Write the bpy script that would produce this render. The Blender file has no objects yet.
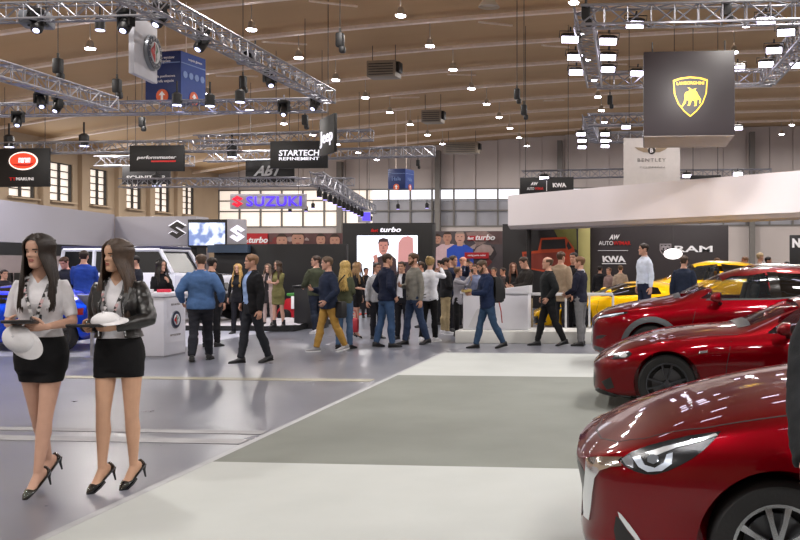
import bpy, bmesh, math, random
from math import sin, cos, pi, radians, sqrt, atan2, tan, exp
from mathutils import Vector, Matrix, noise, Euler
from mathutils.bvhtree import BVHTree
from mathutils.geometry import delaunay_2d_cdt, intersect_point_tri_2d

V = Vector
random.seed(7)
scene = bpy.context.scene
COL = scene.collection

# ------------------------------------------------------------------ camera geometry
F_PX, CX, CY, CAMZ = 900.0, 563.0, 262.0, 1.6
YAW = math.atan(77.0 / 900.0)


def ray(px, py):
    lx, ly, lz = (px - CX) / F_PX, 1.0, (CY - py) / F_PX
    return V((lx * cos(YAW) - ly * sin(YAW), lx * sin(YAW) + ly * cos(YAW), lz))


def at(px, py, Y):
    d = ray(px, py)
    return V((0, 0, CAMZ)) + d * (Y / d.y)


def ground(px, py):
    d = ray(px, py)
    return V((0, 0, CAMZ)) + d * (-CAMZ / d.z)


def atx(px, py, X):
    d = ray(px, py)
    return V((0, 0, CAMZ)) + d * (X / d.x)


# ------------------------------------------------------------------ materials
def lin(c):
    if isinstance(c, str):
        c = c.lstrip('#')
        c = [int(c[i:i + 2], 16) / 255 for i in (0, 2, 4)]
        c = [x / 12.92 if x <= .04045 else ((x + .055) / 1.055) ** 2.4 for x in c]
    return (c[0], c[1], c[2], 1.0)


_mats = {}


def mat(name, col=(.5, .5, .5), rough=.5, metal=0.0, coat=0.0, var=0.06, vscale=6.0, emit=None, estr=0.0,
        spec=None, trans=0.0, bump=0.0, bscale=60.0, alpha=1.0, ior=None, sheen=0.0):
    if name in _mats:
        return _mats[name]
    m = bpy.data.materials.new(name)
    m.use_nodes = True
    nt = m.node_tree
    b = nt.nodes['Principled BSDF']
    c = lin(col)
    b.inputs['Base Color'].default_value = c
    b.inputs['Roughness'].default_value = rough
    b.inputs['Metallic'].default_value = metal
    b.inputs['Coat Weight'].default_value = coat
    b.inputs['Coat Roughness'].default_value = .03
    b.inputs['Transmission Weight'].default_value = trans
    b.inputs['Alpha'].default_value = alpha
    if sheen:
        b.inputs['Sheen Weight'].default_value = sheen
    if ior:
        b.inputs['IOR'].default_value = ior
    if spec is not None:
        b.inputs['Specular IOR Level'].default_value = spec
    if emit is not None:
        b.inputs['Emission Color'].default_value = lin(emit)
        b.inputs['Emission Strength'].default_value = estr
    if var > 0 or bump > 0:
        tc = nt.nodes.new('ShaderNodeTexCoord')
        if var > 0:
            n = nt.nodes.new('ShaderNodeTexNoise')
            n.inputs['Scale'].default_value = vscale
            n.inputs['Detail'].default_value = 4
            nt.links.new(tc.outputs['Object'], n.inputs['Vector'])
            r = nt.nodes.new('ShaderNodeValToRGB')
            r.color_ramp.elements[0].position = .3
            r.color_ramp.elements[1].position = .7
            r.color_ramp.elements[0].color = (*[x * (1 - var) for x in c[:3]], 1)
            r.color_ramp.elements[1].color = (*[min(1, x * (1 + var)) for x in c[:3]], 1)
            nt.links.new(n.outputs['Fac'], r.inputs['Fac'])
            nt.links.new(r.outputs['Color'], b.inputs['Base Color'])
        if bump > 0:
            n2 = nt.nodes.new('ShaderNodeTexNoise')
            n2.inputs['Scale'].default_value = bscale
            n2.inputs['Detail'].default_value = 3
            nt.links.new(tc.outputs['Object'], n2.inputs['Vector'])
            bp = nt.nodes.new('ShaderNodeBump')
            bp.inputs['Strength'].default_value = bump
            bp.inputs['Distance'].default_value = .01
            nt.links.new(n2.outputs['Fac'], bp.inputs['Height'])
            nt.links.new(bp.outputs['Normal'], b.inputs['Normal'])
    _mats[name] = m
    return m


def glow(name, col, s):
    return mat(name, col, .4, var=0, emit=col, estr=s)


def cloth(col, rough=.85, name=None):
    return mat(name or ('cloth_' + str(col)), col, rough, var=.14, vscale=9, spec=.25, bump=.15, bscale=90)


# ------------------------------------------------------------------ geometry accumulator
def catmull(pts, n):
    """n samples per segment through a list of number tuples."""
    out = []
    P = [tuple(p) for p in pts]
    for i in range(len(P) - 1):
        p0, p1, p2, p3 = P[max(i - 1, 0)], P[i], P[i + 1], P[min(i + 2, len(P) - 1)]
        for k in range(n):
            t = k / n
            out.append(tuple(.5 * ((2 * b) + (c - a) * t + (2 * a - 5 * b + 4 * c - d) * t * t + (3 * b - a - 3 * c + d) * t ** 3)
                             for a, b, c, d in zip(p0, p1, p2, p3)))
    out.append(P[-1])
    return out


def interp(tab, x):
    """monotone cubic through [(x, y), ...]."""
    if x <= tab[0][0]:
        return tab[0][1]
    if x >= tab[-1][0]:
        return tab[-1][1]
    n = len(tab)
    for i in range(n - 1):
        if tab[i][0] <= x <= tab[i + 1][0]:
            break

    def sl(j):
        return (tab[j + 1][1] - tab[j][1]) / (tab[j + 1][0] - tab[j][0])

    def tg(j):
        if j == 0:
            return sl(0)
        if j == n - 1:
            return sl(n - 2)
        a, b = sl(j - 1), sl(j)
        if a * b <= 0:
            return 0.0
        return 2 * a * b / (a + b)
    h = tab[i + 1][0] - tab[i][0]
    t = (x - tab[i][0]) / h
    m0, m1 = tg(i) * h, tg(i + 1) * h
    return ((2 * t ** 3 - 3 * t * t + 1) * tab[i][1] + (t ** 3 - 2 * t * t + t) * m0 +
            (-2 * t ** 3 + 3 * t * t) * tab[i + 1][1] + (t ** 3 - t * t) * m1)


class G:
    def __init__(s):
        s.v, s.f = [], []

    def add(s, vs, fs):
        b = len(s.v)
        s.v += [V(v) for v in vs]
        s.f += [tuple(b + i for i in f) for f in fs]
        return s

    def merge(s, g, M=None):
        s.add([M @ v for v in g.v] if M is not None else g.v, g.f)
        return s

    def xf(s, M):
        s.v = [M @ v for v in s.v]
        return s

    def box(s, c, d, rot=None, bev=0.0):
        x, y, z = d[0] / 2, d[1] / 2, d[2] / 2
        M = Matrix.Translation(c) @ (rot.to_4x4() if rot is not None else Matrix.Identity(4))
        if bev > 0:
            bm = bmesh.new()
            bmesh.ops.create_cube(bm, size=1)
            for v in bm.verts:
                v.co = V((v.co.x * d[0], v.co.y * d[1], v.co.z * d[2]))
            bmesh.ops.bevel(bm, geom=bm.edges[:], offset=min(bev, min(d) * .48), segments=2, profile=.5, affect='EDGES')
            bm.verts.index_update()
            s.add([M @ v.co for v in bm.verts], [[v.index for v in f.verts] for f in bm.faces])
            bm.free()
            return s
        vs = [M @ V((i, j, k)) for i in (-x, x) for j in (-y, y) for k in (-z, z)]
        s.add(vs, [(0, 1, 3, 2), (4, 6, 7, 5), (0, 4, 5, 1), (2, 3, 7, 6), (0, 2, 6, 4), (1, 5, 7, 3)])
        return s

    def loft(s, rings, caps=True, closed=False):
        n = len(rings[0])
        vs = [p for r in rings for p in r]
        fs = []
        m = len(rings)
        for i in range(m if closed else m - 1):
            a, b = i * n, ((i + 1) % m) * n
            for j in range(n):
                k = (j + 1) % n
                fs.append((a + j, a + k, b + k, b + j))
        if caps and not closed:
            fs.append(tuple(range(n - 1, -1, -1)))
            fs.append(tuple(range((m - 1) * n, m * n)))
        s.add(vs, fs)
        return s

    def tube(s, pts, r, n=8, ref=None, ry=None, caps=True, closed=False):
        """r: number or list; ry: second radius (along ref)."""
        pts = [V(p) for p in pts]
        m = len(pts)
        R = r if isinstance(r, (list, tuple)) else [r] * m
        RY = R if ry is None else (ry if isinstance(ry, (list, tuple)) else [ry] * m)
        rings = []
        prev = V(ref) if ref is not None else None
        for i, p in enumerate(pts):
            if closed:
                t = pts[(i + 1) % m] - pts[i - 1]
            else:
                t = pts[min(i + 1, m - 1)] - pts[max(i - 1, 0)]
            if t.length < 1e-9:
                t = V((0, 0, 1))
            t.normalize()
            if prev is None:
                prev = V((0, 0, 1)) if abs(t.z) < .9 else V((0, 1, 0))
            b = prev - t * prev.dot(t)
            if b.length < 1e-6:
                b = t.orthogonal()
            b.normalize()
            a = t.cross(b)
            if ref is None:
                prev = b
            rings.append([p + a * (R[i] * cos(2 * pi * k / n)) + b * (RY[i] * sin(2 * pi * k / n)) for k in range(n)])
        s.loft(rings, caps, closed)
        return s

    def cyl(s, a, b, r, n=16, r2=None):
        return s.tube([a, b], [r, r if r2 is None else r2], n)

    def lathe(s, prof, c=(0, 0, 0), axis='Z', n=24, caps=True):
        rings = []
        for r, h in prof:
            ring = []
            for k in range(n):
                a = 2 * pi * k / n
                if axis == 'Z':
                    ring.append(V(c) + V((r * cos(a), r * sin(a), h)))
                elif axis == 'Y':
                    ring.append(V(c) + V((r * cos(a), h, r * sin(a))))
                else:
                    ring.append(V(c) + V((h, r * cos(a), r * sin(a))))
            rings.append(ring)
        return s.loft(rings, caps)

    def ell(s, c, r, n=12, m=8, M=None):
        rings = []
        for i in range(m + 1):
            t = -pi / 2 + pi * i / m
            rr = max(cos(t), .02)
            ring = [V((r[0] * rr * cos(2 * pi * k / n), r[1] * rr * sin(2 * pi * k / n), r[2] * sin(t))) for k in range(n)]
            if M is not None:
                ring = [M @ p for p in ring]
            rings.append([p + V(c) for p in ring])
        return s.loft(rings)

    def prism(s, poly, o, ux, uy, d):
        """2D polygon poly in plane (o, ux, uy), extruded by vector d."""
        o, ux, uy, d = V(o), V(ux), V(uy), V(d)
        n = len(poly)
        a = [o + ux * p[0] + uy * p[1] for p in poly]
        s.add(a + [p + d for p in a], [tuple(range(n - 1, -1, -1)), tuple(range(n, 2 * n))] +
              [(i, (i + 1) % n, n + (i + 1) % n, n + i) for i in range(n)])
        return s

    def grid(s, fn, nu, nv):
        vs = [fn(i / nu, j / nv) for i in range(nu + 1) for j in range(nv + 1)]
        w = nv + 1
        s.add(vs, [(i * w + j, (i + 1) * w + j, (i + 1) * w + j + 1, i * w + j + 1) for i in range(nu) for j in range(nv)])
        return s

    def mesh(s, name, smooth=35):
        me = bpy.data.meshes.new(name)
        me.from_pydata([tuple(v) for v in s.v], [], s.f)
        me.validate()
        bm = bmesh.new()
        bm.from_mesh(me)
        bmesh.ops.recalc_face_normals(bm, faces=bm.faces[:])
        bm.to_mesh(me)
        bm.free()
        if smooth:
            me.polygons.foreach_set('use_smooth', [True] * len(me.polygons))
            me.set_sharp_from_angle(angle=radians(smooth))
        return me

    def build(s, name, m, parent=None, smooth=35, label=None):
        return link(name, s.mesh(name, smooth), m, parent, label)


def link(name, me, m, parent=None, label=None):
    o = bpy.data.objects.new(name, me)
    COL.objects.link(o)
    if m is not None:
        me.materials.clear()
        me.materials.append(m)
    if parent is not None:
        o.parent = parent
    if label:
        o['label'] = label
    return o


def thing(name, label, cat, loc=(0, 0, 0), rz=0.0, group=None, scale=1.0):
    o = bpy.data.objects.new(name, None)
    o.empty_display_size = .1
    COL.objects.link(o)
    o.location = loc
    o.rotation_euler = (0, 0, rz)
    o.scale = (scale, scale, scale)
    return tag(o, label, cat, group)


def tag(o, label, cat, group=None, kind=None):
    o['label'] = label
    o['category'] = cat
    if group:
        o['group'] = group
    if kind:
        o['kind'] = kind
    return o


def struct(o):
    o['kind'] = 'structure'
    return o


def dup(root, loc=None, rz=None, label=None, group=None, parent=None):
    r = root.copy()
    COL.objects.link(r)
    if loc is not None:
        r.location = loc
    if rz is not None:
        r.rotation_euler = (0, 0, rz)
    if label:
        r['label'] = label
    if group:
        r['group'] = group
    if parent is not None:
        r.parent = parent
    for ch in list(root.children):
        dup(ch, parent=r)
    return r


def rotm(x=0, y=0, z=0):
    return Euler((x, y, z)).to_matrix()


# --- evaluate modifiers / text in a scratch scene
TMP = bpy.data.scenes.new('scratch')


def evaluated(data, mods=()):
    o = bpy.data.objects.new('scratch_obj', data)
    TMP.collection.objects.link(o)
    for typ, kw in mods:
        md = o.modifiers.new('m', typ)
        for k, v in kw.items():
            setattr(md, k, v)
    vl = TMP.view_layers[0]
    vl.update()
    dg = vl.depsgraph
    me = bpy.data.meshes.new_from_object(o.evaluated_get(dg), depsgraph=dg)
    bpy.data.objects.remove(o)
    return me


def remesh(g, vox, sm=4, fac=.5):
    me = g.mesh('r', smooth=0)
    out = evaluated(me, [('REMESH', dict(mode='VOXEL', voxel_size=vox)), ('SMOOTH', dict(factor=fac, iterations=sm))])
    bpy.data.meshes.remove(me)
    out.polygons.foreach_set('use_smooth', [True] * len(out.polygons))
    return out


def text_geo(body, size=1.0, shear=0.0, extrude=.01, width=None, height=None, spacing=1.0, bold=0.0):
    """lettering as a G in the XZ plane, centred, facing -Y; stretched to width x height when given."""
    cu = bpy.data.curves.new('t', 'FONT')
    cu.body = body
    cu.size = size
    cu.shear = shear
    cu.extrude = 0
    cu.offset = bold
    cu.resolution_u = 3
    cu.space_character = spacing
    cu.align_x = 'CENTER'
    me = evaluated(cu)
    bpy.data.curves.remove(cu)
    g = G()
    xs = [v.co.x for v in me.vertices]
    ys = [v.co.y for v in me.vertices]
    cx, cy = (min(xs) + max(xs)) / 2, (min(ys) + max(ys)) / 2
    sx = width / (max(xs) - min(xs)) if width else 1
    sy = height / (max(ys) - min(ys)) if height else (sx if width else 1)
    if width is None and height:
        sx = sy
    vs = [V(((v.co.x - cx) * sx, 0, (v.co.y - cy) * sy)) for v in me.vertices]
    n = len(vs)
    fs = [tuple(p.vertices) for p in me.polygons]
    g.add(vs + [v + V((0, -extrude, 0)) for v in vs], fs + [tuple(n + i for i in f) for f in fs])
    # rims
    cnt = {}
    for f in fs:
        for i in range(len(f)):
            e = (f[i], f[(i + 1) % len(f)])
            cnt[tuple(sorted(e))] = cnt.get(tuple(sorted(e)), 0) + 1
    for e, c in cnt.items():
        if c == 1:
            g.f.append((e[0], e[1], n + e[1], n + e[0]))
    bpy.data.meshes.remove(me)
    return g


def tri_poly(poly, h):
    """triangulate a 2D polygon with interior points about h apart -> (verts2d, tris)."""
    P = []
    for i in range(len(poly)):
        a, b = V(poly[i]), V(poly[(i + 1) % len(poly)])
        k = max(1, int((b - a).length / h))
        P += [a.lerp(b, j / k) for j in range(k)]
    nb = len(P)

    def inside(x, y):
        c = False
        for i in range(nb):
            a, b = P[i], P[i - 1]
            if (a.y > y) != (b.y > y) and x < (b.x - a.x) * (y - a.y) / (b.y - a.y) + a.x:
                c = not c
        return c
    xs, ys = [p.x for p in P], [p.y for p in P]
    x = min(xs) + h * .5
    inner = []
    while x < max(xs):
        y = min(ys) + h * .5
        while y < max(ys):
            if inside(x, y) and min((p.x - x) ** 2 + (p.y - y) ** 2 for p in P) > (h * .4) ** 2:
                inner.append(V((x, y)))
            y += h
        x += h
    r = delaunay_2d_cdt(P + inner, [], [list(range(nb))], 1, 1e-7)
    return [tuple(v) for v in r[0]], [tuple(f) for f in r[2]]


def patch(bvh, poly, cast, h, off=.004, back=.02):
    """polygon draped on a surface: cast(u, v) -> (origin, direction). A thin solid shell."""
    vs, fs = tri_poly(poly, h)
    top, bot = [], []
    bad = set()
    for i, (u, v) in enumerate(vs):
        o, d = cast(u, v)
        hit = bvh.ray_cast(o, d)
        if hit[0] is None:
            bad.add(i)
            top.append(V((0, 0, 0)))
            bot.append(V((0, 0, 0)))
            continue
        nrm = hit[1]
        if nrm.dot(d) > 0:
            nrm = -nrm
        top.append(hit[0] + nrm * off)
        bot.append(hit[0] - nrm * back)
    g = G()
    n = len(vs)
    fs = [f for f in fs if not any(i in bad for i in f)]
    used = sorted({i for f in fs for i in f})
    idx = {u: k for k, u in enumerate(used)}
    m = len(used)
    g.v = [top[u] for u in used] + [bot[u] for u in used]
    cnt = {}
    for f in fs:
        ff = tuple(idx[i] for i in f)
        g.f.append(ff)
        g.f.append(tuple(m + i for i in reversed(ff)))
        for i in range(len(ff)):
            e = (ff[i], ff[(i + 1) % len(ff)])
            k = tuple(sorted(e))
            cnt[k] = None if k in cnt else e
    for e in cnt.values():
        if e:
            g.f.append((e[0], m + e[0], m + e[1], e[1]))
    return g
# ------------------------------------------------------------------ people
def from_mesh(me):
    g = G()
    g.v = [v.co.copy() for v in me.vertices]
    g.f = [tuple(p.vertices) for p in me.polygons]
    return g


HEADT = [  # t, half width, front, back
    (0.00, .016, .074, -.050), (0.05, .034, .088, -.020), (.12, .046, .091, .020), (.20, .054, .090, .050), (.28, .060, .089, .072),
    (.40, .067, .088, .086), (.50, .071, .085, .096), (.62, .075, .091, .104), (.75, .074, .087, .103), (.87, .060, .068, .088),
    (.95, .038, .042, .056), (.985, .020, .022, .03), (1.0, .003, .003, .003)]
HW = [(a[0], a[1]) for a in HEADT]
HF = [(a[0], a[2]) for a in HEADT]
HB = [(a[0], a[3]) for a in HEADT]
HH = .232


def head_point(t, a, sex='m', grow=0.0):
    """a: azimuth, 0 = face (-Y), positive to +X."""
    w, f, b = interp(HW, t), interp(HF, t), interp(HB, t)
    if sex == 'f':
        if t < .35:
            w *= .90
    hd, yc = (f + b) / 2, (b - f) / 2
    e = 2 / 2.25
    sx = abs(sin(a)) ** e * (1 if sin(a) >= 0 else -1)
    cy = abs(cos(a)) ** e * (1 if cos(a) >= 0 else -1)
    x, y = w * sx, yc - hd * cy
    deg = math.degrees(a)

    def gs(t0, st, a0, sa):
        return exp(-((t - t0) / st) ** 2 - ((abs(deg) - a0) / sa) ** 2)
    r = 0.0
    if abs(deg) < 90:
        # nose: wedge from bridge to tip
        if .34 < t < .60:
            k = (.60 - t) / .20 if t > .40 else (t - .34) / .06
            wd = 6 + 7 * min(1, (.60 - t) / .2)
            r += (.023 if sex == 'm' else .018) * max(0, min(1, k)) ** 1.1 * exp(-(deg / wd) ** 2)
        r += -.009 * gs(.505, .05, 24, 13)         # eye sockets
        r += (.004 if sex == 'm' else .001) * gs(.585, .03, 22, 18)          # brow
        r += .0055 * gs(.285, .018, 0, 17) + .0055 * gs(.235, .018, 0, 15) - .003 * gs(.26, .008, 0, 17)   # lips
        r += -.004 * gs(.185, .03, 0, 18) + .006 * gs(.09, .05, 0, 16)   # chin
        r += .004 * gs(.40, .08, 42, 18)           # cheek
    r += grow
    n = V((sin(a), -cos(a), 0))
    nz = 0.0
    if t > .75:
        q = min(1, (t - .75) / .25)
        nz = q
        n = n * (1 - q * q * .9)
    p = V((x, y, t * HH)) + n * r + V((0, 0, nz * grow))
    return p


def shoulder_ring(cx, cy, cz, rx, ry, n=20, p=2.4):
    out = []
    for k in range(n):
        a = 2 * pi * k / n
        c, s_ = cos(a), sin(a)
        out.append(V((cx + rx * abs(c) ** (2 / p) * (1 if c >= 0 else -1), cy + ry * abs(s_) ** (2 / p) * (1 if s_ >= 0 else -1), cz)))
    return out


TORSO_M = [(.80, .150, .098, .005), (.88, .168, .112, .01), (.95, .168, .115, .01), (1.03, .155, .108, .0), (1.10, .150, .106, -.004),
           (1.20, .160, .112, -.006), (1.30, .176, .118, -.002), (1.38, .170, .106, .006), (1.425, .150, .085, .012), (1.465, .108, .066, .014), (1.50, .062, .058, .012)]
TORSO_F = [(.80, .150, .098, .01), (.88, .160, .110, .014), (.95, .155, .106, .012), (1.03, .136, .092, .0), (1.09, .122, .086, -.004),
           (1.17, .130, .092, -.006), (1.26, .146, .110, -.016), (1.32, .150, .106, -.010), (1.38, .142, .090, .004), (1.42, .120, .070, .010), (1.46, .082, .055, .012), (1.495, .050, .048, .010)]


class Person:
    def __init__(s, name, label, loc, face=0, H=1.75, sex='m', girth=1.0, fine=False, legs=((0, 0), (0, 0)), stance=.10, lean=0, turn=0,
                 head=(0, 0, 0), hands=('down', 'down'), skin='c9957c', heel=0.0, seat=None, side=0, group=None, toe=8, poles=(None, None), curl=.55, feet=0):
        s.sex, s.fine, s.girth = sex, fine, girth
        s.root = thing(name, label, 'person', loc, radians(face), group, H / 1.75)
        s.vox = .0075 if fine else .0135
        s.skin = mat('skin_' + skin, skin, .5, var=.05, vscale=14, spec=.35)
        s.lean, s.turn, s.side = radians(lean), radians(turn), radians(side)
        s.heel = heel
        s.legs = {}
        T = TORSO_M if sex == 'm' else TORSO_F
        s.T = T
        hipx = .088 if sex == 'm' else .085
        # --- legs
        raw = {}
        for sd, (a, k) in zip((-1, 1), legs):
            a, k = radians(a), radians(k)
            hip = V((sd * hipx, .01, .91))
            ab = math.asin(max(-.5, min(.5, (stance - hipx * .9) / .84))) * sd
            d1 = V((sin(ab), -sin(a) * cos(ab), -cos(a) * cos(ab)))
            d2 = V((sin(ab), -sin(a - k) * cos(ab), -cos(a - k) * cos(ab)))
            kn = hip + d1 * .435
            an = kn + d2 * .395
            raw[sd] = [hip, kn, an, a, k]
        low = min(raw, key=lambda q: raw[q][2].z)
        drop = raw[low][2].z - (.08 + heel)
        s.dz = -drop
        for sd, (hip, kn, an, a, k) in raw.items():
            for q in (hip, kn, an):
                q.z -= drop
            dh = an.z - .08 - heel
            base = math.asin(min(.9, heel / .15)) if heel else 0
            if dh > .005:
                pitch = base + math.asin(min(.95, dh / .17)) if (a - k * .5) < .12 else base - min(.35, dh / .12)
            else:
                pitch = base
            s.legs[sd] = (hip, kn, an, pitch, radians(toe) * sd + radians(feet))
        # --- head + arms in the warped frame
        s.hyaw, s.hpitch, s.hroll = [radians(q) for q in head]
        nb = s.warp(V((0, .012, 1.50)))
        s.neck = nb
        hz = 1.522 if sex == 'm' else 1.518
        hp = s.warp(V((0, -.012, hz)))
        s.HM = Matrix.Translation(hp) @ Euler((s.hpitch * 1.0, s.hroll, s.hyaw + s.turn), 'XYZ').to_matrix().to_4x4()
        sh = .168 if sex == 'm' else .140
        s.arms = {}
        L1, L2 = (.285, .255) if sex == 'm' else (.27, .24)
        for i, sd in enumerate((-1, 1)):
            S = s.warp(V((sd * sh * (1 + .4 * (girth - 1)), .01, 1.388)))
            tgt = hands[i]
            palm = None
            fdir = None
            pose = None
            if isinstance(tgt, str):
                pose = tgt
                tgt = {'down': (.255 + .12 * (girth - 1), .0, .86), 'swingf': (.24, -.23, .91), 'swingb': (.25, .20, .89), 'pocket': (.22, -.05, .955),
                       'hold': (.075, -.30, 1.12), 'holdlow': (.09, -.30, 1.02), 'phone': (.06, -.33, 1.42), 'photo': (.07, -.34, 1.52), 'cross': (-.08, -.17, 1.18), 'back': (.06, .17, .98),
                       'ear': (.10, -.08, 1.52), 'strap': (.13, -.14, 1.27), 'lean': (.12, -.42, 1.02), 'belly': (.04, -.22, 1.08)}[pose]
            elif len(tgt) == 4:
                tgt, fdir = tgt[:3], tgt[3]
            tg = V((sd * tgt[0], tgt[1], tgt[2])) + V((0, 0, 0))
            if pose not in ('down', 'swingf', 'swingb', 'pocket', 'back'):
                tg = Matrix.Rotation(s.turn, 4, 'Z') @ tg
            tg.z += s.dz
            D = tg - S
            dist = min(D.length, (L1 + L2) * .995)
            dn = D.normalized()
            pole = V(poles[i]) if poles[i] else V((sd * .55, .5, -.75))
            if poles[i]:
                pole.x *= sd
            pole = (pole - dn * pole.dot(dn)).normalized()
            ca = (L1 * L1 + dist * dist - L2 * L2) / (2 * L1 * dist)
            ca = max(-1, min(1, ca))
            E = S + dn * (L1 * ca) + pole * (L1 * sqrt(1 - ca * ca))
            W = S + dn * dist
            fd = (W - E).normalized()
            if fdir is not None:
                hd = V((sd * fdir[0], fdir[1], fdir[2])).normalized()
            elif pose in ('phone', 'photo'):
                hd = (fd * .4 + V((-sd * .25, -.1, .9))).normalized()
            elif pose in ('hold', 'holdlow', 'belly'):
                hd = (fd * .5 + V((-sd * .35, -.6, .0))).normalized()
            else:
                hd = fd
            s.arms[sd] = (S, E, W, hd, pose)
        s.curl = curl
        s.build_body()

    def warp(s, p):
        """rest-pose torso point -> posed (without leg drop the caller adds dz here)."""
        k = max(0, min(1, (p.z - .95) / .30))
        k = k * k * (3 - 2 * k)
        q = p.copy()
        piv = V((0, .01, .97))
        R = Euler((s.lean * k, s.side * k, s.turn * k), 'XYZ').to_matrix()
        q = piv + R @ (q - piv)
        q.z += s.dz
        return q

    # --- pieces
    def torso(s, g, add=0.0, z0=.80, z1=1.51, gx=1.0, n=22, neck=True, flare=0.0):
        T = s.T
        rx, ry, yo = [(t[0], t[1]) for t in T], [(t[0], t[2]) for t in T], [(t[0], t[3]) for t in T]
        rings = []
        k = 22
        for i in range(k + 1):
            z = z0 + (z1 - z0) * i / k
            bell = s.girth - 1
            b = 1 + bell * (1.0 if z < 1.3 else max(.3, (1.5 - z) / .2))
            fl = flare * max(0, (1.05 - z) / .25)
            bx = interp(rx, z) * (1 + .7 * (b - 1)) + add * (1 if z < 1.42 else .6) + fl
            by = interp(ry, z) * b + add * (1 if z < 1.42 else .6) + fl * .6
            cy = interp(yo, z) - bell * .05 * exp(-((z - 1.08) / .15) ** 2)
            r = shoulder_ring(0, cy, z, bx, by, n)
            if s.sex == 'f':
                for p in r:
                    if p.y < 0:
                        p.y -= .020 * exp(-((z - 1.265) / .07) ** 2) * exp(-((abs(p.x) - .065) / .075) ** 2)
            rings.append([s.warp(p) for p in r])
        g.loft(rings)

    def armtube(s, g, sd, add=0.0, upto=1.0, wristadd=None, n=12):
        S, E, W, hd, pose = s.arms[sd]
        m = 1.0 if s.sex == 'm' else .82
        m *= (1 + .5 * (s.girth - 1))
        inn = S + V((-sd * .075, 0, -.012))
        pts = [inn, S, S.lerp(E, .25), S.lerp(E, .6), S.lerp(E, .92), E, E.lerp(W, .1), E.lerp(W, .35), E.lerp(W, .7), W]
        rad = [.045 * m, .052 * m, .053 * m, .046 * m, .040 * m, .039 * m, .040 * m, .041 * m, .032 * m, .026 * m]
        wa = add if wristadd is None else wristadd
        rad = [r + add + (wa - add) * max(0, (i - 5) / 4) for i, r in enumerate(rad)]
        tot = len(pts) - 1
        if upto < 1.0:
            Lu, Lf = (E - S).length, (W - E).length
            cut = upto * (Lu + Lf)
            P, R_ = pts[:2], rad[:2]
            for p, r in zip(pts[2:], rad[2:]):
                dcum = (p - S).length if (p - S).length <= Lu and p in pts[2:6] else Lu + (p - E).length
                if dcum >= cut:
                    a, b = P[-1], p
                    P.append(a.lerp(b, .8))
                    R_.append(r)
                    break
                P.append(p)
                R_.append(r)
            pts, rad = P, R_
        g.tube(pts, rad, n)

    def legtube(s, g, sd, add=0.0, upto=1.0, hem=None, n=14):
        hip, kn, an, pitch, toe = s.legs[sd]
        m = (1.0 if s.sex == 'm' else .95) * (1 + .6 * (s.girth - 1))
        back = V((0, .012, 0))
        pts = [hip + V((0, 0, .06)), hip, hip.lerp(kn, .2), hip.lerp(kn, .55), hip.lerp(kn, .88), kn, kn.lerp(an, .12),
               kn.lerp(an, .32) + back, kn.lerp(an, .6) + back * .5, kn.lerp(an, .88), an]
        rad = [.082, .088, .084, .070, .056, .053, .051, .055, .044, .034, .033]
        h = add if hem is None else hem
        rad = [r * m + add + (h - add) * max(0, (i - 4) / 6) for i, r in enumerate(rad)]
        g.tube(pts, rad, n)

    def footM(s, sd):
        hip, kn, an, pitch, toe = s.legs[sd]
        f = V((sin(toe), -cos(toe), 0))
        lat = V((cos(toe), sin(toe), 0))
        f2 = f * cos(pitch) + V((0, 0, -sin(pitch)))
        up = f * sin(pitch) + V((0, 0, cos(pitch)))
        M = Matrix((f2.to_4d(), lat.to_4d(), up.to_4d(), (0, 0, 0, 1))).transposed()
        for i in range(3):
            M[3][i] = 0
        return Matrix.Translation(an) @ M.to_3x3().to_4x4()

    def hand(s, core, g, sd):
        S, E, W, hd, pose = s.arms[sd]
        m = 1.0 if s.sex == 'm' else .88
        # palm normal (towards palm): inward/down
        want = V((-sd * 1.0, .1, -.15)) if pose in ('down', 'swingf', 'swingb', 'pocket') else V((-sd * .75, .25, .35))
        if pose == 'cross':
            want = V((0, 1, 0))
        pn = (want - hd * want.dot(hd)).normalized()
        lat = hd.cross(pn)          # toward thumb side (sign fixed below)
        up = V((0, -.6, .8))
        if lat.dot(up) < 0:
            lat = -lat
        rings = []
        for u, w, t in ((-.03, .027, .022), (0, .029, .021), (.03, .040, .018), (.065, .043, .017), (.09, .041, .013)):
            c = W + hd * (u * m)
            rings.append([c + lat * (w * m * cos(a)) + pn * (t * m * sin(a)) for a in [2 * pi * k / 10 for k in range(10)]])
        core.loft(rings)
        cu = s.curl
        for j, (o, L, r) in enumerate(((.030, .072, .0088), (.010, .080, .009), (-.011, .074, .0086), (-.030, .058, .0078))):
            p = W + hd * (.078 * m) + lat * (o * m)
            pts = [p]
            ang = cu * .4
            for q in range(3):
                seg = L * m * (.45, .32, .25)[q]
                p = p + (hd * cos(ang) + pn * sin(ang)) * seg
                pts.append(p)
                ang += cu * (1.0 if q == 0 else .8)
            g.tube(pts, [r * m * 1.12, r * m * 1.05, r * m * .95, r * m * .75], 8)
        b = W + hd * (.022 * m) + lat * (.028 * m)
        d1 = (hd * .65 + lat * .65 + pn * .35).normalized()
        d2 = (hd * .85 + lat * .2 + pn * .5).normalized()
        g.tube([b, b + d1 * (.04 * m), b + d1 * (.04 * m) + d2 * (.034 * m), b + d1 * (.04 * m) + d2 * (.055 * m)],
               [.014 * m, .012 * m, .010 * m, .007 * m], 8)

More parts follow.
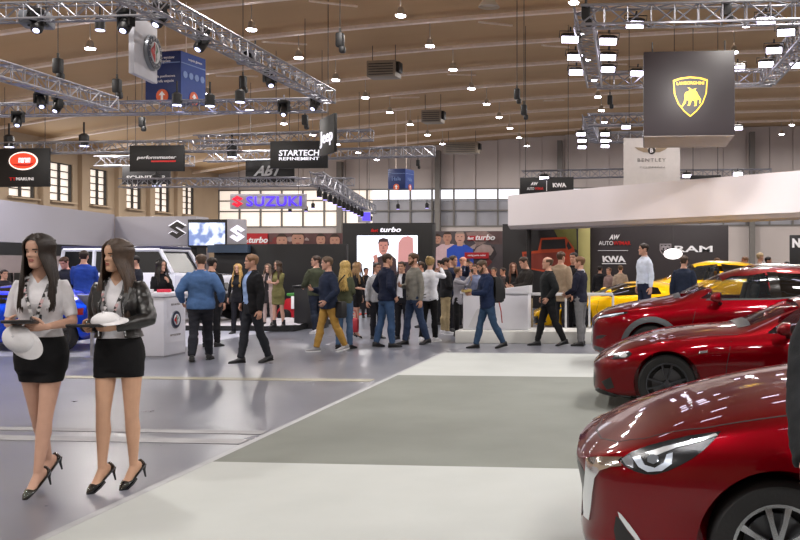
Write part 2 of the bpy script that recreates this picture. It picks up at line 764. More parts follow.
    def headgrid(s, cond=None, grow=0.0, nu=None, nv=None, sub=None):
        """faces of the head surface whose (t, azimuth) satisfy cond; transformed."""
        nu = nu or (64 if s.fine else 34)
        nv = nv or (80 if s.fine else 36)
        g = G()
        for i in range(nu + 1):
            t = i / nu
            for j in range(nv):
                a = -pi + 2 * pi * j / nv
                gr = grow(t, a) if callable(grow) else grow
                g.v.append(s.HM @ head_point(t, a, s.sex, gr))
        for i in range(nu):
            for j in range(nv):
                t, a = (i + .5) / nu, -pi + 2 * pi * (j + .5) / nv
                if cond is None or cond(t, a):
                    g.f.append((i * nv + j, i * nv + (j + 1) % nv, (i + 1) * nv + (j + 1) % nv, (i + 1) * nv + j))
        if cond is not None:
            used = sorted({q for f in g.f for q in f})
            ix = {u: k for k, u in enumerate(used)}
            g.v = [g.v[u] for u in used]
            g.f = [tuple(ix[q] for q in f) for f in g.f]
        else:
            g.f.append(tuple(range(nv - 1, -1, -1)))
            g.f.append(tuple(range(nu * nv, nu * nv + nv)))
        return g

    def build_body(s):
        core, extra = G(), G()
        s.torso(core)
        nt = s.HM @ V((0, .028, .075))
        nr = .053 if s.sex == 'm' else .043
        core.tube([s.warp(V((0, .02, 1.44))), s.neck + V((0, 0, 0)), s.neck.lerp(nt, .6), nt], [nr * 1.25, nr * 1.08, nr, nr], 14)
        for sd in (-1, 1):
            s.armtube(core, sd)
            s.legtube(core, sd)
            s.hand(core, extra, sd)
            M = s.footM(sd)
            hip, kn, an, *_ = s.legs[sd]
            rings = []
            for u, w, h0, h1 in ((-.052, .020, -.070, -.02), (-.03, .03, -.076, .01), (.0, .032, -.074, .03), (.05, .036, -.070, .0), (.10, .042, -.074, -.03), (.14, .040, -.076, -.045), (.175, .022, -.076, -.058)):
                c, hh = (h0 + h1) / 2, (h1 - h0) / 2
                rings.append([M @ V((u, w * .92 * cos(a), c + hh * sin(a))) for a in [2 * pi * k / 12 for k in range(12)]])
            core.loft(rings)
        me = remesh(core, s.vox, 3)
        g = from_mesh(me)
        bpy.data.meshes.remove(me)
        g.merge(extra)
        g.merge(s.headgrid())
        for sd in (-1, 1):   # ears
            M = s.HM @ Matrix.Translation((sd * .073, .012, .107)) @ Euler((radians(-12), radians(sd * -6), radians(sd * 18))).to_matrix().to_4x4()
            e = G()
            e.ell((0, 0, 0), (.008, .019, .032), 10, 8)
            g.merge(e, M)
        s.body = g.build('body', s.skin, s.root, smooth=80)
        s.face()

    def face(s):
        r = .0125
        dark = mat('iris', '2a1a12', .15, var=0)
        wh = mat('eye_white', 'd8d2cc', .2, var=0)
        for sd in (-1, 1):
            p = head_point(.505, radians(24 * sd), s.sex)
            c = s.HM @ (p + V((0, .0085 if not s.fine else .0070, 0)))
            g = G().ell(c, (r, r, r), 12, 8)
            if s.fine:
                e = g.build('eye', wh, s.root, smooth=180)
                d = (s.HM.to_3x3() @ V((0, -1, 0))).normalized()
                G().ell(c + d * (r * .62), (.0066, .0066, .0066), 10, 8).build('iris', dark, e, smooth=180)
            else:
                g.build('eye', dark, s.root, smooth=180)
        lipc = {'f': 'a05a54', 'm': 'a8705f'}[s.sex]
        s.headgrid(lambda t, a: .222 < t < .298 and abs(math.degrees(a)) < 22 - abs(t - .26) * 200, .0012 if s.fine else .0022, 110 if s.fine else 52, 96 if s.fine else 48).build(
            'lips', mat('lips_' + s.sex, lipc, .4, var=.03), s.root, smooth=180)

    def brows(s, m):
        s.headgrid(lambda t, a: .578 < t < .605 - (.01 if s.fine else 0) + .012 * (abs(math.degrees(a)) < 34) and 10 < abs(math.degrees(a)) < 42, .002, 120 if s.fine else 54, 96 if s.fine else 48).build(
            'eyebrows', m, s.root, smooth=180)

    def hair_short(s, col, bald=False, beard=False, long_top=.012):
        m = mat('hair_' + col, col, .55, var=.25, vscale=40, spec=.3, bump=.2, bscale=150)

        def line(a):
            d = abs(math.degrees(a))
            if bald:
                return 9 if d < 70 else (.55 if d < 105 else .30)
            if d < 45:
                return .80
            if d < 75:
                return .80 - .26 * (d - 45) / 30
            if d < 88:
                return .50
            if d < 112:
                return .62
            return .62 - .34 * min(1, (d - 112) / 25)

        def cond(t, a):
            if bald and t > .80:
                return False
            return t > line(a)

        def grow(t, a):
            e = max(0, min(1, (t - line(a)) / .08))
            return .003 + (long_top if t > .7 else .009) * e + .003 * noise.noise(V((a * 3, t * 14, 1.7)))
        s.headgrid(cond, grow).build('hair', m, s.root, smooth=80)
        s.brows(m)
        if beard:
            def bc(t, a):
                d = abs(math.degrees(a))
                if d > 88 or t < .03:
                    return False
                if d < 20:
                    return (t < .215) or (.30 < t < .345)
                return t < .20 + .30 * ((d - 20) / 68) ** 1.3
            s.headgrid(bc, .006, 52, 48).build('beard', m, s.root, smooth=80)

    def hair_long(s, col, end=1.20, front=True, n=None, bun=False, part=0.0, frontend=None):
        m = mat('hair_' + col, col, .42, var=.3, vscale=30, spec=.4, bump=.12, bscale=120)
        g = G()

        def line(a):
            d = abs(math.degrees(a))
            if d < 30:
                return .86 - .03 * d / 30
            if d < 75:
                return .83 - .40 * ((d - 30) / 45) ** 1.0
            return .43 - .2 * min(1, (d - 75) / 40)
        g.merge(s.headgrid(lambda t, a: t > line(a), lambda t, a: .004 + .012 * max(0, min(1, (t - line(a)) / .1))))
        if bun:
            c = s.HM @ V((0, .09, .215))
            g.ell(c, (.045, .045, .04), 14, 10)
            g.ell(s.HM @ V((0, .075, .19)), (.05, .05, .045), 14, 10)
        else:
            n = n or (56 if s.fine else 22)
            endz = s.HM.translation.z
            for sd in (-1, 1):
                for k in range(n):
                    u = k / (n - 1)
                    az = radians(42 + 128 * u)          # from beside the face to the nape
                    pts, rads = [], []
                    for th in (.97, .9, .8, .68, .56, .44):
                        aa = az * (.35 + .65 * min(1, (1 - th) / .30)) if th > .7 else az
                        pts.append(s.HM @ head_point(th, sd * aa, s.sex, .016))
                        rads.append(.010)
                    # fall
                    hx = V((sin(az) * sd, -cos(az), 0))
                    R = Matrix.Rotation(s.turn, 3, 'Z')
                    fe = frontend if frontend is not None else end
                    rn = random.random
                    ez = end + .05 * rn()
                    q = max(0, (u - .30) / .70) if front else u
                    tgt = V((sd * (.128 * (1 - q) ** .8 + .006), .03 + .125 * min(1, q * 1.8) + .012 * rn(), ez))
                    mid = V((sd * (.112 * (1 - q) ** .8 + .006), .03 + .085 * min(1, q * 1.8), 1.43))
                    if front and u < .42:
                        ft = V((sd * (.070 + .065 * u / .42 + .008 * rn()), -.128 - .014 * rn(), fe + .05 * rn() + .06 * max(0, u - .3) / .12))
                        fm = V((sd * (.082 + .034 * u / .42), -.100 - .015 * rn(), 1.42))
                        w_ = 0 if u < .28 else (u - .28) / .14
                        tgt, mid = ft.lerp(tgt, w_), fm.lerp(mid, w_)
                    tgt, mid = s.warp(tgt), s.warp(mid)
                    base = pts[-1]
                    seq = catmull([tuple(base), tuple(base.lerp(mid, .5) + hx * .006), tuple(mid), tuple(mid.lerp(tgt, .5)), tuple(tgt)], 3)[1:]
                    pts += [V(p) for p in seq]
                    rads += [.011] * (len(seq) - 4) + [.010, .008, .006, .002]
                    cen = s.HM @ V((0, .0, .1))
                    rf = (hx if True else V((0, 0, 1)))
                    g.tube(pts, [r * (1.25 if not s.fine else .8) for r in rads], 6, ref=tuple(hx), ry=[r * .55 for r in rads])
        g.build('hair', m, s.root, smooth=80)
        s.brows(m)

    # --- clothing
    def wrinkle(s, me, amp=.004, seed=0.0):
        nrm = [v.normal.copy() for v in me.vertices]
        for v, nn in zip(me.vertices, nrm):
            p = v.co
            d = noise.noise(V((p.x * 9 + seed, p.y * 9, p.z * 16))) * amp + noise.noise(V((p.x * 22, p.y * 22 + seed, p.z * 34))) * amp * .5
            v.co = p + nn * d

    def top(s, name, col, add=.014, sleeve=1.0, hem=.86, open_=None, collar=None, hood=False, rough=.85, amp=.0075, flare=0.0, m=None, vneck=0, label=None, neckz=1.49, skirt=None, wrist=None):
        g = G()
        s.torso(g, add, z0=hem, z1=neckz, flare=flare)
        if sleeve > 0:
            for sd in (-1, 1):
                s.armtube(g, sd, add * .95 if sleeve > .6 else add * 1.05, upto=sleeve if sleeve < 1 else 1.0, wristadd=(add * .6 if wrist is None else wrist))
        if skirt:
            s._skirt(g, skirt, add)
        me = remesh(g, s.vox, 5)
        s.wrinkle(me, amp, random.random() * 9)
        gm = from_mesh(me)
        bpy.data.meshes.remove(me)
        # trim: cut hem, neck and opening
        R = Matrix.Rotation(-s.turn, 3, 'Z')
        keep = []
        neck = s.warp(V((0, -.02, neckz)))
        for f in gm.f:
            c = sum((gm.v[i] for i in f), V()) / len(f)
            q = R @ c
            z = c.z - s.dz
            ok = True
            if vneck and q.y < -.01:
                q2 = R @ neck
                if c.z > neck.z - vneck and abs(q.x - q2.x) < .062 * (c.z - (neck.z - vneck)) / vneck:
                    ok = False
            if open_ and q.y < -.03:
                w0, w1 = open_        # half gap at chest top, at hem
                k = max(0, min(1, (z - hem) / (1.42 - hem)))
                if abs(q.x - (R @ neck).x * k) < w1 + (w0 - w1) * k:
                    ok = False
            if ok:
                keep.append(f)
        gm.f = keep
        cnt = {}
        for f in keep:
            for i in range(len(f)):
                k = tuple(sorted((f[i], f[i - 1])))
                cnt[k] = cnt.get(k, 0) + 1
        nb_ = {}
        for (i, j), c_ in cnt.items():
            if c_ == 1:
                nb_.setdefault(i, []).append(j)
                nb_.setdefault(j, []).append(i)
        for _ in range(8):
            new = {i: gm.v[i].lerp(sum((gm.v[j] for j in js), V()) / len(js), .5) for i, js in nb_.items()}
            for i, p in new.items():
                gm.v[i] = p
        mm = m or cloth(col, rough)
        o = gm.build(name, mm, s.root, smooth=80, label=label)
        if collar:
            c = G()
            nb = s.warp(V((0, .014, 1.468)))
            r = .072 if s.sex == 'm' else .062
            R2 = Matrix.Rotation(s.turn, 3, 'Z')
            rings = []
            gap = .75 if collar == 'big' else .12
            for dz, k in ((-.02, 1.22), (.010, 1.06), (.040, .98), (.038, .90), (.0, .96)):
                ring = []
                for j in range(29):
                    a = -pi / 2 + gap + (2 * pi - 2 * gap) * j / 28
                    rr = r * k + (.004 if collar == 'big' else 0)
                    dip = .035 * max(0, -sin(a)) ** 4
                    ring.append(nb + R2 @ V((rr * 1.02 * cos(a), rr * sin(a), dz - dip * 1.2)))
                rings.append(ring)
            nr_ = len(rings)
            c.add([p for r_ in rings for p in r_], [(i * 29 + j, i * 29 + j + 1, (i + 1) * 29 + j + 1, (i + 1) * 29 + j) for i in range(nr_ - 1) for j in range(28)])
            c.build('collar', mm if collar is True or collar == 'big' else cloth(collar), o, smooth=80)
        if hood:
            h = G()
            pts = []
            for j in range(9):
                a = pi * j / 8
                pts.append(s.warp(V((.11 * cos(a), .055 + .075 * sin(a), 1.44 - .02 * sin(a)))))
            h.tube(pts, [.02, .03, .04, .048, .052, .048, .04, .03, .02], 10)
            h.build('hood', mm, o, smooth=80)
        return o

    def _skirt(s, g, hem, add=.012, flare=0.0):
        """hem: height above the floor (canonical)."""
        (h1, k1, a1, *_), (h2, k2, a2, *_) = s.legs[-1], s.legs[1]

        def legpt(sd, z):
            hip, kn, an, *_ = s.legs[sd]
            if z > kn.z:
                t = (hip.z - z) / (hip.z - kn.z)
                return hip.lerp(kn, t), .078 - .025 * max(0, t)
            t = (kn.z - z) / (kn.z - an.z)
            return kn.lerp(an, min(1, t)), .056
        rings = []
        zt = 1.03 + s.dz
        T_ = s.T
        for i in range(12):
            z = zt + (hem - zt) * i / 11
            if z > h1.z - .02:
                zz = z - s.dz
                rx, ry = interp([(t[0], t[1]) for t in T_], zz) + .004, interp([(t[0], t[2]) for t in T_], zz) + .004
                c = V((0, interp([(t[0], t[3]) for t in T_], zz), z))
            else:
                (p1, r1), (p2, r2) = legpt(-1, z), legpt(1, z)
                fl = flare * i / 11
                tor = []
                if z - s.dz > .78:
                    zz = z - s.dz
                    tor = shoulder_ring(0, interp([(t[0], t[3]) for t in s.T], zz), z, interp([(t[0], t[1]) for t in s.T], zz), interp([(t[0], t[2]) for t in s.T], zz), 26)
                ring = []
                for k in range(26):
                    an = 2 * pi * k / 26
                    u = V((cos(an), sin(an), 0))
                    pp, rr = max((p1, r1), (p2, r2), *[(p, 0) for p in tor], key=lambda q: q[0].dot(u) + q[1])
                    q = pp + u * (rr + add + .004 + fl)
                    ring.append(V((q.x, q.y, z)))
                rings.append(ring)
                continue
            rings.append(shoulder_ring(c.x, c.y, z, rx + add, ry + add, 26, 2.3))
        g.loft(rings)

    def skirt(s, col, hem, add=.010, rough=.8, name='skirt'):
        g = G()
        s._skirt(g, hem, add)
        me = remesh(g, s.vox, 3)
        s.wrinkle(me, .0025, 3.1)
        gm = from_mesh(me)
        return gm.build(name, cloth(col, rough), s.root, smooth=60)

    def trousers(s, col, add=.014, hem=.026, rough=.85, amp=.008, belt=None, m=None):
        g = G()
        s.torso(g, add * .9, z0=.80, z1=1.0)
        for sd in (-1, 1):
            s.legtube(g, sd, add, hem=hem)
        me = remesh(g, s.vox, 4)
        s.wrinkle(me, amp, random.random() * 9)
        gm = from_mesh(me)
        bpy.data.meshes.remove(me)
        o = gm.build('trousers', m or cloth(col, rough), s.root, smooth=80)
        if belt:
            b = G()
            s.torso(b, add + .006, z0=.955, z1=.99)
            b.build('belt', cloth(belt, .5), s.root, smooth=40)
        return o

    def shoes(s, col, sole='1a1a1a', boot=0.0, rough=.45):
        for sd in (-1, 1):
            M = s.footM(sd)
            g = G()
            rings = []
            for u, w, top in ((-.078, .018, -.030), (-.070, .034, .012), (-.03, .040, .022), (.02, .042, .018), (.06, .044, -.005), (.11, .048, -.026), (.16, .045, -.036), (.195, .030, -.045), (.208, .012, -.054)):
                h0 = -.066
                c, hh = (h0 + top) / 2, (top - h0) / 2
                rings.append([M @ V((u * .93, w * abs(cos(a)) ** .8 * (1 if cos(a) > 0 else -1), c + hh * abs(sin(a)) ** .75 * (1 if sin(a) > 0 else -1))) for a in [2 * pi * k / 14 for k in range(14)]])
            g.loft(rings)
            if boot:
                g.tube([M @ V((-.012, 0, -.01)), M @ V((-.008, 0, boot * .5)), M @ V((-.008, 0, boot))], [.05, .047, .05], 12)
            o = g.build('shoe', mat('shoe_' + col, col, rough, var=.1), s.root, smooth=60)
            q = G()
            rr = [(-.082, .02), (-.06, .038), (0, .038), (.05, .041), (.11, .05), (.16, .047), (.20, .03), (.213, .012)]
            q.loft([[M @ V((u * .93, y * w, z)) for y, z in ((-1, -.08), (1, -.08), (1, -.062), (-1, -.062))] for u, w in rr])
            q.build('sole', mat('sole_' + sole, sole, .7, var=.05), o, smooth=30)

    def pumps(s, col='0c0c0e', platform=0.0):
        m = mat('patent_' + col, col, .12, coat=.6, var=0)
        for sd in (-1, 1):
            M = s.footM(sd)
            g = G()
            rings = []
            for u, w, top, opn in ((-.066, .020, -.012, 0), (-.055, .031, -.008, 0), (-.02, .034, -.034, 1), (.03, .034, -.052, 1), (.07, .040, -.050, 1), (.10, .046, -.040, .6), (.13, .046, -.036, 0), (.165, .036, -.045, 0), (.19, .018, -.056, 0), (.20, .006, -.064, 0)):
                ring = []
                for k in range(16):
                    a = 2 * pi * k / 16
                    x = w * cos(a)
                    h0 = -.082
                    z = (h0 + top) / 2 + (top - h0) / 2 * sin(a)
                    if opn and sin(a) > .55:
                        z = z - .022 * opn
                    ring.append(M @ V((u, x, z)))
                rings.append(ring)
            g.loft(rings)
            o = g.build('shoe', m, s.root, smooth=60, label='black high-heeled pump')
            top = M @ V((-.05, 0, -.075))
            bot = V((top.x, top.y, .0))
            pit = s.legs[sd][3]
            dn = M.to_3x3() @ V((-.02, 0, -1))
            L = s.heel * 1.02 + .0
            if pit > 1.1:
                bot = top + dn.normalized() * L
            else:
                bot = top + (dn.normalized() * .35 + V((0, 0, -1)) * .65) * L
                bot.z = max(bot.z, 0.0)
            G().tube([top + V((0, 0, .01)), top.lerp(bot, .35), bot], [.022, .010, .006], 10).build('heel', m, o, smooth=60)
            if platform:
                q = G()
                q.loft([[M @ V((u, y * w, z)) for y, z in ((-1, -.09), (1, -.09), (1, -.074), (-1, -.074))] for u, w in ((.06, .036), (.11, .045), (.16, .037), (.195, .012))])
                q.build('sole', m, o, smooth=30)

    def handpos(s, sd):
        """world position of the palm centre."""
        S, E, W, hd, pose = s.arms[sd]
        bpy.context.view_layer.update()
        return s.root.matrix_world @ (W + hd * .07), (s.root.matrix_world.to_3x3() @ hd).normalized()
# ------------------------------------------------------------------ cars
def paint(name, col, metal=.7):
    if name in _mats:
        return _mats[name]
    m = mat(name, col, .36, metal=metal, coat=1.0, var=0)
    nt = m.node_tree
    b = nt.nodes['Principled BSDF']
    b.inputs['Coat IOR'].default_value = 1.38
    b.inputs['Specular Tint'].default_value = (*[min(1, x * 1.6 + .02) for x in lin(col)[:3]], 1)
    n = nt.nodes.new('ShaderNodeTexNoise')           # metallic flake
    n.inputs['Scale'].default_value = 900
    tc = nt.nodes.new('ShaderNodeTexCoord')
    nt.links.new(tc.outputs['Object'], n.inputs['Vector'])
    r = nt.nodes.new('ShaderNodeValToRGB')
    c = lin(col)
    r.color_ramp.elements[0].color = (*[x * .86 for x in c[:3]], 1)
    r.color_ramp.elements[1].color = (*[min(1, x * 1.14) for x in c[:3]], 1)
    nt.links.new(n.outputs['Fac'], r.inputs['Fac'])
    nt.links.new(r.outputs['Color'], b.inputs['Base Color'])
    return m


def glass_mat(name='car_glass', col='20262a', alpha=.45):
    return mat(name, col, .02, var=0, alpha=alpha, spec=.9)


class Car:
    """Local frame: nose at x = 0, tail at x = L, y across, z up. Left side is -y."""

    def __init__(s, name, label, loc, rz, sp, paint_m, group=None):
        s.sp = sp
        s.root = thing(name, label, 'car', loc, rz, group)
        s.M = Matrix.Translation(V(loc)) @ Matrix.Rotation(rz, 4, 'Z')
        s.pm = paint_m
        s.L, s.W = sp['L'], sp['W']
        s.make_body()

    def half(s, x):
        return interp(s.sp['plan'], x) * s.W / 2

    def section(s, x, n_low=16, n_up=24):
        sp = s.sp
        w = s.half(x)
        zb, zt, bl = interp(sp['bot'], x), interp(sp['top'], x), interp(sp['belt'], x)
        bl = min(bl, zt - .004)
        bulge = 0.0
        for xw in sp['wheels']:
            bulge += sp.get('flare', .03) * exp(-((x - xw) / .36) ** 2)
        H = bl - zb
        pts = [(0, zb), (w * .45, zb), (w * .80, zb)]
        prof = sp.get('side', [(0, .86), (.06, .955), (.16, .985), (.32, .985), (.50, .995), (.68, 1.0), (.80, .995), (.90, .975), (.96, .955), (1, .93)])
        for i in range(n_low):
            t = i / (n_low - 1)
            k = interp(prof, t)
            y = w * k + bulge * exp(-((t - .55) / .42) ** 2) * min(1, w / (s.W / 2))
            pts.append((y, zb + H * t))
        y0 = pts[-1][0]
        h = zt - bl
        th = sp.get('tumble', .30) * min(1.0, h / .38)
        e = interp(sp['exp'], x) if 'exp' in sp else 2.4
        for i in range(1, n_up + 1):
            a = pi / 2 * i / n_up
            zz = max(0.0, sin(a)) ** (2 / e)
            pts.append((y0 * max(0.0, cos(a)) ** (2 / e) * (1 - th * zz), bl + h * zz))
        pts[-1] = (0, zt)
        return pts

    def make_body(s):
        L = s.L
        xs = []
        n = s.sp.get('n', 96)
        for i in range(n + 1):
            t = i / n
            xs.append(L * (t - .12 * sin(4 * pi * t) / (2 * pi) * .5 if False else t))
        # denser at the ends
        xs = sorted(set([L * q for q in (0, .002, .006, .012, .02, .03)] + [x for x in xs if .035 * L < x < .965 * L] + [L * (1 - q) for q in (0, .002, .006, .012, .02, .03)]))
        g = G()
        rings = []
        for x in xs:
            P = s.section(x)
            P = [(y, z) for y, z in P]
            fx = max(0.0, 1 - x / .45) ** 2
            ns = sp_n = s.sp.get('nose')
            sh = (lambda z: interp(ns, z) * fx) if ns else (lambda z: 0.0)
            r = [V((x + sh(z), -y, z)) for y, z in P] + [V((x + sh(z), y, z)) for y, z in reversed(P[1:-1])]
            rings.append(r)
        g.loft(rings)
        s.full = g
        me = g.mesh('carbody', 180)
        bm = bmesh.new()
        bm.from_mesh(me)
        s.bvh = BVHTree.FromBMesh(bm)
        bm.free()
        # cutters
        c = G()
        sp = s.sp
        for xw in sp['wheels']:
            for sd in (-1, 1):
                w = s.half(xw) + .2
                c.lathe([(sp['arch'], sd * (s.half(xw) - .30)), (sp['arch'], sd * w)], (xw, 0, sp['wr'] + sp.get('archdz', .0)), 'Y', 48)
        mods = []
        cut_objs = []

        def cutter(g2):
            m2 = g2.mesh('cut', 0)
            o2 = bpy.data.objects.new('cut', m2)
            TMP.collection.objects.link(o2)
            cut_objs.append(o2)
            mods.append(('BOOLEAN', dict(operation='DIFFERENCE', object=o2, solver='EXACT')))
        cutter(c)
        if 'windows' in sp:
            for poly in sp['windows']:
                k = G()
                k.prism(poly, (0, -1.5, 0), (1, 0, 0), (0, 0, 1), (0, 3.0, 0))
                cutter(k)
        if 'cabin' in sp:
            k = G()
            k.prism(sp['cabin'], (0, -s.W / 2 * .74, 0), (1, 0, 0), (0, 0, 1), (0, s.W * .74, 0))
            cutter(k)
        if 'shield' in sp:      # windscreen opening cut along its slope
            (x0, z0), (x1, z1), hw0, hw1 = sp['shield']
            k = G()
            d = V((x1 - x0, 0, z1 - z0))
            nn = V((-(z1 - z0), 0, x1 - x0)).normalized()
            A = [V((x0, -hw0, z0)), V((x0, hw0, z0)), V((x1, hw1, z1)), V((x1, -hw1, z1))]
            k.add([p - nn * .10 for p in A] + [p + nn * .3 for p in A], [(0, 1, 2, 3), (7, 6, 5, 4), (0, 4, 5, 1), (1, 5, 6, 2), (2, 6, 7, 3), (3, 7, 4, 0)])
            cutter(k)
        out = evaluated(me, mods)
        for o2 in cut_objs:
            bpy.data.objects.remove(o2)
        out.polygons.foreach_set('use_smooth', [True] * len(out.polygons))
        out.set_sharp_from_angle(angle=radians(38))
        s.body = link('body', out, s.pm, s.root)

    # draping helpers (all local coordinates)
    def side(s, poly, name, m, h=.05, off=.003, back=.012, both=True, parent=None, smooth=60, label=None):
        """polygon in (x, z) laid on each flank."""
        res = []
        for sd in ((-1, 1) if both else (-1,)):
            g = patch(s.bvh, poly, lambda u, v: (V((u, sd * 3, v)), V((0, -sd, 0))), h, off, back)
            if g.f:
                res.append(g.build(name, m, parent or s.root, smooth, label))
        return res

    def front(s, poly, name, m, h=.05, off=.003, back=.012, rear=False, parent=None, mirror=False, label=None):
        """polygon in (y, z) laid on the nose."""
        res = []
        for q in ((1, -1) if mirror else (1,)):
            x0 = s.L + 2 if rear else -2
            dr = -1 if rear else 1
            g = patch(s.bvh, [(a * q, b) for a, b in poly], lambda u, v: (V((x0, u, v)), V((dr, 0, 0))), h, off, back)
            if g.f:
                res.append(g.build(name, m, parent or s.root, 60, label))
        return res

    def above(s, poly, name, m, h=.05, off=.003, back=.012, parent=None):
        g = patch(s.bvh, poly, lambda u, v: (V((u, v, 3)), V((0, 0, -1))), h, off, back)
        if g.f:
            return g.build(name, m, parent or s.root, 60)

    def traced(s, px, name, m, h=3.0, off=.003, back=.012, parent=None, mirror=True, label=None):
        """outline measured in the photograph, laid on the surface it belongs to (and mirrored to the far side)."""
        Mi = s.M.inverted()
        o = Mi @ V((0, 0, CAMZ))
        R = Mi.to_3x3()
        g = patch(s.bvh, px, lambda u, v: (o, (R @ ray(u, v)).normalized()), h, off, back)
        res = []
        if g.f:
            res.append(g.build(name, m, parent or s.root, 60, label))
            if mirror:
                g2 = G()
                g2.v = [V((v.x, -v.y, v.z)) for v in g.v]
                g2.f = [tuple(reversed(f)) for f in g.f]
                res.append(g2.build(name, m, parent or s.root, 60, label))
        return res

    def strip(s, pts, name, m, wd=.004, off=.0015, kind='side', both=True, parent=None):
        """thin shut line through (x, z) or (x, y) points."""
        poly = []
        P = [V(p) for p in pts]
        lft, rgt = [], []
        for i, p in enumerate(P):
            t = (P[min(i + 1, len(P) - 1)] - P[max(i - 1, 0)]).normalized()
            nn = V((-t.y, t.x)) * wd
            lft.append(tuple(p + nn))
            rgt.append(tuple(p - nn))
        poly = lft + rgt[::-1]
        if kind == 'side':
            return s.side(poly, name, m, .06, off, .004, both, parent)
        if kind == 'front':
            return s.front(poly, name, m, .06, off, .004, parent=parent)
        return s.above(poly, name, m, .06, off, .004, parent)

    def wheel(s, xw, sd, r, rim, spokes=5, width=.20, twin=False, rim_m=None, inset=.02, yv=None, label=None, paired=0.0, sp_w=.03):
        y = sd * (s.half(xw) + s.sp.get('flare', .03) - inset - width / 2) if yv is None else sd * yv
        tyre = mat('tyre', '101012', .75, var=.08, bump=.2)
        rm = rim_m or mat('alloy', '8c8d92', .3, metal=.9, var=.03)
        dk = mat('wheel_dark', '08080a', .5, var=0)
        w = width / 2
        g = G()
        prof = [(rim, -w * .95), (rim + .012, -w), (r * .94, -w), (r * .99, -w * .8), (r, -w * .5), (r, w * .5), (r * .99, w * .8), (r * .94, w), (rim + .012, w), (rim, w * .95)]
        rings = [[V((xw + a * cos(2 * pi * k / 48), y + h, r + a * sin(2 * pi * k / 48))) for k in range(48)] for a, h in prof]
        g.loft(rings, caps=False, closed=True)
        t = g.build('tyre', tyre, s.root)
        b = G()
        b.lathe([(rim, y - w * .9), (rim, y + w * .9)], (xw, 0, r), 'Y', 40)
        b.v = b.v
        q = G()
        yo = y + sd * w * .86
        # barrel: inner dark drum and lip
        drum = G()
        rings = [[V((xw + a * cos(2 * pi * k / 40), yy, r + a * sin(2 * pi * k / 40))) for k in range(40)] for a, yy in ((rim * .99, y + sd * w * .95), (rim * .94, y + sd * w * .7), (rim * .92, y - sd * w * .3), (.02, y - sd * w * .35))]
        drum.loft(rings, caps=False)
        ring = [[V((xw + a * cos(2 * pi * k / 40), yy, r + a * sin(2 * pi * k / 40))) for k in range(40)] for a, yy in ((rim * 1.01, y + sd * w * .80), (rim * 1.015, y + sd * w * 1.0), (rim * .94, y + sd * w * 1.0), (rim * .92, y + sd * w * .82))]
        q.loft(ring, caps=False, closed=True)
        hub = []
        q.lathe([(.001, yo + sd * .004), (rim * .16, yo + sd * .004), (rim * .19, yo - sd * .01), (rim * .19, yo - sd * .04)], (xw, 0, r), 'Y', 20)
        for k in range(spokes):
            a0 = 2 * pi * k / spokes + pi / 2
            for off_ in ((-paired, paired) if paired else (0,)):
                a = a0 + off_
                rad = V((cos(a), 0, sin(a)))
                base = V((cos(a0 + off_ * .3), 0, sin(a0 + off_ * .3)))
                tan_ = V((-sin(a), 0, cos(a)))
                p0 = V((xw, yo, r)) + base * rim * .12
                p1 = V((xw, yo + sd * .006, r)) + rad * rim * .60
                p2 = V((xw, yo - sd * .002, r)) + rad * rim * .97
                rr = []
                for p, wd, dp in ((p0, sp_w * 1.0, .018), (p1, sp_w * .8, .014), (p2, sp_w * 1.15, .012)):
                    rr.append([p + tan_ * (wd / 2 * i) + V((0, sd * dp * j, 0)) for i, j in ((-1, -1), (1, -1), (.8, .4), (-.8, .4))])
                q.loft(rr)
        drum.build('wheel_barrel', dk, t)
        disc = G()
        disc.lathe([(rim * .2, y + sd * w * .2), (rim * .72, y + sd * w * .2), (rim * .72, y + sd * w * .05), (rim * .2, y + sd * w * .05)], (xw, 0, r), 'Y', 32, caps=False)
        disc.build('brake_disc', mat('brake_steel', '55565a', .35, metal=.9, var=.05), t)
        return q.build('alloy_rim', rm, t, 30, label)

    def mirror(s, x, z, y, m=None, size=1.0):
        for sd in (-1, 1):
            g = G()
            M = Matrix.Translation((x, sd * y, z)) @ Matrix.Rotation(radians(sd * 12), 4, 'Z')
            rings = []
            for u, sc in ((-.10, .25), (-.085, .62), (-.04, .93), (.0, 1.0), (.045, .96), (.05, .86)):
                rings.append([M @ V((u * size, .115 * size * sc * abs(cos(a)) ** .8 * (1 if cos(a) > 0 else -1), .075 * size * sc * abs(sin(a)) ** .8 * (1 if sin(a) > 0 else -1) - (1 - sc) * .02)) for a in [2 * pi * k / 18 for k in range(18)]])
            g.loft(rings)
            o = g.build('wing_mirror', m or s.pm, s.root)
            k = G()
            k.tube([M @ V((-.0, -sd * .05 * size, -.05 * size)), M @ V((.02, -sd * .14 * size, -.09 * size)), M @ V((.03, -sd * .22 * size, -.11 * size))], [.03 * size, .028 * size, .035 * size], 8)
            k.build('mirror_stalk', mat('black_plastic', '0e0e10', .45, var=.05), o)

    def seats(s, x, z, n=2, m=None):
        for sd in (-1, 1):
            g = G()
            g.box((x, sd * .36, z), (.5, .46, .14), bev=.05)
            g.box((x + .28, sd * .36, z + .33), (.14, .46, .62), rot=rotm(0, radians(12), 0), bev=.05)
            g.box((x + .37, sd * .36, z + .70), (.09, .24, .16), rot=rotm(0, radians(10), 0), bev=.04)
            g.build('seat', m or mat('seat_black', '121214', .6, var=.1), s.root)
        g = G()
        c = V((x - .42, -.36, z + .28))
        ax = V((cos(radians(25)), 0, sin(radians(25))))
        up = V((-sin(radians(25)), 0, cos(radians(25))))
        g.tube([c + V((0, 1, 0)) * (.18 * cos(a)) + up * (.18 * sin(a)) for a in [2 * pi * k / 24 for k in range(24)]], .014, 8, closed=True)
        g.tube([c, c - ax * .25], .03, 8)
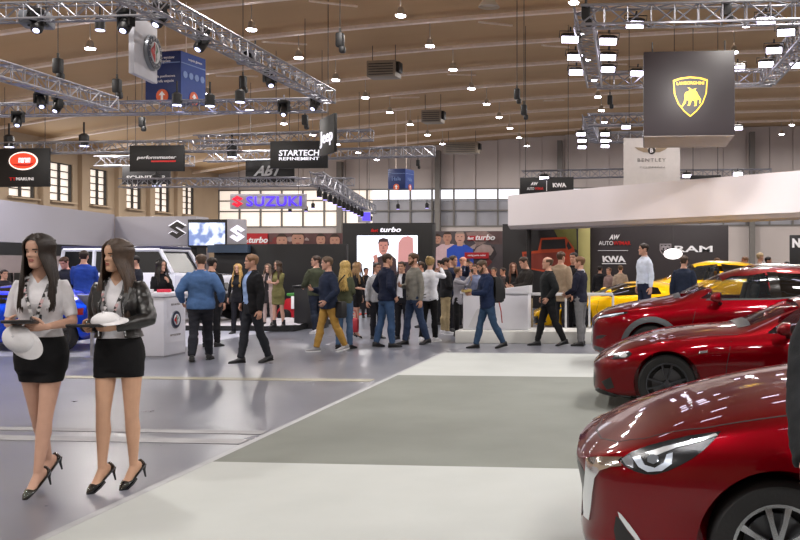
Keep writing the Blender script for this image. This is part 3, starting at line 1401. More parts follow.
        g.box(c, (.03, .30, .05), rot=rotm(0, radians(-25), 0))
        g.build('steering_wheel', mat('seat_black', '121214', .6, var=.1), s.root)
# ------------------------------------------------------------------ the hall
XL, YB = -30.0, 62.0            # left wall, back wall
XR = 34.0
YF = -14.0


def roof_z(x):
    return interp([(-30, 7.5), (-24, 8.35), (-18, 9.05), (-11, 9.68), (-4, 10.1), (4, 10.4), (12, 10.5), (20, 10.4), (34, 9.2)], x)


def floor_mat():
    m = mat('polished_concrete', '7e7e8a', .32, var=0, spec=.5)
    nt = m.node_tree
    b = nt.nodes['Principled BSDF']
    tc = nt.nodes.new('ShaderNodeTexCoord')
    n1 = nt.nodes.new('ShaderNodeTexNoise')
    n1.inputs['Scale'].default_value = .55
    n1.inputs['Detail'].default_value = 8
    n1.inputs['Roughness'].default_value = .65
    nt.links.new(tc.outputs['Object'], n1.inputs['Vector'])
    r = nt.nodes.new('ShaderNodeValToRGB')
    r.color_ramp.elements[0].position = .35
    r.color_ramp.elements[1].position = .68
    r.color_ramp.elements[0].color = lin('62646e')
    r.color_ramp.elements[1].color = lin('74767f')
    nt.links.new(n1.outputs['Fac'], r.inputs['Fac'])
    nt.links.new(r.outputs['Color'], b.inputs['Base Color'])
    r2 = nt.nodes.new('ShaderNodeMapRange')
    r2.inputs['To Min'].default_value = .25
    r2.inputs['To Max'].default_value = .33
    n2 = nt.nodes.new('ShaderNodeTexNoise')
    n2.inputs['Scale'].default_value = 2.2
    n2.inputs['Detail'].default_value = 6
    nt.links.new(tc.outputs['Object'], n2.inputs['Vector'])
    nt.links.new(n2.outputs['Fac'], r2.inputs['Value'])
    nt.links.new(r2.outputs['Result'], b.inputs['Roughness'])
    return m


def plank_mat(name, col, col2, axis_scale, rough=.7):
    m = mat(name, col, rough, var=0)
    nt = m.node_tree
    b = nt.nodes['Principled BSDF']
    tc = nt.nodes.new('ShaderNodeTexCoord')
    mp = nt.nodes.new('ShaderNodeMapping')
    mp.inputs['Scale'].default_value = axis_scale
    nt.links.new(tc.outputs['Object'], mp.inputs['Vector'])
    n = nt.nodes.new('ShaderNodeTexNoise')
    n.inputs['Scale'].default_value = 1.0
    n.inputs['Detail'].default_value = 5
    nt.links.new(mp.outputs['Vector'], n.inputs['Vector'])
    r = nt.nodes.new('ShaderNodeValToRGB')
    r.color_ramp.elements[0].position = .3
    r.color_ramp.elements[1].position = .7
    r.color_ramp.elements[0].color = lin(col)
    r.color_ramp.elements[1].color = lin(col2)
    nt.links.new(n.outputs['Fac'], r.inputs['Fac'])
    nt.links.new(r.outputs['Color'], b.inputs['Base Color'])
    return m


# floor and floor coverings
g = G().box(((XL + XR) / 2, (YF + YB) / 2, -.1), (XR - XL, YB - YF, .2))
struct(g.build('floor', floor_mat(), smooth=0))
CARPET = mat('grey_carpet', '7b7e79', .95, var=.07, vscale=1.2, spec=.1, bump=.3, bscale=300)
PALE = mat('pale_stand_floor', 'a9adab', .6, var=.04, vscale=1.6, spec=.25)
XE = -3.40


def slab(name, x0, x1, y0, y1, m, label, cat, h=.006):
    o = G().box(((x0 + x1) / 2, (y0 + y1) / 2, h / 2 + .001), (x1 - x0, y1 - y0, h)).build(name, m, smooth=0)
    return tag(o, label, cat)


slab('stand_flooring', XE, 12, .8, 6.92, PALE, 'nearest pale flooring strip at the front edge of the red car stand', 'flooring')
slab('carpet', XE, 12, 6.92, 12.45, CARPET, 'wide grey carpet running beside the red cars', 'carpet')
slab('stand_flooring', XE - .02, 12, 12.45, 15.6, PALE, 'far pale flooring strip beyond the grey carpet', 'flooring')
slab('edge_tape', XE - .07, XE - .005, .8, 15.6, mat('grey_tape', '9a9ca0', .5, var=.1), 'thin grey edging tape along the left side of the carpet', 'tape', .005)
TAPE = mat('worn_tape', '86868a', .5, var=.2, vscale=3)
for py0, py1, x0, x1, lb in ((437, 440.5, -10, 0, 'worn pale floor tape, upper of the pair across the concrete'), (446, 451, -10, 0, 'worn pale floor tape, lower of the pair across the concrete'),
                             (382, 384.5, -8.4, -3.6, 'pale yellowish floor tape farthest off, towards the crowd')):
    ya, yb = 1440 / (py1 - 262), 1440 / (py0 - 262)
    slab('floor_tape', x0, min(x1, XE - .1), ya, yb, TAPE if 'yellow' not in lb else mat('yellow_tape', '8c8878', .5, var=.2), lb, 'tape', .004)

# blue-lit pale floor of the left stand
slab('stand_flooring', -24, -6.9 - 1.6, 14.4, 26, mat('left_stand_floor', 'a8aab8', .35, var=.04), 'pale glossy flooring under the blue coupe and white counter', 'flooring', .008)

WALLT = mat('tan_wall', 'b09c84', .8, var=.08, vscale=.4)
WALLG = mat('back_wall_panels', 'c8beba', .7, var=.06, vscale=.35)
STEEL = mat('grey_steel', '77736f', .5, var=.06)
DSTEEL = mat('dark_steel', '3c3a38', .6, var=.08)
SKY = glow('daylight_pane', 'eef0fa', 1.15)
SKY2 = glow('daylight_pane_warm', 'f4e6d8', .82)

# left wall with its window openings: piers between, band below and above
g = G()
wz0, wz1 = 4.75, 6.75
wins = []
for px in (22, 61, 99, 134, 162.5, 188.5):
    p = atx(px, 185, XL)
    wins.append(p.y)
halfw = [.95, .95, .8, .78, .85, .75]
ys = [(YF, None)]
edges = [YF]
for y, h in zip(wins, halfw):
    edges += [y - h, y + h]
edges.append(YB)
g.box((XL - .15, (YF + YB) / 2, wz0 / 2), (.3, YB - YF, wz0))
g.box((XL - .15, (YF + YB) / 2, (wz1 + 9.0) / 2), (.3, YB - YF, 9.0 - wz1))
for i in range(0, len(edges), 2):
    a, b = edges[i], edges[i + 1]
    g.box((XL - .15, (a + b) / 2, (wz0 + wz1) / 2), (.3, b - a, wz1 - wz0))
# pilasters
for i in range(len(wins) - 1):
    y = (wins[i] + wins[i + 1]) / 2
    g.box((XL + .12, y, 3.7), (.26, .5, 7.4))
struct(g.build('wall_left', WALLT, smooth=0))
for i, (y, h) in enumerate(zip(wins, halfw)):
    f = G()
    for yy in (y - h + .06, y, y + h - .06):
        f.box((XL - .12, yy, (wz0 + wz1) / 2), (.12, .10, wz1 - wz0))
    for k in range(6):
        f.box((XL - .12, y, wz0 + .03 + (wz1 - wz0 - .06) * k / 5), (.08, 2 * h, .05))
    o = struct(f.build('window_%d' % (i + 1), DSTEEL, smooth=0))
    G().box((XL - .22, y, (wz0 + wz1) / 2), (.03, 2 * h, wz1 - wz0)).build('pane', SKY2, o, 0)
    G().box((XL + .10, y, wz0 - .05), (.30, 2 * h + .2, .08)).build('window_sill', WALLT, o, 0)

# back wall: solid below, glazed band, metal panels above
bz0, bz1 = 4.05, 6.75
xs_panel = [XL + 1.55 * k for k in range(int((XR - XL) / 1.55) + 1)]
g = G()
g.box(((XL + XR) / 2, YB + .15, bz0 / 2), (XR - XL, .3, bz0))
for i in range(len(xs_panel) - 1):
    a, b = xs_panel[i], xs_panel[i + 1]
    zt = max(roof_z(a), roof_z(b)) + .3
    g.box(((a + b) / 2, YB + .15, (bz1 + zt) / 2), (b - a - .05, .3, zt - bz1))
    g.box((b, YB + .20, (bz1 + zt) / 2), (.06, .2, zt - bz1))
struct(g.build('wall_back', WALLG, smooth=0))
f = G()
for x in [XL + 1.55 * k for k in range(int((XR - XL) / 1.55) + 1)]:
    f.box((x, YB - .02, (bz0 + bz1) / 2), (.11, .14, bz1 - bz0))
for z in (bz0 + .05, 5.2, 5.95, bz1 - .05):
    f.box(((XL + XR) / 2, YB - .02, z), (XR - XL, .12, .09))
wb = struct(f.build('window_7', STEEL, smooth=0))
xm = at(372, 200, YB).x
G().box(((XL + xm) / 2, YB + .12, (bz0 + bz1) / 2), (xm - XL, .03, bz1 - bz0)).build('pane', SKY2, wb, 0, label='bright daylit glazing')
G().box(((xm + XR) / 2, YB + .12, (bz1 + 5.9) / 2), (XR - xm, .03, bz1 - 5.9)).build('pane', SKY, wb, 0, label='bright daylit glazing')
G().box(((xm + XR) / 2, YB + .12, (bz0 + 5.9) / 2), (XR - xm, .03, 5.9 - bz0)).build('pane', mat('dull_pane', 'a2a2aa', .3, var=.15, vscale=.5), wb, 0, label='dull grey glazing')
# wall columns
g = G()
cols = [at(px, 200, YB - .4).x for px in (208, 340, 438, 560, 663, 752)]
for i, x in enumerate(cols):
    zt = roof_z(x) - .1
    o = G().box((x, YB - .42, zt / 2), (.35, .5, zt)).build('trim_%d' % (i + 1), STEEL, smooth=0)
    struct(o)
struct(G().box((XR + .15, (YF + YB) / 2, 4.8), (.3, YB - YF, 9.6)).build('wall_right', WALLG, smooth=0))
struct(G().box(((XL + XR) / 2, YF - .15, 5.0), (XR - XL, .3, 10.0)).build('wall_front', WALLT, smooth=0))

# roof sheet and its ribs (deep trapezoid beams across the hall)
ROOF = plank_mat('roof_boards', 'bc9a70', 'c6a278', (.12, .5, .2))
g = G()
N = 32
xs_ = [XL + (XR - XL) * i / N for i in range(N + 1)]
g.grid(lambda u, v: V((XL - .2 + (XR - XL + .4) * u, YF + (YB + .3 - YF) * v, roof_z(XL + (XR - XL) * u) + .35)), N, 1)
g.grid(lambda u, v: V((XL - .2 + (XR - XL + .4) * u, YF + (YB + .3 - YF) * v, roof_z(XL + (XR - XL) * u) + .55)), N, 1)
struct(g.build('ceiling', ROOF, smooth=40))
BEAM = mat('roof_beam_steel', 'f4e2d2', .6, var=.06)
beam_y = [31.0 + 3.9 * k for k in range(-10, 8)]
for i, y in enumerate(beam_y):
    g = G()
    rings = []
    for x in xs_:
        z = roof_z(x)
        rings.append([V((x, y - .11, z + .06)), V((x, y + .11, z + .06)), V((x, y + .11, z + .17)), V((x, y - .11, z + .17))])
    g.loft(rings)
    struct(g.build('trim_%d' % (i + 10), BEAM, smooth=30))

# braces: short struts between beams and roof, seen as thin diagonals
for i, (x, k) in enumerate(((-16, 9), (-10.2, 9), (-5.6, 10), (-3.8, 11), (-13.4, 10), (-8.4, 12), (-1.5, 12), (-12, 13), (-17, 11), (-5, 14))):
    y = beam_y[k]
    o = G().tube([(x, y, roof_z(x) - .05), (x + .9, y + 1.9, roof_z(x) + .30)], .04, 6).build('roof_brace', BEAM)
    struct(o)
# ------------------------------------------------------------------ rigging: trusses, lamps, hoists
ALU = mat('truss_aluminium', '9a9aa2', .35, metal=.7, var=.05)
RIGBLK = mat('rig_black', '101013', .5, var=.05)


def truss(a, b, s, label, bays=None, lighter=None):
    a, b = V(a), V(b)
    d = b - a
    L = d.length
    n = bays or max(3, int(L / (s * 1.15)))
    t = d.normalized()
    side = t.cross(V((0, 0, 1))).normalized() * s / 2
    up = V((0, 0, s / 2))
    root = thing('lighting_truss', label, 'truss', tuple((a + b) / 2))
    o = (a + b) / 2
    cs = [side + up, -side + up, -side - up, side - up]
    r = s * .075
    for c in cs:
        G().tube([a + c - o, b + c - o], r, 6).build('chord', ALU, root, 60)
    g = G()
    for i in range(n):
        p, q = a + d * (i / n) - o, a + d * ((i + 1) / n) - o
        for j in range(4):
            c0, c1 = cs[j], cs[(j + 1) % 4]
            if i % 2:
                c0, c1 = c1, c0
            g.tube([p + c0, q + c1], r * .6, 4)
        for j in range(4):
            g.tube([q + cs[j], q + cs[(j + 1) % 4]], r * .5, 4)
    g.build('bracing', ALU, root, 60)
    return root


def hang(root, p, s=.0, top=None):
    """thin suspension wire from p (local) to the roof."""
    w = root.location + V(p)
    zt = (roof_z(w.x) + .2) if top is None else top
    G().tube([V(p), V(p) + V((0, 0, zt - w.z))], .012, 4).build('suspension_wire', DSTEEL, root)


TZ = 5.0
q1 = at(329, 97, 18.3)
q3 = at(112, 104, 18.5)
truss((q1.x, 9.0, q1.z), (q1.x, 18.3, q1.z), .26, 'thick silver truss running away overhead above the two women, right side of its frame')
truss((q3.x, 9.0, q3.z), (q3.x, 18.5, q3.z), .28, 'silver truss running away at the upper left edge of its frame')
truss((-17, 18.75, q3.z - .05), (q1.x - .25, 18.75, q3.z - .05), .26, 'long silver crosswise truss under the blue information cube')
truss((-13, 12.0, 5.12), (q1.x - .3, 12.0, 5.12), .22, 'near crosswise silver truss cut by the top left edge')
truss((-26, 34, 6.15), (-15.6, 34, 6.15), .42, 'long silver truss carrying the black banner with the red oval')
truss((-24, 38, 6.05), (-19.6, 38, 6.05), .42, 'silver truss right behind the banner with the red underlined word')
truss((-17.4, 34, 6.35), (-10.3, 34, 6.5), .40, 'silver truss right above the black two-line banner')
truss((-19, 38, 6.2), (-8.8, 38, 6.35), .40, 'thin silver truss behind the black two-line banner')
truss((-22, 36.5, 4.95), (-14.2, 36.5, 4.95), .36, 'low pale truss left of the banner with slanted silver letters')
truss((-20.5, 40, 5.25), (-13.0, 40, 5.25), .34, 'lowest pale truss just over the lit violet sign')
p0, p1 = at(316, 178, 30), at(372, 210, 46)
truss(p0, p1, .42, 'silver truss sloping down before the back windows, hung with small lamps', 26)

# right frame over the black cube
RZ = 7.05
truss((-1.25, 20.0, RZ), (-1.35, 27.0, RZ), .42, 'silver truss running away on the left side of the frame over the black cube')
truss((-1.3, 20.0, RZ), (5.4, 20.0, RZ), .42, 'near crosswise silver truss above the black cube')
truss((-1.3, 27.0, RZ), (3.9, 27.0, RZ), .42, 'far crosswise silver truss passing behind the black cube')
truss((4.0, 20.0, RZ), (3.75, 27.0, RZ), .42, 'silver truss running away on the right side of the frame over the black cube')
truss((-2.0, 34.5, RZ), (2.4, 34.5, RZ), .42, 'farther silver truss above the white winged banner')
truss((-2.0, 34.6, RZ), (-2.0, 39.4, RZ), .42, 'short far truss running away left of the white winged banner')
truss((-2.0, 39.4, RZ), (2.2, 39.4, RZ), .42, 'farthest silver crosswise truss behind the white winged banner')
truss((-4.4, 33.4, 4.85), (-.4, 33.4, 4.9), .30, 'low silver truss right above the black two-logo banner')
truss((.2, 35.0, 5.0), (5.0, 35.0, 5.0), .30, 'low silver truss right of the white winged banner')

# --- high-bay lamps under the roof
LAMPG = glow('lamp_glow', 'f4f2ff', 34)
HOUS = mat('lamp_housing_grey', 'b4a898', .5, var=.05)


def lamp_proto(x, y):
    z = roof_z(x) - .75
    root = thing('high_bay_lamp', 'small round hall lamp hanging under the roof boards', 'ceiling lamp', (x, y, z), 0, 'high bay lamps in rows under the roof')
    G().lathe([(.06, .28), (.10, .22), (.12, .10), (.17, .02), (.16, .02), (.10, .09)], n=20, caps=False).build('housing', HOUS, root)
    G().lathe([(.005, -.01), (.145, -.01), (.15, .035), (.005, .035)], n=20).build('diffuser', LAMPG, root, 20)
    G().tube([(0, 0, .26), (0, 0, .85)], .02, 6).build('stem', HOUS, root)
    return root


proto = None
for x in (-17.4, -12.1, -7.35, -2.0, 3.6, 9.0):
    for k in range(9 if x < 0 else 9):
        y = 27.2 + 3.9 * k
        if proto is None:
            proto = lamp_proto(x, y)
        else:
            dup(proto, (x, y, roof_z(x) - .75))

# one big unlit bell lamp near the top
b = at(489, 4, 23)
root = thing('bell_lamp', 'larger unlit grey bell lamp at the top edge of the picture', 'ceiling lamp', tuple(b))
G().lathe([(.04, .22), (.10, .20), (.16, .08), (.28, -.08), (.27, -.08), (.14, .07)], n=24, caps=False).build('shade', HOUS, root)
G().lathe([(.01, -.03), (.20, -.03), (.20, -.01), (.01, -.01)], n=20).build('bulb', mat('dull_bulb', 'b8b0a4', .3, var=0), root)
G().tube([(0, 0, .2), (0, 0, roof_z(b.x) - b.z + .2)], .02, 6).build('stem', HOUS, root)

# --- floodlights
FLOOD = glow('flood_glow', 'eee6ff', 9)


def flood_proto():
    root = thing('floodlight', '', 'floodlight', (0, 0, 0))
    G().loft([[V((x * w, y, z * h)) for x, z in ((-1, -1), (1, -1), (1, 1), (-1, 1))] for y, w, h in ((-.02, .27, .15), (.05, .26, .14), (.16, .16, .09))]).build('housing', RIGBLK, root, 25)
    o = G().box((0, -.025, 0), (.48, .02, .25), bev=.008).build('lens', FLOOD, root)
    g = G()
    g.tube([(-.31, .05, 0), (-.31, .05, .26), (.31, .05, .26), (.31, .05, 0)], .015, 6)
    g.tube([(0, .05, .26), (0, .05, .40)], .03, 6)
    g.build('yoke', RIGBLK, root)
    return root


FP = flood_proto()
first = True
FL = [(570, 39, 20.8, 'upper'), (608, 41, 20.8, ''), (575, 57, 23.2, ''), (608, 57, 23.2, ''), (576, 72, 25.7, ''), (608, 69, 25.7, ''),
      (635, 24, 20.0, ''), (637, 73, 26.8, ''), (766, 20, 20.0, ''), (786, 32, 21.0, ''), (774, 50, 23.2, ''), (766, 64, 25.0, ''), (797, 65, 25.5, ''), (738, 68, 26.8, '')]
FLab = ['floodlight on the outer side of the left cube truss, nearest of three', 'floodlight on the inner side of the left cube truss, nearest of three',
        'floodlight on the outer side of the left cube truss, middle of three', 'floodlight on the inner side of the left cube truss, middle of three',
        'floodlight on the outer side of the left cube truss, farthest of three', 'floodlight on the inner side of the left cube truss, farthest of three',
        'brightest floodlight, on the near truss above the left end of the cube', 'floodlight right beside the left face of the black cube',
        'floodlight high at the top edge, right of the black cube', 'floodlight on the right cube truss, second from the top edge',
        'floodlight on the right cube truss, third from the top edge', 'floodlight on the right cube truss, lowest on its inner side',
        'floodlight at the right picture edge beyond the right cube truss', 'floodlight just right of the black cube side']
FL2 = [(581, 134, 34.6), (582, 140.5, 36.6), (582, 147, 38.6), (605, 134, 34.6), (605, 140.5, 36.6), (605, 146, 38.6), (626, 127, 34.4), (685, 145, 39), (738, 128, 34.4), (687, 176, 34.8), (738, 174, 34.8), (544, 178, 33), (549, 184, 33.2), (553, 188, 33.4)]
FLab2 = ['tiny floodlight of the far truss, outer side, top one', 'tiny floodlight of the far truss, outer side, middle one', 'tiny floodlight of the far truss, outer side, bottom one',
         'tiny floodlight of the far truss, inner side, top one', 'tiny floodlight of the far truss, inner side, middle one', 'tiny floodlight of the far truss, inner side, bottom one',
         'small floodlight on the far truss above the white winged banner', 'small floodlight under the bottom edge of the black cube', 'small floodlight low at the right side of the black cube',
         'small floodlight right of the white winged banner, on the low truss', 'small floodlight farther right over the pale fascia', 'tiny violet floodlight left of the two-logo banner, upper', 'tiny violet floodlight left of the two-logo banner, middle', 'tiny violet floodlight left of the two-logo banner, lower']
allf = [(a[0], a[1], a[2], l) for a, l in zip(FL, FLab)] + [(a[0], a[1], a[2], l) for a, l in zip(FL2, FLab2)]
for i, (px, py, Y, lb) in enumerate(allf):
    p = at(px, py, Y)
    o = FP if i == 0 else dup(FP)
    o.location = p
    o['label'] = lb
    o['group'] = 'floodlights on the right hand trusses'
    o.rotation_euler = (radians(58), 0, radians(8 if px < 640 else -8))
    o.scale = (.80,) * 3 if Y < 30 else (.7,) * 3

# --- moving heads on the left trusses
BEAM_G = glow('beam_glow', 'd4d6ff', 4)


def head_proto():
    root = thing('stage_spotlight', '', 'spotlight', (0, 0, 0))
    g = G()
    g.box((0, 0, .0), (.30, .28, .10), bev=.02)
    g.build('base', RIGBLK, root)
    g = G()
    for sx in (-1, 1):
        g.box((sx * .16, 0, -.17), (.05, .14, .27))
    g.box((0, 0, -.045), (.36, .14, .04))
    y = g.build('yoke', RIGBLK, root)
    M = Matrix.Translation((0, 0, -.25)) @ Euler((radians(35), 0, radians(20))).to_matrix().to_4x4()
    g = G()
    g.lathe([(.05, .20), (.11, .17), (.13, .0), (.12, -.17), (.10, -.20)], n=18)
    g.xf(M)
    h = g.build('lamp_head', RIGBLK, root)
    g = G()
    g.lathe([(.004, -.203), (.062, -.203), (.062, -.212), (.004, -.212)], n=18)
    g.xf(M)
    g.build('lens', BEAM_G, h, 20)
    G().tube([(0, 0, .05), (0, 0, .22)], .03, 6).build('clamp', ALU, root)
    return root


HP = head_proto()
heads = [(41, 93, 16.8, 70, 'black spotlight on the upper left depth truss, left one of the pair'), (58, 98, 17.6, -20, 'black spotlight on the upper left depth truss, right one of the pair'),
         (18, 113, 18.5, 40, 'black spotlight hanging below the crosswise truss at far left'), (126, 12, 12.0, 0, 'near black spotlight left of the white roundel board'),
         (160, 6, 12.0, -30, 'near black spotlight just above the white roundel board'), (202, 32, 13.1, -40, 'black spotlight under the thick truss, right of the blue information cube'),
         (270, 71, 16.0, 60, 'black spotlight with a bluish lens halfway along the thick truss'), (284, 102, 18.4, 20, 'black spotlight right of centre under the crosswise truss'),
         (315, 96, 18.2, -30, 'black spotlight at the far end of the thick truss'), (38, 12, 12.1, 30, 'unlit black spotlight at the top left edge beside the grey projector')]
for i, (px, py, Y, rz, lb) in enumerate(heads):
    o = HP if i == 0 else dup(HP)
    o.location = at(px, py, Y)
    o.rotation_euler = (0, 0, radians(160 + rz * .6))
    o['label'] = lb
    o['group'] = 'stage spotlights on the left hand trusses'
    o.scale = (.68,) * 3
for i, (px, py, Y, lb) in enumerate(((177, 105, 18.6, 'small lit can lamp under the crosswise truss below the blue cube'), (210, 106, 18.6, 'small bright can lamp with a wide violet lens on the crosswise truss'),
                                     (240, 102, 18.6, 'small lit can lamp on the crosswise truss, right of the violet one'), (100, 30, 14, 'small bright can lamp alone before the roof boards at upper left'),
                                     (9, 147, 34, 'small lit can lamp above the red oval banner'), (84, 146, 34, 'small lit can lamp between the two left hand banners'), (232, 157, 34, 'small violet can lamp left of the black two-line banner'), (157, 186, 37, 'tiny lit can lamp under the banner with white capitals'))):
    root = thing('can_lamp', lb, 'spotlight', tuple(at(px, py, Y)), 0, 'can lamps on the left hand trusses')
    k = Y / 18
    G().lathe([(.10 * k, .0), (.10 * k, .22 * k), (.05 * k, .26 * k)], n=16).build('can', RIGBLK, root)
    G().lathe([(.005, -.012), (.092 * k, -.012), (.092 * k, .01), (.005, .01)], n=16).build('lens', BEAM_G, root, 20)
    G().tube([(0, 0, .25 * k), (0, 0, .5 * k)], .02 * k, 6).build('clamp', RIGBLK, root)

# lamps hanging along the sloping truss
d = p1 - p0
sm = None
for i in range(14):
    p = p0 + d * (.04 + .92 * i / 13)
    if sm is None:
        sm = thing('small_spotlight', 'tiny dark spotlight clipped under the sloping truss', 'spotlight', tuple(p - V((0, 0, .45))), 0, 'spotlights in a row under the sloping truss')
        G().lathe([(.09, -.16), (.10, .05), (.05, .12)], n=12).build('can', RIGBLK, sm)
        G().lathe([(.004, -.17), (.08, -.17), (.08, -.155), (.004, -.155)], n=12).build('lens', glow('dim_lens', 'b8a8ff', 2.5), sm, 20)
        G().tube([(0, 0, .1), (0, 0, .28)], .02, 6).build('clamp', RIGBLK, sm)
    else:
        dup(sm, tuple(p - V((0, 0, .45))))
for i, (px, py, lb) in enumerate(((290, 209, 'dark spotlight before the back window under the violet sign, left'), (306, 208, 'dark spotlight before the back window under the violet sign, right'), (313, 205, 'dark bracket lamp before the back window beside the violet sign'),
                                  (344, 207, 'dark hanging spotlight before the back window, left of the small violet screen'), (398, 206, 'dark hanging lamp below the far blue cube'), (427, 205, 'dark double lamp before the grey glazing right of the far blue cube'))):
    o = dup(sm, tuple(at(px, py, 45)), label=lb, group='lamps before the back windows')

# --- chain hoists hanging from the roof
HO = None
for px, py, Y, lb in ((58, 66, 20, 'black chain hoist at upper left'), (117, 86, 22, 'black chain hoist left of the blue cube'), (243, 82, 26, 'black chain hoist above the crosswise truss, beside the thick truss'), (340, 40, 22, 'black chain hoist high in the middle of the roof'),
                      (142, 122, 30, 'small black chain hoist below the crosswise truss at left'), (517, 94, 30, 'small dark chain hoist right of the middle, upper of two'), (524, 110, 30, 'small dark chain hoist right of the middle, lower of two'), (305, 120, 30, 'small black chain hoist above the two-line banner'),
                      (418, 163, 50, 'tiny hanging box with a cable before the back wall'), (586, 12, 20, 'black hoist at the near corner of the cube frame'), (727, 8, 20, 'black hoist over the near cube truss, right side'), (610, 100, 34, 'dark hoist below the left cube truss')):
    p = at(px, py, Y)
    HO = thing('chain_hoist', lb, 'hoist', tuple(p), 0, 'chain hoists hanging from the roof')
    g = G()
    g.box((0, 0, 0), (.20, .18, .36), bev=.04)
    g.box((.06, 0, -.24), (.16, .16, .18), bev=.05)
    g.build('motor', RIGBLK, HO)
    G().tube([(0, 0, .18), (0, 0, .30)], .03, 6).build('hook', DSTEEL, HO)
    G().tube([(0, 0, .28), (0, 0, roof_z(p.x) + .30 - p.z)], .012, 4).build('chain', DSTEEL, HO)

# heater units and projectors under the roof
for px, py, Y, w, lb in ((384, 70, 34, 1.15, 'nearer grey box heater hanging under the roof boards'), (433, 117, 44, 1.0, 'farther grey box heater hanging under the roof boards'), (462, 148, 56, 2.2, 'long grey duct box under the roof before the back wall')):
    root = thing('unit_heater', lb, 'heater', tuple(at(px, py, Y)), radians(-4))
    h = .62 if w < 2 else .7
    G().box((0, 0, 0), (w, .7, h), bev=.03).build('casing', mat('heater_grey', '94897b', .5, var=.05), root)
    g = G()
    for k in range(5):
        g.box((0, -.36, -h / 2 + h * (k + .8) / 6.2), (w * .85, .03, .03))
    g.build('grille', DSTEEL, root)
    g = G()
    for sx in (-1, 1):
        g.tube([(sx * w * .4, 0, h / 2), (sx * w * .4, 0, roof_z(root.location.x) - root.location.z + .2)], .015, 5)
    g.build('hanger', DSTEEL, root)
    G().box((w / 2 + .08, -.1, .05), (.14, .4, .4), bev=.03).build('fan', RIGBLK, root)
for px, py, Y, lb in ((37, 20, 12.2, 'grey projector slung under the truss at the top left edge'), (248, 58, 15.2, 'bluish grey projector slung under the thick truss')):
    root = thing('projector', lb, 'projector', tuple(at(px, py, Y)), radians(20))
    G().box((0, 0, 0), (.40, .34, .20), bev=.03).build('casing', mat('projector_grey', '6c7078', .5, var=.05), root)
    G().lathe([(.07, -.24), (.08, -.15)], axis='Y', n=16).build('lens', mat('lens_dark', '0c1018', .08, var=0), root)
    g = G()
    g.tube([(-.12, 0, .08), (-.12, 0, .32)], .015, 6).tube([(.12, 0, .08), (.12, 0, .32)], .015, 6)
    g.build('bracket', RIGBLK, root)
# ------------------------------------------------------------------ banners, fascias, posters, stand furniture
BANBLK = mat('banner_black', '0d0d10', .55, var=.06)
WHT = mat('sign_white', 'ecebee', .4, var=0)
WLIT = glow('lit_white_letters', 'f0eef8', .85)
REDL = mat('sign_red', 'd02020', .4, var=0)
FASC = mat('fascia_grey', 'b2b0ba', .6, var=.03, vscale=.5)
FASCW = mat('fascia_white', 'dcd6da', .6, var=.03, vscale=.5)
WIRE = DSTEEL


def rect(px0, py0, px1, py1, Y):
    """centre, width, height of an upright rectangle parallel to the back wall."""
    a, b = at(px0, py1, Y), at(px1, py0, Y)
    return V(((a.x + b.x) / 2, Y, (a.z + b.z) / 2)), b.x - a.x, b.z - a.z


def board(name, label, cat, r, m, depth=.08, rz=0.0, part='panel', wires=True, bev=.01):
    c, w, h = r
    root = thing(name, label, cat, tuple(c), rz)
    G().box((0, depth / 2, 0), (w, depth, h), bev=bev).build(part, m, root, 30)
    if wires:
        g = G()
        for sx in (-.4, .4):
            g.tube([(sx * w, depth / 2, h / 2), (sx * w, depth / 2, roof_z(c.x) + .2 - c.z)], .012, 4)
        g.build('suspension_wire', WIRE, root)
    return root, w, h


def letters(root, body, w, h, x, z, m, name='lettering', shear=0, ext=.02, y=-.004, bold=.0, spacing=1.0, label=None):
    g = text_geo(body, 1.0, shear, ext, w, h, spacing, bold)
    g.xf(Matrix.Translation((x, y, z)))
    return g.build(name, m, root, 0, label)


def flat(root, poly, m, name, x=0, z=0, s=1.0, ext=.02, y=-.004, label=None, sx=None):
    g = G()
    g.prism([(a * (sx or s), b * s) for a, b in poly], (x, y, z), (1, 0, 0), (0, 0, 1), (0, -ext, 0))
    return g.build(name, m, root, 0, label)


def oval(rx, rz, n=32, a0=0, a1=2 * pi):
    return [(rx * cos(a0 + (a1 - a0) * k / n), rz * sin(a0 + (a1 - a0) * k / n)) for k in range(n if abs(a1 - a0 - 2 * pi) < 1e-6 else n + 1)]


# -- black banner with the red oval
r, w, h = board('hanging_banner', 'black banner with a glowing red and white oval, at the left picture edge', 'banner', rect(-1, 148, 49.5, 187, 33.6), BANBLK)
flat(r, oval(.60, .36), glow('oval_white', 'ffe9e0', 1.0), 'oval_emblem', -.02, .26, ext=.03)
flat(r, oval(.55, .31), glow('oval_red', 'e8442c', .8), 'oval_emblem', -.02, .26, ext=.05)
letters(r, 'marum', .50, .20, .05, .28, WLIT, 'emblem_lettering', .3, .07)
flat(r, [(-.5, -.12), (-.2, -.2), (.3, -.2), (.52, -.05), (.2, -.14), (-.2, -.12)], REDL, 'emblem_swoosh', -.02, .26, ext=.065)
letters(r, 'TT', .26, .12, -.48, -.45, REDL, bold=.02)
letters(r, 'MARUNI', .72, .12, .04, -.45, WHT, bold=.02)
# -- performmaster
r, w, h = board('hanging_banner', 'black banner with a white word underlined in red, in front of another banner', 'banner', rect(129.5, 145, 184, 171.5, 33.6), BANBLK)
letters(r, 'performmaster', w * .72, .17, .0, .02, WHT, shear=.2, bold=.015)
G().box((.28, -.01, -.12), (w * .45, .02, .06)).build('underline', REDL, r, 0)
r, w, h = board('hanging_banner', 'charcoal banner with white capitals, partly hidden by a higher banner', 'banner', rect(122, 165, 170, 184.5, 37.6), mat('banner_charcoal', '3a393c', .6, var=.05))
letters(r, 'SCHNITZER', w * .82, .17, .02, -.12, WHT, bold=.02)
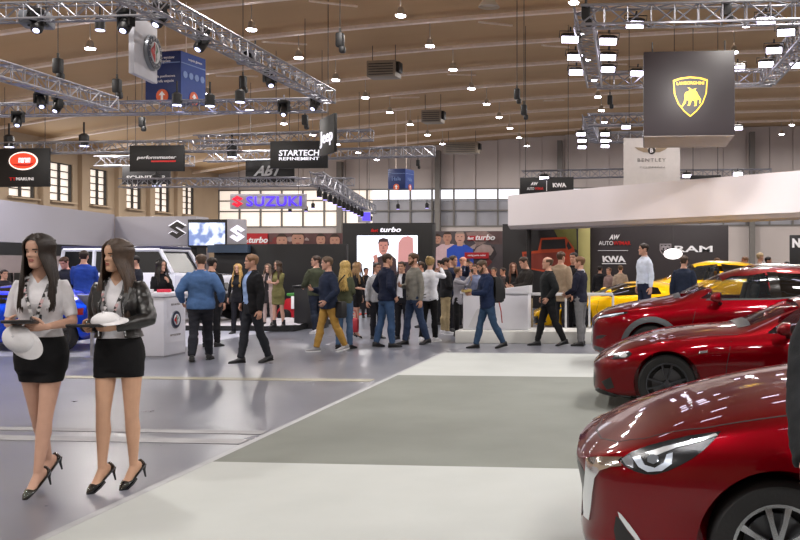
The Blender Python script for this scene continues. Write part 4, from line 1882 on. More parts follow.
# -- ABT
r, w, h = board('hanging_banner', 'black banner with big slanted silver letters, half behind the two-line banner', 'banner', rect(245.5, 158, 294, 182.5, 38), BANBLK)
letters(r, 'ABT', w * .62, h * .42, -.05, -.02, mat('silver_letters', 'a8a8ac', .35, metal=.5, var=0), shear=.45, bold=.03)
# -- STARTECH
r, w, h = board('hanging_banner', 'black banner with two lines of bold white capitals', 'banner', rect(270, 140.5, 327.5, 168.5, 33.5), BANBLK)
letters(r, 'STARTECH', w * .70, h * .21, .02, h * .06, WLIT, bold=.012, shear=.08)
letters(r, 'REFINEMENT', w * .70, h * .11, .02, -h * .15, WLIT, bold=.006)
# -- Jeep blade, turned to the aisle
a, b = at(319.5, 135, 28.5), at(334, 135, 27.2)
c = (a + b) / 2
root = thing('hanging_banner', 'tall black blade sign with white letters, turned away, right of the two-line banner', 'banner', (c.x, c.y, at(327, 136, 27.8).z), atan2(b.y - a.y, b.x - a.x))
wj = (b - a).length
G().box((0, .05, .03), (wj, .10, 1.2), bev=.01).build('panel', BANBLK, root, 30)
letters(root, 'Jeep', wj * .86, .52, 0, -.06, WLIT, bold=.012)
G().tube([(0, .05, .6), (0, .05, 4.5)], .012, 4).build('suspension_wire', WIRE, root)
# -- SUZUKI light box
S_POLY = [[(-.5, .18), (.0, .5), (.5, .2), (.22, .02), (-.02, .17), (-.20, .06), (.5, -.36), (.30, -.36), (-.5, .06)]]


def s_emblem(root, m, x, z, s, ext=.03, y=-.004, sx=None):
    up = [(-.50, .16), (.05, .50), (.50, .22), (.24, .06), (.04, .19), (-.06, .12), (.50, -.16), (.22, -.16), (-.50, .16)]
    A = [(0.0, .50), (.50, .22), (.27, .08), (.02, .22), (-.10, .14), (.50, -.20), (.18, -.20), (-.50, .20)]
    B = [(-x_, -z_) for x_, z_ in A]
    o = flat(root, A[:-1] + [(-.48, .2)], m, 'emblem', x, z, s, ext, y, sx=sx)
    flat(root, B[:-1] + [(.48, -.2)], m, 'emblem', x, z, s, ext, y - .001, sx=sx)


r, w, h = board('light_box_sign', 'pale light box with a red emblem and lit violet letters', 'sign', rect(230, 193.5, 305, 209, 41), mat('light_box', 'b9b4c0', .4, var=.02), .25)
s_emblem(r, glow('red_emblem_lit', 'e0203a', .9), -w * .40, 0, h * .78)
letters(r, 'SUZUKI', w * .73, h * .66, w * .09, 0, glow('violet_letters', '5a3cf0', 1.0), bold=.012, ext=.05, spacing=1.08)
r, w, h = board('light_box_sign', 'small tilted light box with a violet screen, right of the long violet sign', 'sign', rect(358.5, 210.5, 370.5, 222.5, 42), mat('light_box', 'b9b4c0', .4, var=.02), .2, rz=radians(25))
G().box((.08, -.012, 0), (w * .62, .02, h * .66)).build('screen', glow('violet_screen', '5040e8', 1.3), r, 0)

# -- white roundel board, turned
a, b = at(134.5, 45, 12.35), at(157, 45, 13.1)
c = (a + b) / 2
zt, zb = at(134.5, 14, 12.4).z, at(134.5, 74, 12.4).z
root = thing('hanging_banner', 'white hanging board with a round emblem, turned towards the aisle at upper left', 'banner', (c.x, c.y, (zt + zb) / 2), atan2(b.y - a.y, b.x - a.x))
wj = (b - a).length
G().box((0, .04, 0), (wj, .08, zt - zb), bev=.006).build('panel', mat('banner_white', 'c9c9d2', .6, var=.03), root, 30)
ax = .12 * wj


def roundel(root, R, x=0, z=0, y=-.004, k=1.0):
    g = G()
    g.lathe([(.001, y - .05 * k), (R, y - .05 * k), (R * 1.02, y), (.001, y)], (x, 0, z), 'Y', 36)
    o = g.build('roundel', mat('roundel_silver', '8e9298', .3, metal=.7, var=0), root, 30)
    y2 = y - .052 * k
    flat(o, oval(R * .93, R * .93), mat('roundel_navy', '14203c', .4, var=0), 'roundel_ring', x, z, ext=.006, y=y2)
    flat(o, oval(R * .62, R * .62), mat('roundel_white', 'd4d6da', .4, var=0), 'roundel_field', x, z, ext=.010, y=y2)
    flat(o, [(-.56, .10), (-.05, .10), (-.05, .55), (-.16, .55), (-.16, -.55), (-.05, -.55), (-.05, -.10), (-.56, -.10)], REDL, 'roundel_cross', x, z, R, .014, y2)
    flat(o, [(.1, -.5), (.22, -.3), (.16, -.05), (.34, .12), (.22, .36), (.10, .5), (.16, .2), (.05, .05), (.14, -.2)], mat('roundel_green', '2d6a44', .4, var=0), 'roundel_serpent', x, z, R, .014, y2)
    for k2 in range(14):
        a2 = 2 * pi * k2 / 14
        g = text_geo('ALFAROMEO'[k2 % 9] if 1 <= k2 < 10 else '-', R * .22, 0, .004)
        g.xf(Matrix.Translation((x + R * .77 * sin(a2 - 1.6), y2 - .006, z + R * .77 * cos(a2 - 1.6))) @ Matrix.Rotation(a2 - 1.6, 4, 'Y'))
        g.build('roundel_letter', WHT, o, 0) if R > .2 else None
    return o


roundel(root, .26, .17, -.01, k=1.0)
g = G()
for sx in (-.4, .4):
    g.tube([(sx * wj, .04, (zt - zb) / 2), (sx * wj, .04, 4.6)], .012, 4)
g.build('suspension_wire', WIRE, root)

# -- blue information cube
BLUE = mat('info_blue_lit', '1c3f8c', .5, var=.04)  # lighter copy of the cube blue, light put into the colour
BLUED = mat('info_blue_dark', '142c66', .5, var=.04)
ORNG = mat('info_orange', 'd8623a', .5, var=0)


def info_cube(label, cx, cy, cz, s, h, rz, full=True):
    root = thing('information_sign', label, 'sign', (cx, cy, cz), rz)
    G().box((0, 0, 0), (s, s, h), bev=.02).build('panel', BLUED if full else BLUED, root, 30)
    for i, (M, body) in enumerate(((Matrix.Translation((0, -s / 2, 0)), 'a'), (Matrix.Translation((s / 2, 0, 0)) @ Matrix.Rotation(pi / 2, 4, 'Z'), 'b'))):
        def put(g, name, m):
            g.xf(M)
            g.build(name, m, root, 0)
        if i == 1:
            put(G().box((0, -.008, 0), (s * .995, .012, h * .98)), 'lit_face_panel', BLUE)  # right face painted lighter to stand for its lit side
        put(G().box((0, -.018, h * .26), (s * .98, .012, h * .02)), 'divider', mat('info_light', '7a92c4', .5, var=0))
        if full:
            for k, (t, zz, ww) in enumerate((('strefa wystaw', .36, .56), ('targowa', .28, .34), ('Hala pawilonowa', -.02, .60), ('strefa wejscie', -.12, .52)) if i == 0 else (('wejscie glowne', .36, .56),)):
                g = text_geo(t, 1, 0, .008, s * ww, None)
                g.xf(Matrix.Translation((s * .06, -.018, h * zz)))
                put(g, 'lettering', WHT)
            if i == 1:
                for k in range(4):
                    g = G()
                    g.lathe([(.001, -.03), (s * .085, -.03), (s * .085, -.018), (.001, -.018)], (s * (-.34 + .23 * k), 0, h * .03), 'Y', 20)
                    put(g, 'pictogram', mat('info_light', '7a92c4', .5, var=0))
        else:
            g = text_geo('Hala', 1, 0, .008, s * .5, None)
            g.xf(Matrix.Translation((0, -.018, .0)))
            put(g, 'lettering', mat('info_light', '7a92c4', .5, var=0))
        g = G()
        g.lathe([(.001, -.035), (s * .17, -.035), (s * .17, -.018), (.001, -.018)], (0, 0, -h * .42), 'Y', 24)
        put(g, 'arrow_disc', ORNG)
        g = G()
        g.prism([(-.03, -.11), (.03, -.11), (.03, .02), (.09, .02), (0, .12), (-.09, .02), (-.03, .02)], (0, -.036, -h * .42), (s, 0, 0), (0, 0, s), (0, -.008, 0))
        put(g, 'arrow', WHT)
    g = G()
    for sx in (-.3, .3):
        g.tube([(sx * s, 0, h / 2), (sx * s, 0, roof_z(cx) + .2 - cz)], .02, 5)
    g.build('suspension_rod', BEAM, root)


p = at(180, 78, 26.0)
zt, zb = at(180, 50, 26).z, at(180, 99, 26).z
info_cube('big blue information cube with arrow discs, behind the white roundel board', p.x - .52, 26.72, (zt + zb) / 2, 1.22, zt - zb, radians(-8))
p = at(398, 178, 47)
zt, zb = at(398, 168.5, 47).z, at(398, 188.5, 47).z
info_cube('small far blue information cube before the back wall', p.x, 47.6, (zt + zb) / 2, 1.02, zt - zb, radians(-12), False)

# -- black cube with the gold shield
c, w, h = rect(643.5, 50, 735, 136, 22.0)
root = thing('hanging_cube', 'huge black hanging cube with a golden bull shield', 'cube sign', (c.x, 22.0 + w / 2, c.z))
GREYB = mat('cube_black_cloth', '2a2427', .42, var=.04, vscale=1.5)
G().box((0, 0, 0), (w, w, h), bev=.02).build('cloth_box', GREYB, root, 30)
G().box((0, 0, -h / 2 - .005), (w * .985, w * .985, .02)).build('underside', mat('cube_underside', '8d8682', .6, var=.05), root, 0)
GOLD = mat('gold_print', 'e8b81c', .35, metal=.25, var=.05)
y = -w / 2 - .004
SH = [(-.5, .42), (-.30, .485), (0, .52), (.30, .485), (.5, .42), (.47, .05), (.36, -.22), (.18, -.44), (0, -.58), (-.18, -.44), (-.36, -.22), (-.47, .05)]
sw = w * .405
so = flat(root, SH, GOLD, 'shield', .03, -.06, sw, .02, y, sx=sw * .94)
flat(so, [(a * .92, b * .92 - .005) for a, b in SH], mat('shield_black', '141214', .4, var=0), 'shield_field', .03, -.06, sw, .026, y, sx=sw * .94)
g = text_geo('LAMBORGHINI', 1, 0, .01, sw * .74, sw * .085, 1.0, .02)
for v in g.v:
    v.z -= (v.x / (sw * .4)) ** 2 * .012
g.xf(Matrix.Translation((.03, y - .026, -.06 + sw * .34)))
g.build('lettering', GOLD, so, 0)
bull = [(-.30, -.34), (-.24, -.33), (-.16, -.22), (-.13, -.10), (-.05, -.16), (-.06, -.26), (-.10, -.30), (-.02, -.31), (.02, -.20), (.05, -.12), (.13, -.16), (.15, -.27), (.12, -.33), (.20, -.32),
        (.21, -.18), (.24, -.08), (.30, -.14), (.29, -.24), (.33, -.23), (.35, -.10), (.27, .02), (.22, .12), (.16, .20), (.20, .26), (.12, .24), (.06, .22), (-.02, .28), (-.10, .29), (-.03, .24), (-.05, .17), (-.16, .13), (-.20, .04), (-.19, -.08), (-.22, -.20)]
flat(so, bull, GOLD, 'bull_figure', .03, -.08, sw * .82, .012, y - .026)
g = G()
for sx in (-.4, .4):
    for sy in (-.4, .4):
        g.tube([(sx * w, sy * w, h / 2), (sx * w, sy * w, 7.0 - c.z)], .02, 5)
g.build('suspension_wire', WIRE, root)

# -- winged banner
r, w, h = board('hanging_banner', 'white hanging banner with a winged emblem above the pale fascia', 'banner', rect(623.5, 137.5, 680, 188, 33.2), mat('banner_white_warm', 'dcd6d4', .6, var=.03), .1)
letters(r, 'BENTLEY', w * .50, .13, 0, .10, mat('sign_grey', '8c8784', .4, var=0), spacing=1.2)
for sx in (-1, 1):
    flat(r, [(sx * .10, -.06), (sx * .16, .10), (sx * .62, .14), (sx * .50, .04), (sx * .30, -.05)], mat('wing_bronze', 'a4927c', .4, metal=.3, var=.05), 'emblem_wing', 0, .44)
flat(r, oval(.14, .14), mat('emblem_dark', '3a3634', .4, var=0), 'emblem_disc', 0, .45, ext=.03)
letters(r, 'B', .11, .15, 0, .45, WHT, 'emblem_lettering', y=-.034, bold=.03)
letters(r, 'POZNAN', w * .44, .07, .02, -.16, mat('sign_pale_grey', 'b4b0ae', .4, var=0))
# -- two-logo banner
r, w, h = board('hanging_banner', 'black banner with two small white logos divided by a line', 'banner', rect(520, 177, 573.5, 194.5, 33), BANBLK)
letters(r, 'AW', .28, .12, -w * .23, .08, WHT, 'emblem', .3, bold=.04)
letters(r, 'AUTO', .26, .10, -w * .30, -.10, WHT, bold=.01)
letters(r, 'WIMAR', .32, .10, -w * .14, -.10, REDL, bold=.01)
G().box((0, -.01, 0), (.02, .02, h * .6)).build('divider', WHT, r, 0)
letters(r, 'KWA', w * .26, .16, w * .24, .02, WHT, bold=.05, shear=-.1)
r, w, h = board('hanging_banner', 'narrow black banner right of the white winged banner', 'banner', rect(690, 175, 721, 181, 34.6), BANBLK)

# -- right stand: white fascia running towards the viewer, panels below
A, B = V((at(508, 210, 30.0).x, 30.0, 0)), V((5.6, 21.05, 0))
dirv = (B - A).normalized()
back = V((-dirv.y, dirv.x, 0))
if back.y < 0:
    back = -back
z0, z1 = 2.82, 3.84
root = thing('fascia', 'long pale fascia sweeping in from the right above the dark panels', 'fascia', tuple(A))
g = G()
rings = []
n = 14
for i in range(n + 1):
    t = i / n
    p = (B - A) * t + back * (-.9 * t * (1 - t) * 0.6)
    q = p + back * 1.3
    rings.append([V((p.x, p.y, z0)), V((p.x, p.y, z1)), V((q.x, q.y, z1)), V((q.x, q.y, z0))])
g.loft(rings)
g.build('panel', FASCW, root, 30)
g = G()
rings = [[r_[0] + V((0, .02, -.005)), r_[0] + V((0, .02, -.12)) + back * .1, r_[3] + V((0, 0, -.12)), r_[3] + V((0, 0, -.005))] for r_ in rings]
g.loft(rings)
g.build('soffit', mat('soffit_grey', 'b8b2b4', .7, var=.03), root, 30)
for t in (.02, .97):
    p = (B - A) * t + back * .7
    G().tube([(p.x, p.y, 0), (p.x, p.y, z0 - .02)], .08, 10).build('post', mat('panel_black', '1c191b', .6, var=.06), root)

PANB = mat('panel_brown_black', '2b2427', .55, var=.05)
c, w, h = rect(589.5, 225, 728.5, 290, 31.4)


def wall_panel(name, label, cat, px0, py0, px1, Y, m, depth=.12):
    a, b = at(px0, py0, Y), at(px1, py0, Y)
    root = thing(name, label, cat, ((a.x + b.x) / 2, Y, 0))
    w, h = b.x - a.x, a.z
    G().box((0, depth / 2, h / 2), (w, depth, h), bev=.01).build('panel', m, root, 30)
    return root, w, h


r, w, h = wall_panel('display_wall', 'dark brown display wall with white and red company names', 'display wall', 590, 225.5, 728.5, 31.4, PANB)
xx = lambda px: at(px, 240, 31.4).x - r.location.x
zz = lambda py: at(660, py, 31.4).z
letters(r, 'AW', .38, .17, xx(614.5), zz(237), WHT, 'emblem', .3, bold=.05)
letters(r, 'AUTO', .50, .14, xx(606), zz(243), WHT)
letters(r, 'WIMAR', .60, .14, xx(622), zz(243), REDL, bold=.01)
G().box((xx(613), -.01, zz(250.5)), (1.05, .02, .015)).build('divider', WHT, r, 0)
letters(r, 'KWA', .82, .22, xx(614), zz(259), WHT, bold=.05, shear=-.1)
G().box((xx(614), -.01, zz(263.6)), (.84, .02, .03)).build('divider', WHT, r, 0)
letters(r, 'RAM', 1.30, .22, xx(693.5), zz(249), WHT, bold=.02)
s1 = [(-.5, .5), (.5, .5), (.5, -.1), (.3, -.4), (0, -.62), (-.3, -.4), (-.5, -.1)]
sh = flat(r, s1, mat('shield_silver', 'a49ea4', .3, metal=.5, var=0), 'shield', xx(665.5), zz(249.5), .40)
flat(sh, [(a * .82, b * .82) for a, b in s1], PANB, 'shield_field', xx(665.5), zz(249.5), .40, .024)
flat(sh, [(-.36, .30), (-.14, .38), (0, .28), (.14, .38), (.36, .30), (.38, .0), (.24, -.08), (.26, .14), (.10, .16), (.14, -.16), (.06, -.40), (-.06, -.40), (-.14, -.16), (-.10, .16), (-.26, .14), (-.24, -.08), (-.38, .0)], mat('shield_silver', 'a49ea4', .3, metal=.5, var=0), 'ram_head', xx(665.5), zz(249.5), .40, .03)

r, w, h = wall_panel('display_wall', 'yellow-green upright panel between the two dark display walls', 'display wall', 578, 222, 590, 31.2, mat('panel_lime', 'b8b070', .6, var=.08, vscale=1.0))
r, w, h = wall_panel('display_wall', 'black display wall with a big picture of an orange pickup truck', 'display wall', 502.5, 224, 578, 31.0, mat('panel_black', '1c191b', .6, var=.06))
xx = lambda px: at(px, 240, 31.0).x - r.location.x
zz = lambda py: at(540, py, 31.0).z
P = lambda pts: [(xx(a), zz(b)) for a, b in pts]
ORT = mat('truck_orange', 'b0401c', .5, var=.10, vscale=2)
ORD = mat('truck_orange_dark', '78281a', .5, var=.12, vscale=2)
DKP = mat('print_black', '18161a', .5, var=.1)
flat(r, P([(553, 228), (576, 226), (577, 250), (566, 246), (558, 238)]), mat('print_glow_yellow', '6c6a34', .6, var=.2, vscale=1.5), 'picture', ext=.004)
tr = flat(r, P([(522, 252), (538, 250.5), (541, 238), (566, 237), (574, 248), (577, 262), (576, 276), (560, 275), (524, 268)]), ORT, 'truck_picture', ext=.010)
flat(tr, P([(542, 240), (565, 239), (566, 248.5), (541, 249.5)]), DKP, 'picture_window', ext=.014)
flat(tr, P([(568, 241), (572, 248), (568.5, 250), (566.6, 246)]), DKP, 'picture_window', ext=.014)
flat(tr, P([(524, 254), (560, 252), (561, 273), (525, 267)]), ORD, 'picture_tailgate', ext=.013)
flat(tr, P([(562, 255), (566, 252), (566, 259), (563, 262)]), REDL, 'picture_lamp', ext=.015)
flat(r, P([(521, 268), (576, 277), (576, 284), (522, 276)]), DKP, 'picture_bumper', ext=.012)

# far right black sign wall
r, w, h = wall_panel('display_wall', 'black display wall with white letters at the right picture edge', 'display wall', 790, 235, 812, 30, BANBLK)
letters(r, 'IVECO', 1.9, .32, .72, at(792, 243, 30).z, WHT, bold=.04) if False else letters(r, 'N', .26, .30, -w * .5 + .20, at(792, 243, 30).z, WHT, bold=.05)
# white lamp balloon before the shield
root = thing('pendant_lamp', 'glowing white oval pendant lamp before the dark brown display wall', 'lamp', tuple(at(673, 254, 29.4)))
G().ell((0, 0, 0), (.30, .30, .17), 20, 12).build('shade', glow('pendant_glow', 'fff8f4', 2.2), root)
g = G()
g.tube([(0, 0, .17), (0, 0, 1.2)], .01, 5)
g.build('cord', WIRE, root)

# -- left stand fascia
zf0, zf1 = at(150, 246, 26).z, at(150, 216.5, 26).z
xa, xb = at(114.5, 230, 26).x, at(196, 230, 26).x
root = thing('fascia', 'grey stand fascia on the left with a silver emblem at its right end', 'fascia', (xa, 26, 0))
h = zf1 - zf0
G().box(((xb - xa) / 2, .4, (zf0 + zf1) / 2), (xb - xa, .8, h), bev=.01).build('panel', FASC, root, 30)
g = G()
a0 = at(-12, 228, 19.0)
L0 = V((xa, 0, 0))
p_far, p_near = V((0, 0, 0)), V((a0.x - xa, -7.0, 0))
dx = (p_near - p_far)
nn = V((-dx.y, dx.x, 0)).normalized()
if nn.x > 0:
    nn = -nn
g.loft([[V((q.x, q.y, zf0 - .02)), V((q.x, q.y, zf1 + .06)), V((q.x, q.y, zf1 + .06)) + nn * .6, V((q.x, q.y, zf0 - .02)) + nn * .6] for q in (p_near, p_far)])
g.build('side_panel', FASC, root, 30)
g = G()
g.loft([[V((q.x, q.y, zf0 - .32)), V((q.x, q.y, zf0 - .03)), V((q.x, q.y, zf0 - .03)) + nn * .5, V((q.x, q.y, zf0 - .32)) + nn * .5] for q in (p_near + V((0, .1, 0)), p_far - V((0, .1, 0)))])
g.build('side_beam', BANBLK, root, 30)
s_emblem(root, mat('emblem_dark', '3a3634', .4, var=0), at(177.5, 230, 26).x - xa, at(177.5, 230, 25.98).z, .52, .03, -.004, sx=.52)
s_emblem(root, WLIT, at(177.5, 230, 26).x - xa, at(177.5, 230, 25.98).z + .02, .56, .012, -.003, sx=.58)
g = G().box(((xb - xa) / 2, .45, zf0 - .13), (xb - xa - .1, .6, .24))
g.build('lower_beam', BANBLK, root, 0)
for q in ((.1, .4), (xb - xa - .1, .4)):
    G().box((q[0], q[1], zf0 / 2 - .12), (.12, .12, zf0 - .24)).build('post', BANBLK, root, 0)
# screen block and second emblem on its return
x2 = at(225, 230, 25.4).x
root = thing('video_screen', 'bright video screen block at the right end of the grey fascia', 'screen', (xb, 25.5, 0))
w2 = x2 - xb
zs1 = at(210, 221, 25.5).z
G().box((w2 / 2, .4, (zf0 + zs1) / 2), (w2, .8, zs1 - zf0 + .1), bev=.01).build('cabinet', BANBLK, root, 30)
m = mat('screen_picture', '8fa6d8', .3, var=0)
nt = m.node_tree
b_ = nt.nodes['Principled BSDF']
n_ = nt.nodes.new('ShaderNodeTexNoise')
n_.inputs['Scale'].default_value = 3.2
n_.inputs['Detail'].default_value = 2
tc = nt.nodes.new('ShaderNodeTexCoord')
nt.links.new(tc.outputs['Object'], n_.inputs['Vector'])
rr = nt.nodes.new('ShaderNodeValToRGB')
rr.color_ramp.elements[0].position, rr.color_ramp.elements[1].position = .42, .56
rr.color_ramp.elements[0].color, rr.color_ramp.elements[1].color = lin('4a5a88'), lin('eef2ff')
nt.links.new(n_.outputs['Fac'], rr.inputs['Fac'])
nt.links.new(rr.outputs['Color'], b_.inputs['Emission Color'])
b_.inputs['Emission Strength'].default_value = 1.1
G().box((w2 * .5, -.012, (zf0 + zs1) / 2 - .02), (w2 * .92, .02, zs1 - zf0 - .06)).build('screen', m, root, 0)
xc = at(230.5, 230, 25.9).x
root = thing('fascia', 'narrow grey fascia end with a silver emblem, right of the video screen', 'fascia', (x2 + .02, 25.5, 0), radians(38))
G().box((.28, .06, (zf0 + zs1) / 2), (.56, .12, zs1 - zf0 + .12), bev=.01).build('panel', FASC, root, 30)
s_emblem(root, WLIT, .28, (zf0 + zs1) / 2, .5, .03, sx=.44)

# -- dark back wall and long beam behind the white vehicle
zt = at(290, 244, 25.2).z
a, b = at(214, 250, 25.2), at(346, 250, 25.2)
root = thing('display_wall', 'long black display wall behind the woman in the olive dress', 'display wall', ((a.x + b.x) / 2, 25.2, 0))
G().box((0, .1, zt / 2), (b.x - a.x, .2, zt), bev=.01).build('panel', mat('wall_black', '0a0a0f', .5, var=.08), root, 30)
G().box((-(b.x - a.x) / 2 + .5, -.10, zt - .14), (1.2, .2, .22)).build('end_panel', mat('panel_bluegrey', '3a4c64', .4, var=.15, vscale=2), root, 0)
a, b = at(-8, 250, 27.5), at(206, 250, 27.5)
root = thing('display_wall', 'pale inner wall of the left stand behind the blue coupe', 'display wall', ((a.x + b.x) / 2, 27.5, 0))
G().box((0, .1, .98), (b.x - a.x, .2, 1.96)).build('panel', mat('inner_wall_pale', '9a8f92', .6, var=.15, vscale=.8), root, 0)
g = G()
for k in range(9):
    g.box((-(b.x - a.x) / 2 + (k + .6) * (b.x - a.x) / 9, -.06, 1.0), (.9 if k % 2 else .5, .08, 1.7 if k > 3 else .5))
g.build('dark_panel', BANBLK, root, 0)

# -- turbo walls
FACE = mat('print_skin', 'b98a76', .6, var=.08)
FACE2 = mat('print_skin_pale', 'c69a8a', .6, var=.08)
HAIRP = mat('print_hair', '3a2a22', .6, var=.1)
c, w, h = rect(342.5, 223, 432.5, 300, 30)
a, b = at(342.5, 223, 30), at(432.5, 223, 30)
root = thing('video_wall', 'tall black video wall with a lit picture of two men', 'video wall', ((a.x + b.x) / 2, 30, 0))
W_ = b.x - a.x
G().box((0, .25, a.z / 2), (W_, .5, a.z), bev=.01).build('cabinet', BANBLK, root, 30)
xx = lambda px: at(px, 250, 29.98).x - root.location.x
zz = lambda py: at(390, py, 29.98).z
letters(root, 'turbo', .72, .17, xx(390.5), zz(229.5), WLIT, shear=.25, bold=.015)
letters(root, 'fast', .26, .11, xx(374.5), zz(230.3), REDL, shear=.25, bold=.03)
sx0, sx1, sz0, sz1 = xx(357), xx(417.5), zz(285), zz(235.5)
sc = G().box(((sx0 + sx1) / 2, -.012, (sz0 + sz1) / 2), (sx1 - sx0, .02, sz1 - sz0)).build('screen', glow('screen_white', 'e6ecfa', 1.25), root, 0)
SK1 = glow('screen_skin', 'b07a70', .55)
SK2 = glow('screen_dark', '3a2c30', .5)
P = lambda pts: [(xx(a_), zz(b_)) for a_, b_ in pts]
flat(sc, P([(378.5, 242), (381, 239.5), (386, 239.5), (388.5, 243), (388.5, 248), (386, 254), (382.5, 255.5), (379.5, 252.5), (378.5, 247)]), SK1, 'picture_face', ext=.004, y=-.024)
flat(sc, P([(378, 244), (379, 239.5), (383, 237.8), (388, 239), (389.5, 245), (388, 246), (387.5, 241.8), (380, 241.8)]), SK2, 'picture_hair', ext=.006, y=-.024)
for q_ in ((381.2, 245.2), (385.6, 245.2)):
    flat(sc, P([(q_[0] - .9, q_[1] + .35), (q_[0] - .9, q_[1] - .35), (q_[0] + .9, q_[1] - .35), (q_[0] + .9, q_[1] + .35)]), SK2, 'picture_eye', ext=.006, y=-.024)
flat(sc, P([(381.4, 251.4), (381.6, 250.7), (385.6, 250.6), (385.8, 251.3)]), SK2, 'picture_mouth', ext=.006, y=-.024)
flat(sc, P([(382.8, 246), (384, 246), (384.5, 249.2), (382.4, 249.2)]), glow('screen_nose', '96605a', .5), 'picture_nose', ext=.006, y=-.024)
flat(sc, P([(372, 285), (373, 262), (378, 257), (389, 253), (396, 259), (398, 285)]), SK2, 'picture_jacket', ext=.005, y=-.024)
flat(sc, P([(373, 256), (377, 254), (378, 262), (375, 264)]), SK1, 'picture_hand', ext=.007, y=-.024)
flat(sc, P([(398, 262), (398.5, 243), (402, 237.5), (408, 236), (413, 238), (414, 262)]), glow('screen_skin_pink', 'c08a8a', .6), 'picture_face', ext=.004, y=-.024)
flat(sc, P([(396, 285), (398, 262), (414, 262), (416, 285)]), SK2, 'picture_jacket', ext=.005, y=-.024)


def collage(label, px0, py0, px1, py1, Y, faces, base, red, seedv, txt):
    c, w, h = rect(px0, py0, px1, py1, Y)
    root = thing('poster_banner', label, 'poster', (c.x, Y, 0))
    zb = at(px0, py1, Y).z
    G().box((0, .04, c.z), (w, .08, h), bev=.005).build('panel', base, root, 30)
    for sx in (-.47, .47):
        G().box((sx * w, .11, c.z / 2 + h / 4), (.08, .06, c.z + h / 2)).build('post', DSTEEL, root, 0)
    X = lambda px: at(px, py0, Y).x - c.x
    Z = lambda py: at(px0, py, Y).z
    random.seed(seedv)
    tones = [mat('collage_%d' % k, q, .6, var=.2, vscale=4) for k, q in enumerate(('5a4444', '8a7470', '30282c', 'a08c88', '6e2c2c', '443c44'))]
    for k in range(16):
        cx_, cz_ = random.uniform(-.48, .46) * w, c.z + random.uniform(-.42, .42) * h
        s_ = random.uniform(.12, .34) * min(h, 1.4)
        pts = []
        for q in range(7):
            a_ = 2 * pi * q / 7
            rr = s_ * random.uniform(.5, 1)
            pts.append((max(-w * .495, min(w * .495, cx_ + rr * cos(a_) * 1.5)), max(c.z - h * .495, min(c.z + h * .495, cz_ + rr * sin(a_)))))
        flat(root, pts, tones[k % 6], 'picture_patch', ext=.002 + .0004 * k)
    for j, (fx, fy, s_, skin, shirt) in enumerate(faces):
        x, z = X(fx), Z(fy)
        if shirt:
            top = s_ * -1.25
            zb_ = c.z - h * .49
            flat(root, [(x - s_ * 2.4, zb_), (x - s_ * 2.2, z + top - s_ * .7), (x - s_ * 1.1, z + top), (x + s_ * 1.1, z + top), (x + s_ * 2.2, z + top - s_ * .7), (x + s_ * 2.4, zb_)], mat('print_shirt_' + shirt, shirt, .6, var=.06), 'picture_shirt', ext=.012 + .003 * j)
            flat(root, [(x - s_ * .45, z + top - s_ * .2), (x + s_ * .45, z + top - s_ * .2), (x + s_ * .5, z - s_ * .6), (x - s_ * .5, z - s_ * .6)], skin, 'picture_neck', ext=.016 + .003 * j)
        zlim = c.z - h * .49
        clampz = lambda P_: [(a_, max(zlim, min(c.z + h * .49, b_))) for a_, b_ in P_]
        flat(root, clampz([(x + a_, z + b_) for a_, b_ in oval(s_ * .82, s_ * 1.08, 20)]), skin, 'picture_face', ext=.018 + .003 * j)
        flat(root, clampz([(x + a_, z + b_) for a_, b_ in oval(s_ * .88, s_ * 1.2, 16, .35, pi - .35)] + [(x - s_ * .6, z + s_ * .62), (x + s_ * .6, z + s_ * .62)]), HAIRP if skin is FACE else mat('print_hair_grey', '9a8a80', .6, var=.1), 'picture_hair', ext=.020 + .003 * j)
        for sg in (-1, 1):
            flat(root, clampz([(x + sg * s_ * .32 + a_, z + s_ * .12 + b_) for a_, b_ in oval(s_ * .13, s_ * .07, 8)]), HAIRP, 'picture_eye', ext=.020 + .003 * j)
        flat(root, clampz([(x + a_, z - s_ * .5 + b_) for a_, b_ in oval(s_ * .3, s_ * .08, 8)]), mat('print_lips', '8a4a44', .6, var=0), 'picture_mouth', ext=.020 + .003 * j)
    for (x0, y0, x1, y1) in red:
        G().box(((X(x0) + X(x1)) / 2, -.03, (Z(y0) + Z(y1)) / 2), (X(x1) - X(x0), .06, Z(y0) - Z(y1))).build('red_panel', mat('poster_red', 'b01c24', .5, var=.1), root, 0)
    for t, tx, ty, tw, th, m_ in txt:
        letters(root, t, tw, th, X(tx), Z(ty), m_, shear=.25, bold=.03, ext=.02, y=-.062)


collage('wide red and brown racing poster with faces, above the long black display wall', 238, 233, 342, 248, 34,
        [(282, 241, .26, FACE, None), (298, 239.5, .30, FACE, None), (321, 240, .22, FACE, None), (335, 241, .24, FACE, None)], mat('poster_brown', '5c3c3c', .6, var=.2, vscale=2),
        [(239, 233.5, 268, 247)], 11, [('turbo', 259, 240, .78, .24, WHT), ('fast', 246, 241, .24, .13, WHT)])
collage('racing poster with two standing men in pink and blue shirts, right of the video wall', 432, 231, 502.5, 285, 34,
        [(437.5, 239, .17, FACE, None), (447.5, 237.5, .20, FACE, 'd8b8be'), (460, 237.5, .23, FACE2, '2a52c0')], mat('poster_grey', '4c4448', .6, var=.2, vscale=2),
        [(465, 252.5, 489, 258.5), (468, 236, 490, 240.5)], 23, [('turbo', 485.5, 237.5, .76, .22, WHT), ('fast', 471, 238.2, .24, .12, WHT), ('racing parts outlet', 477, 255.5, .7, .08, WHT)])

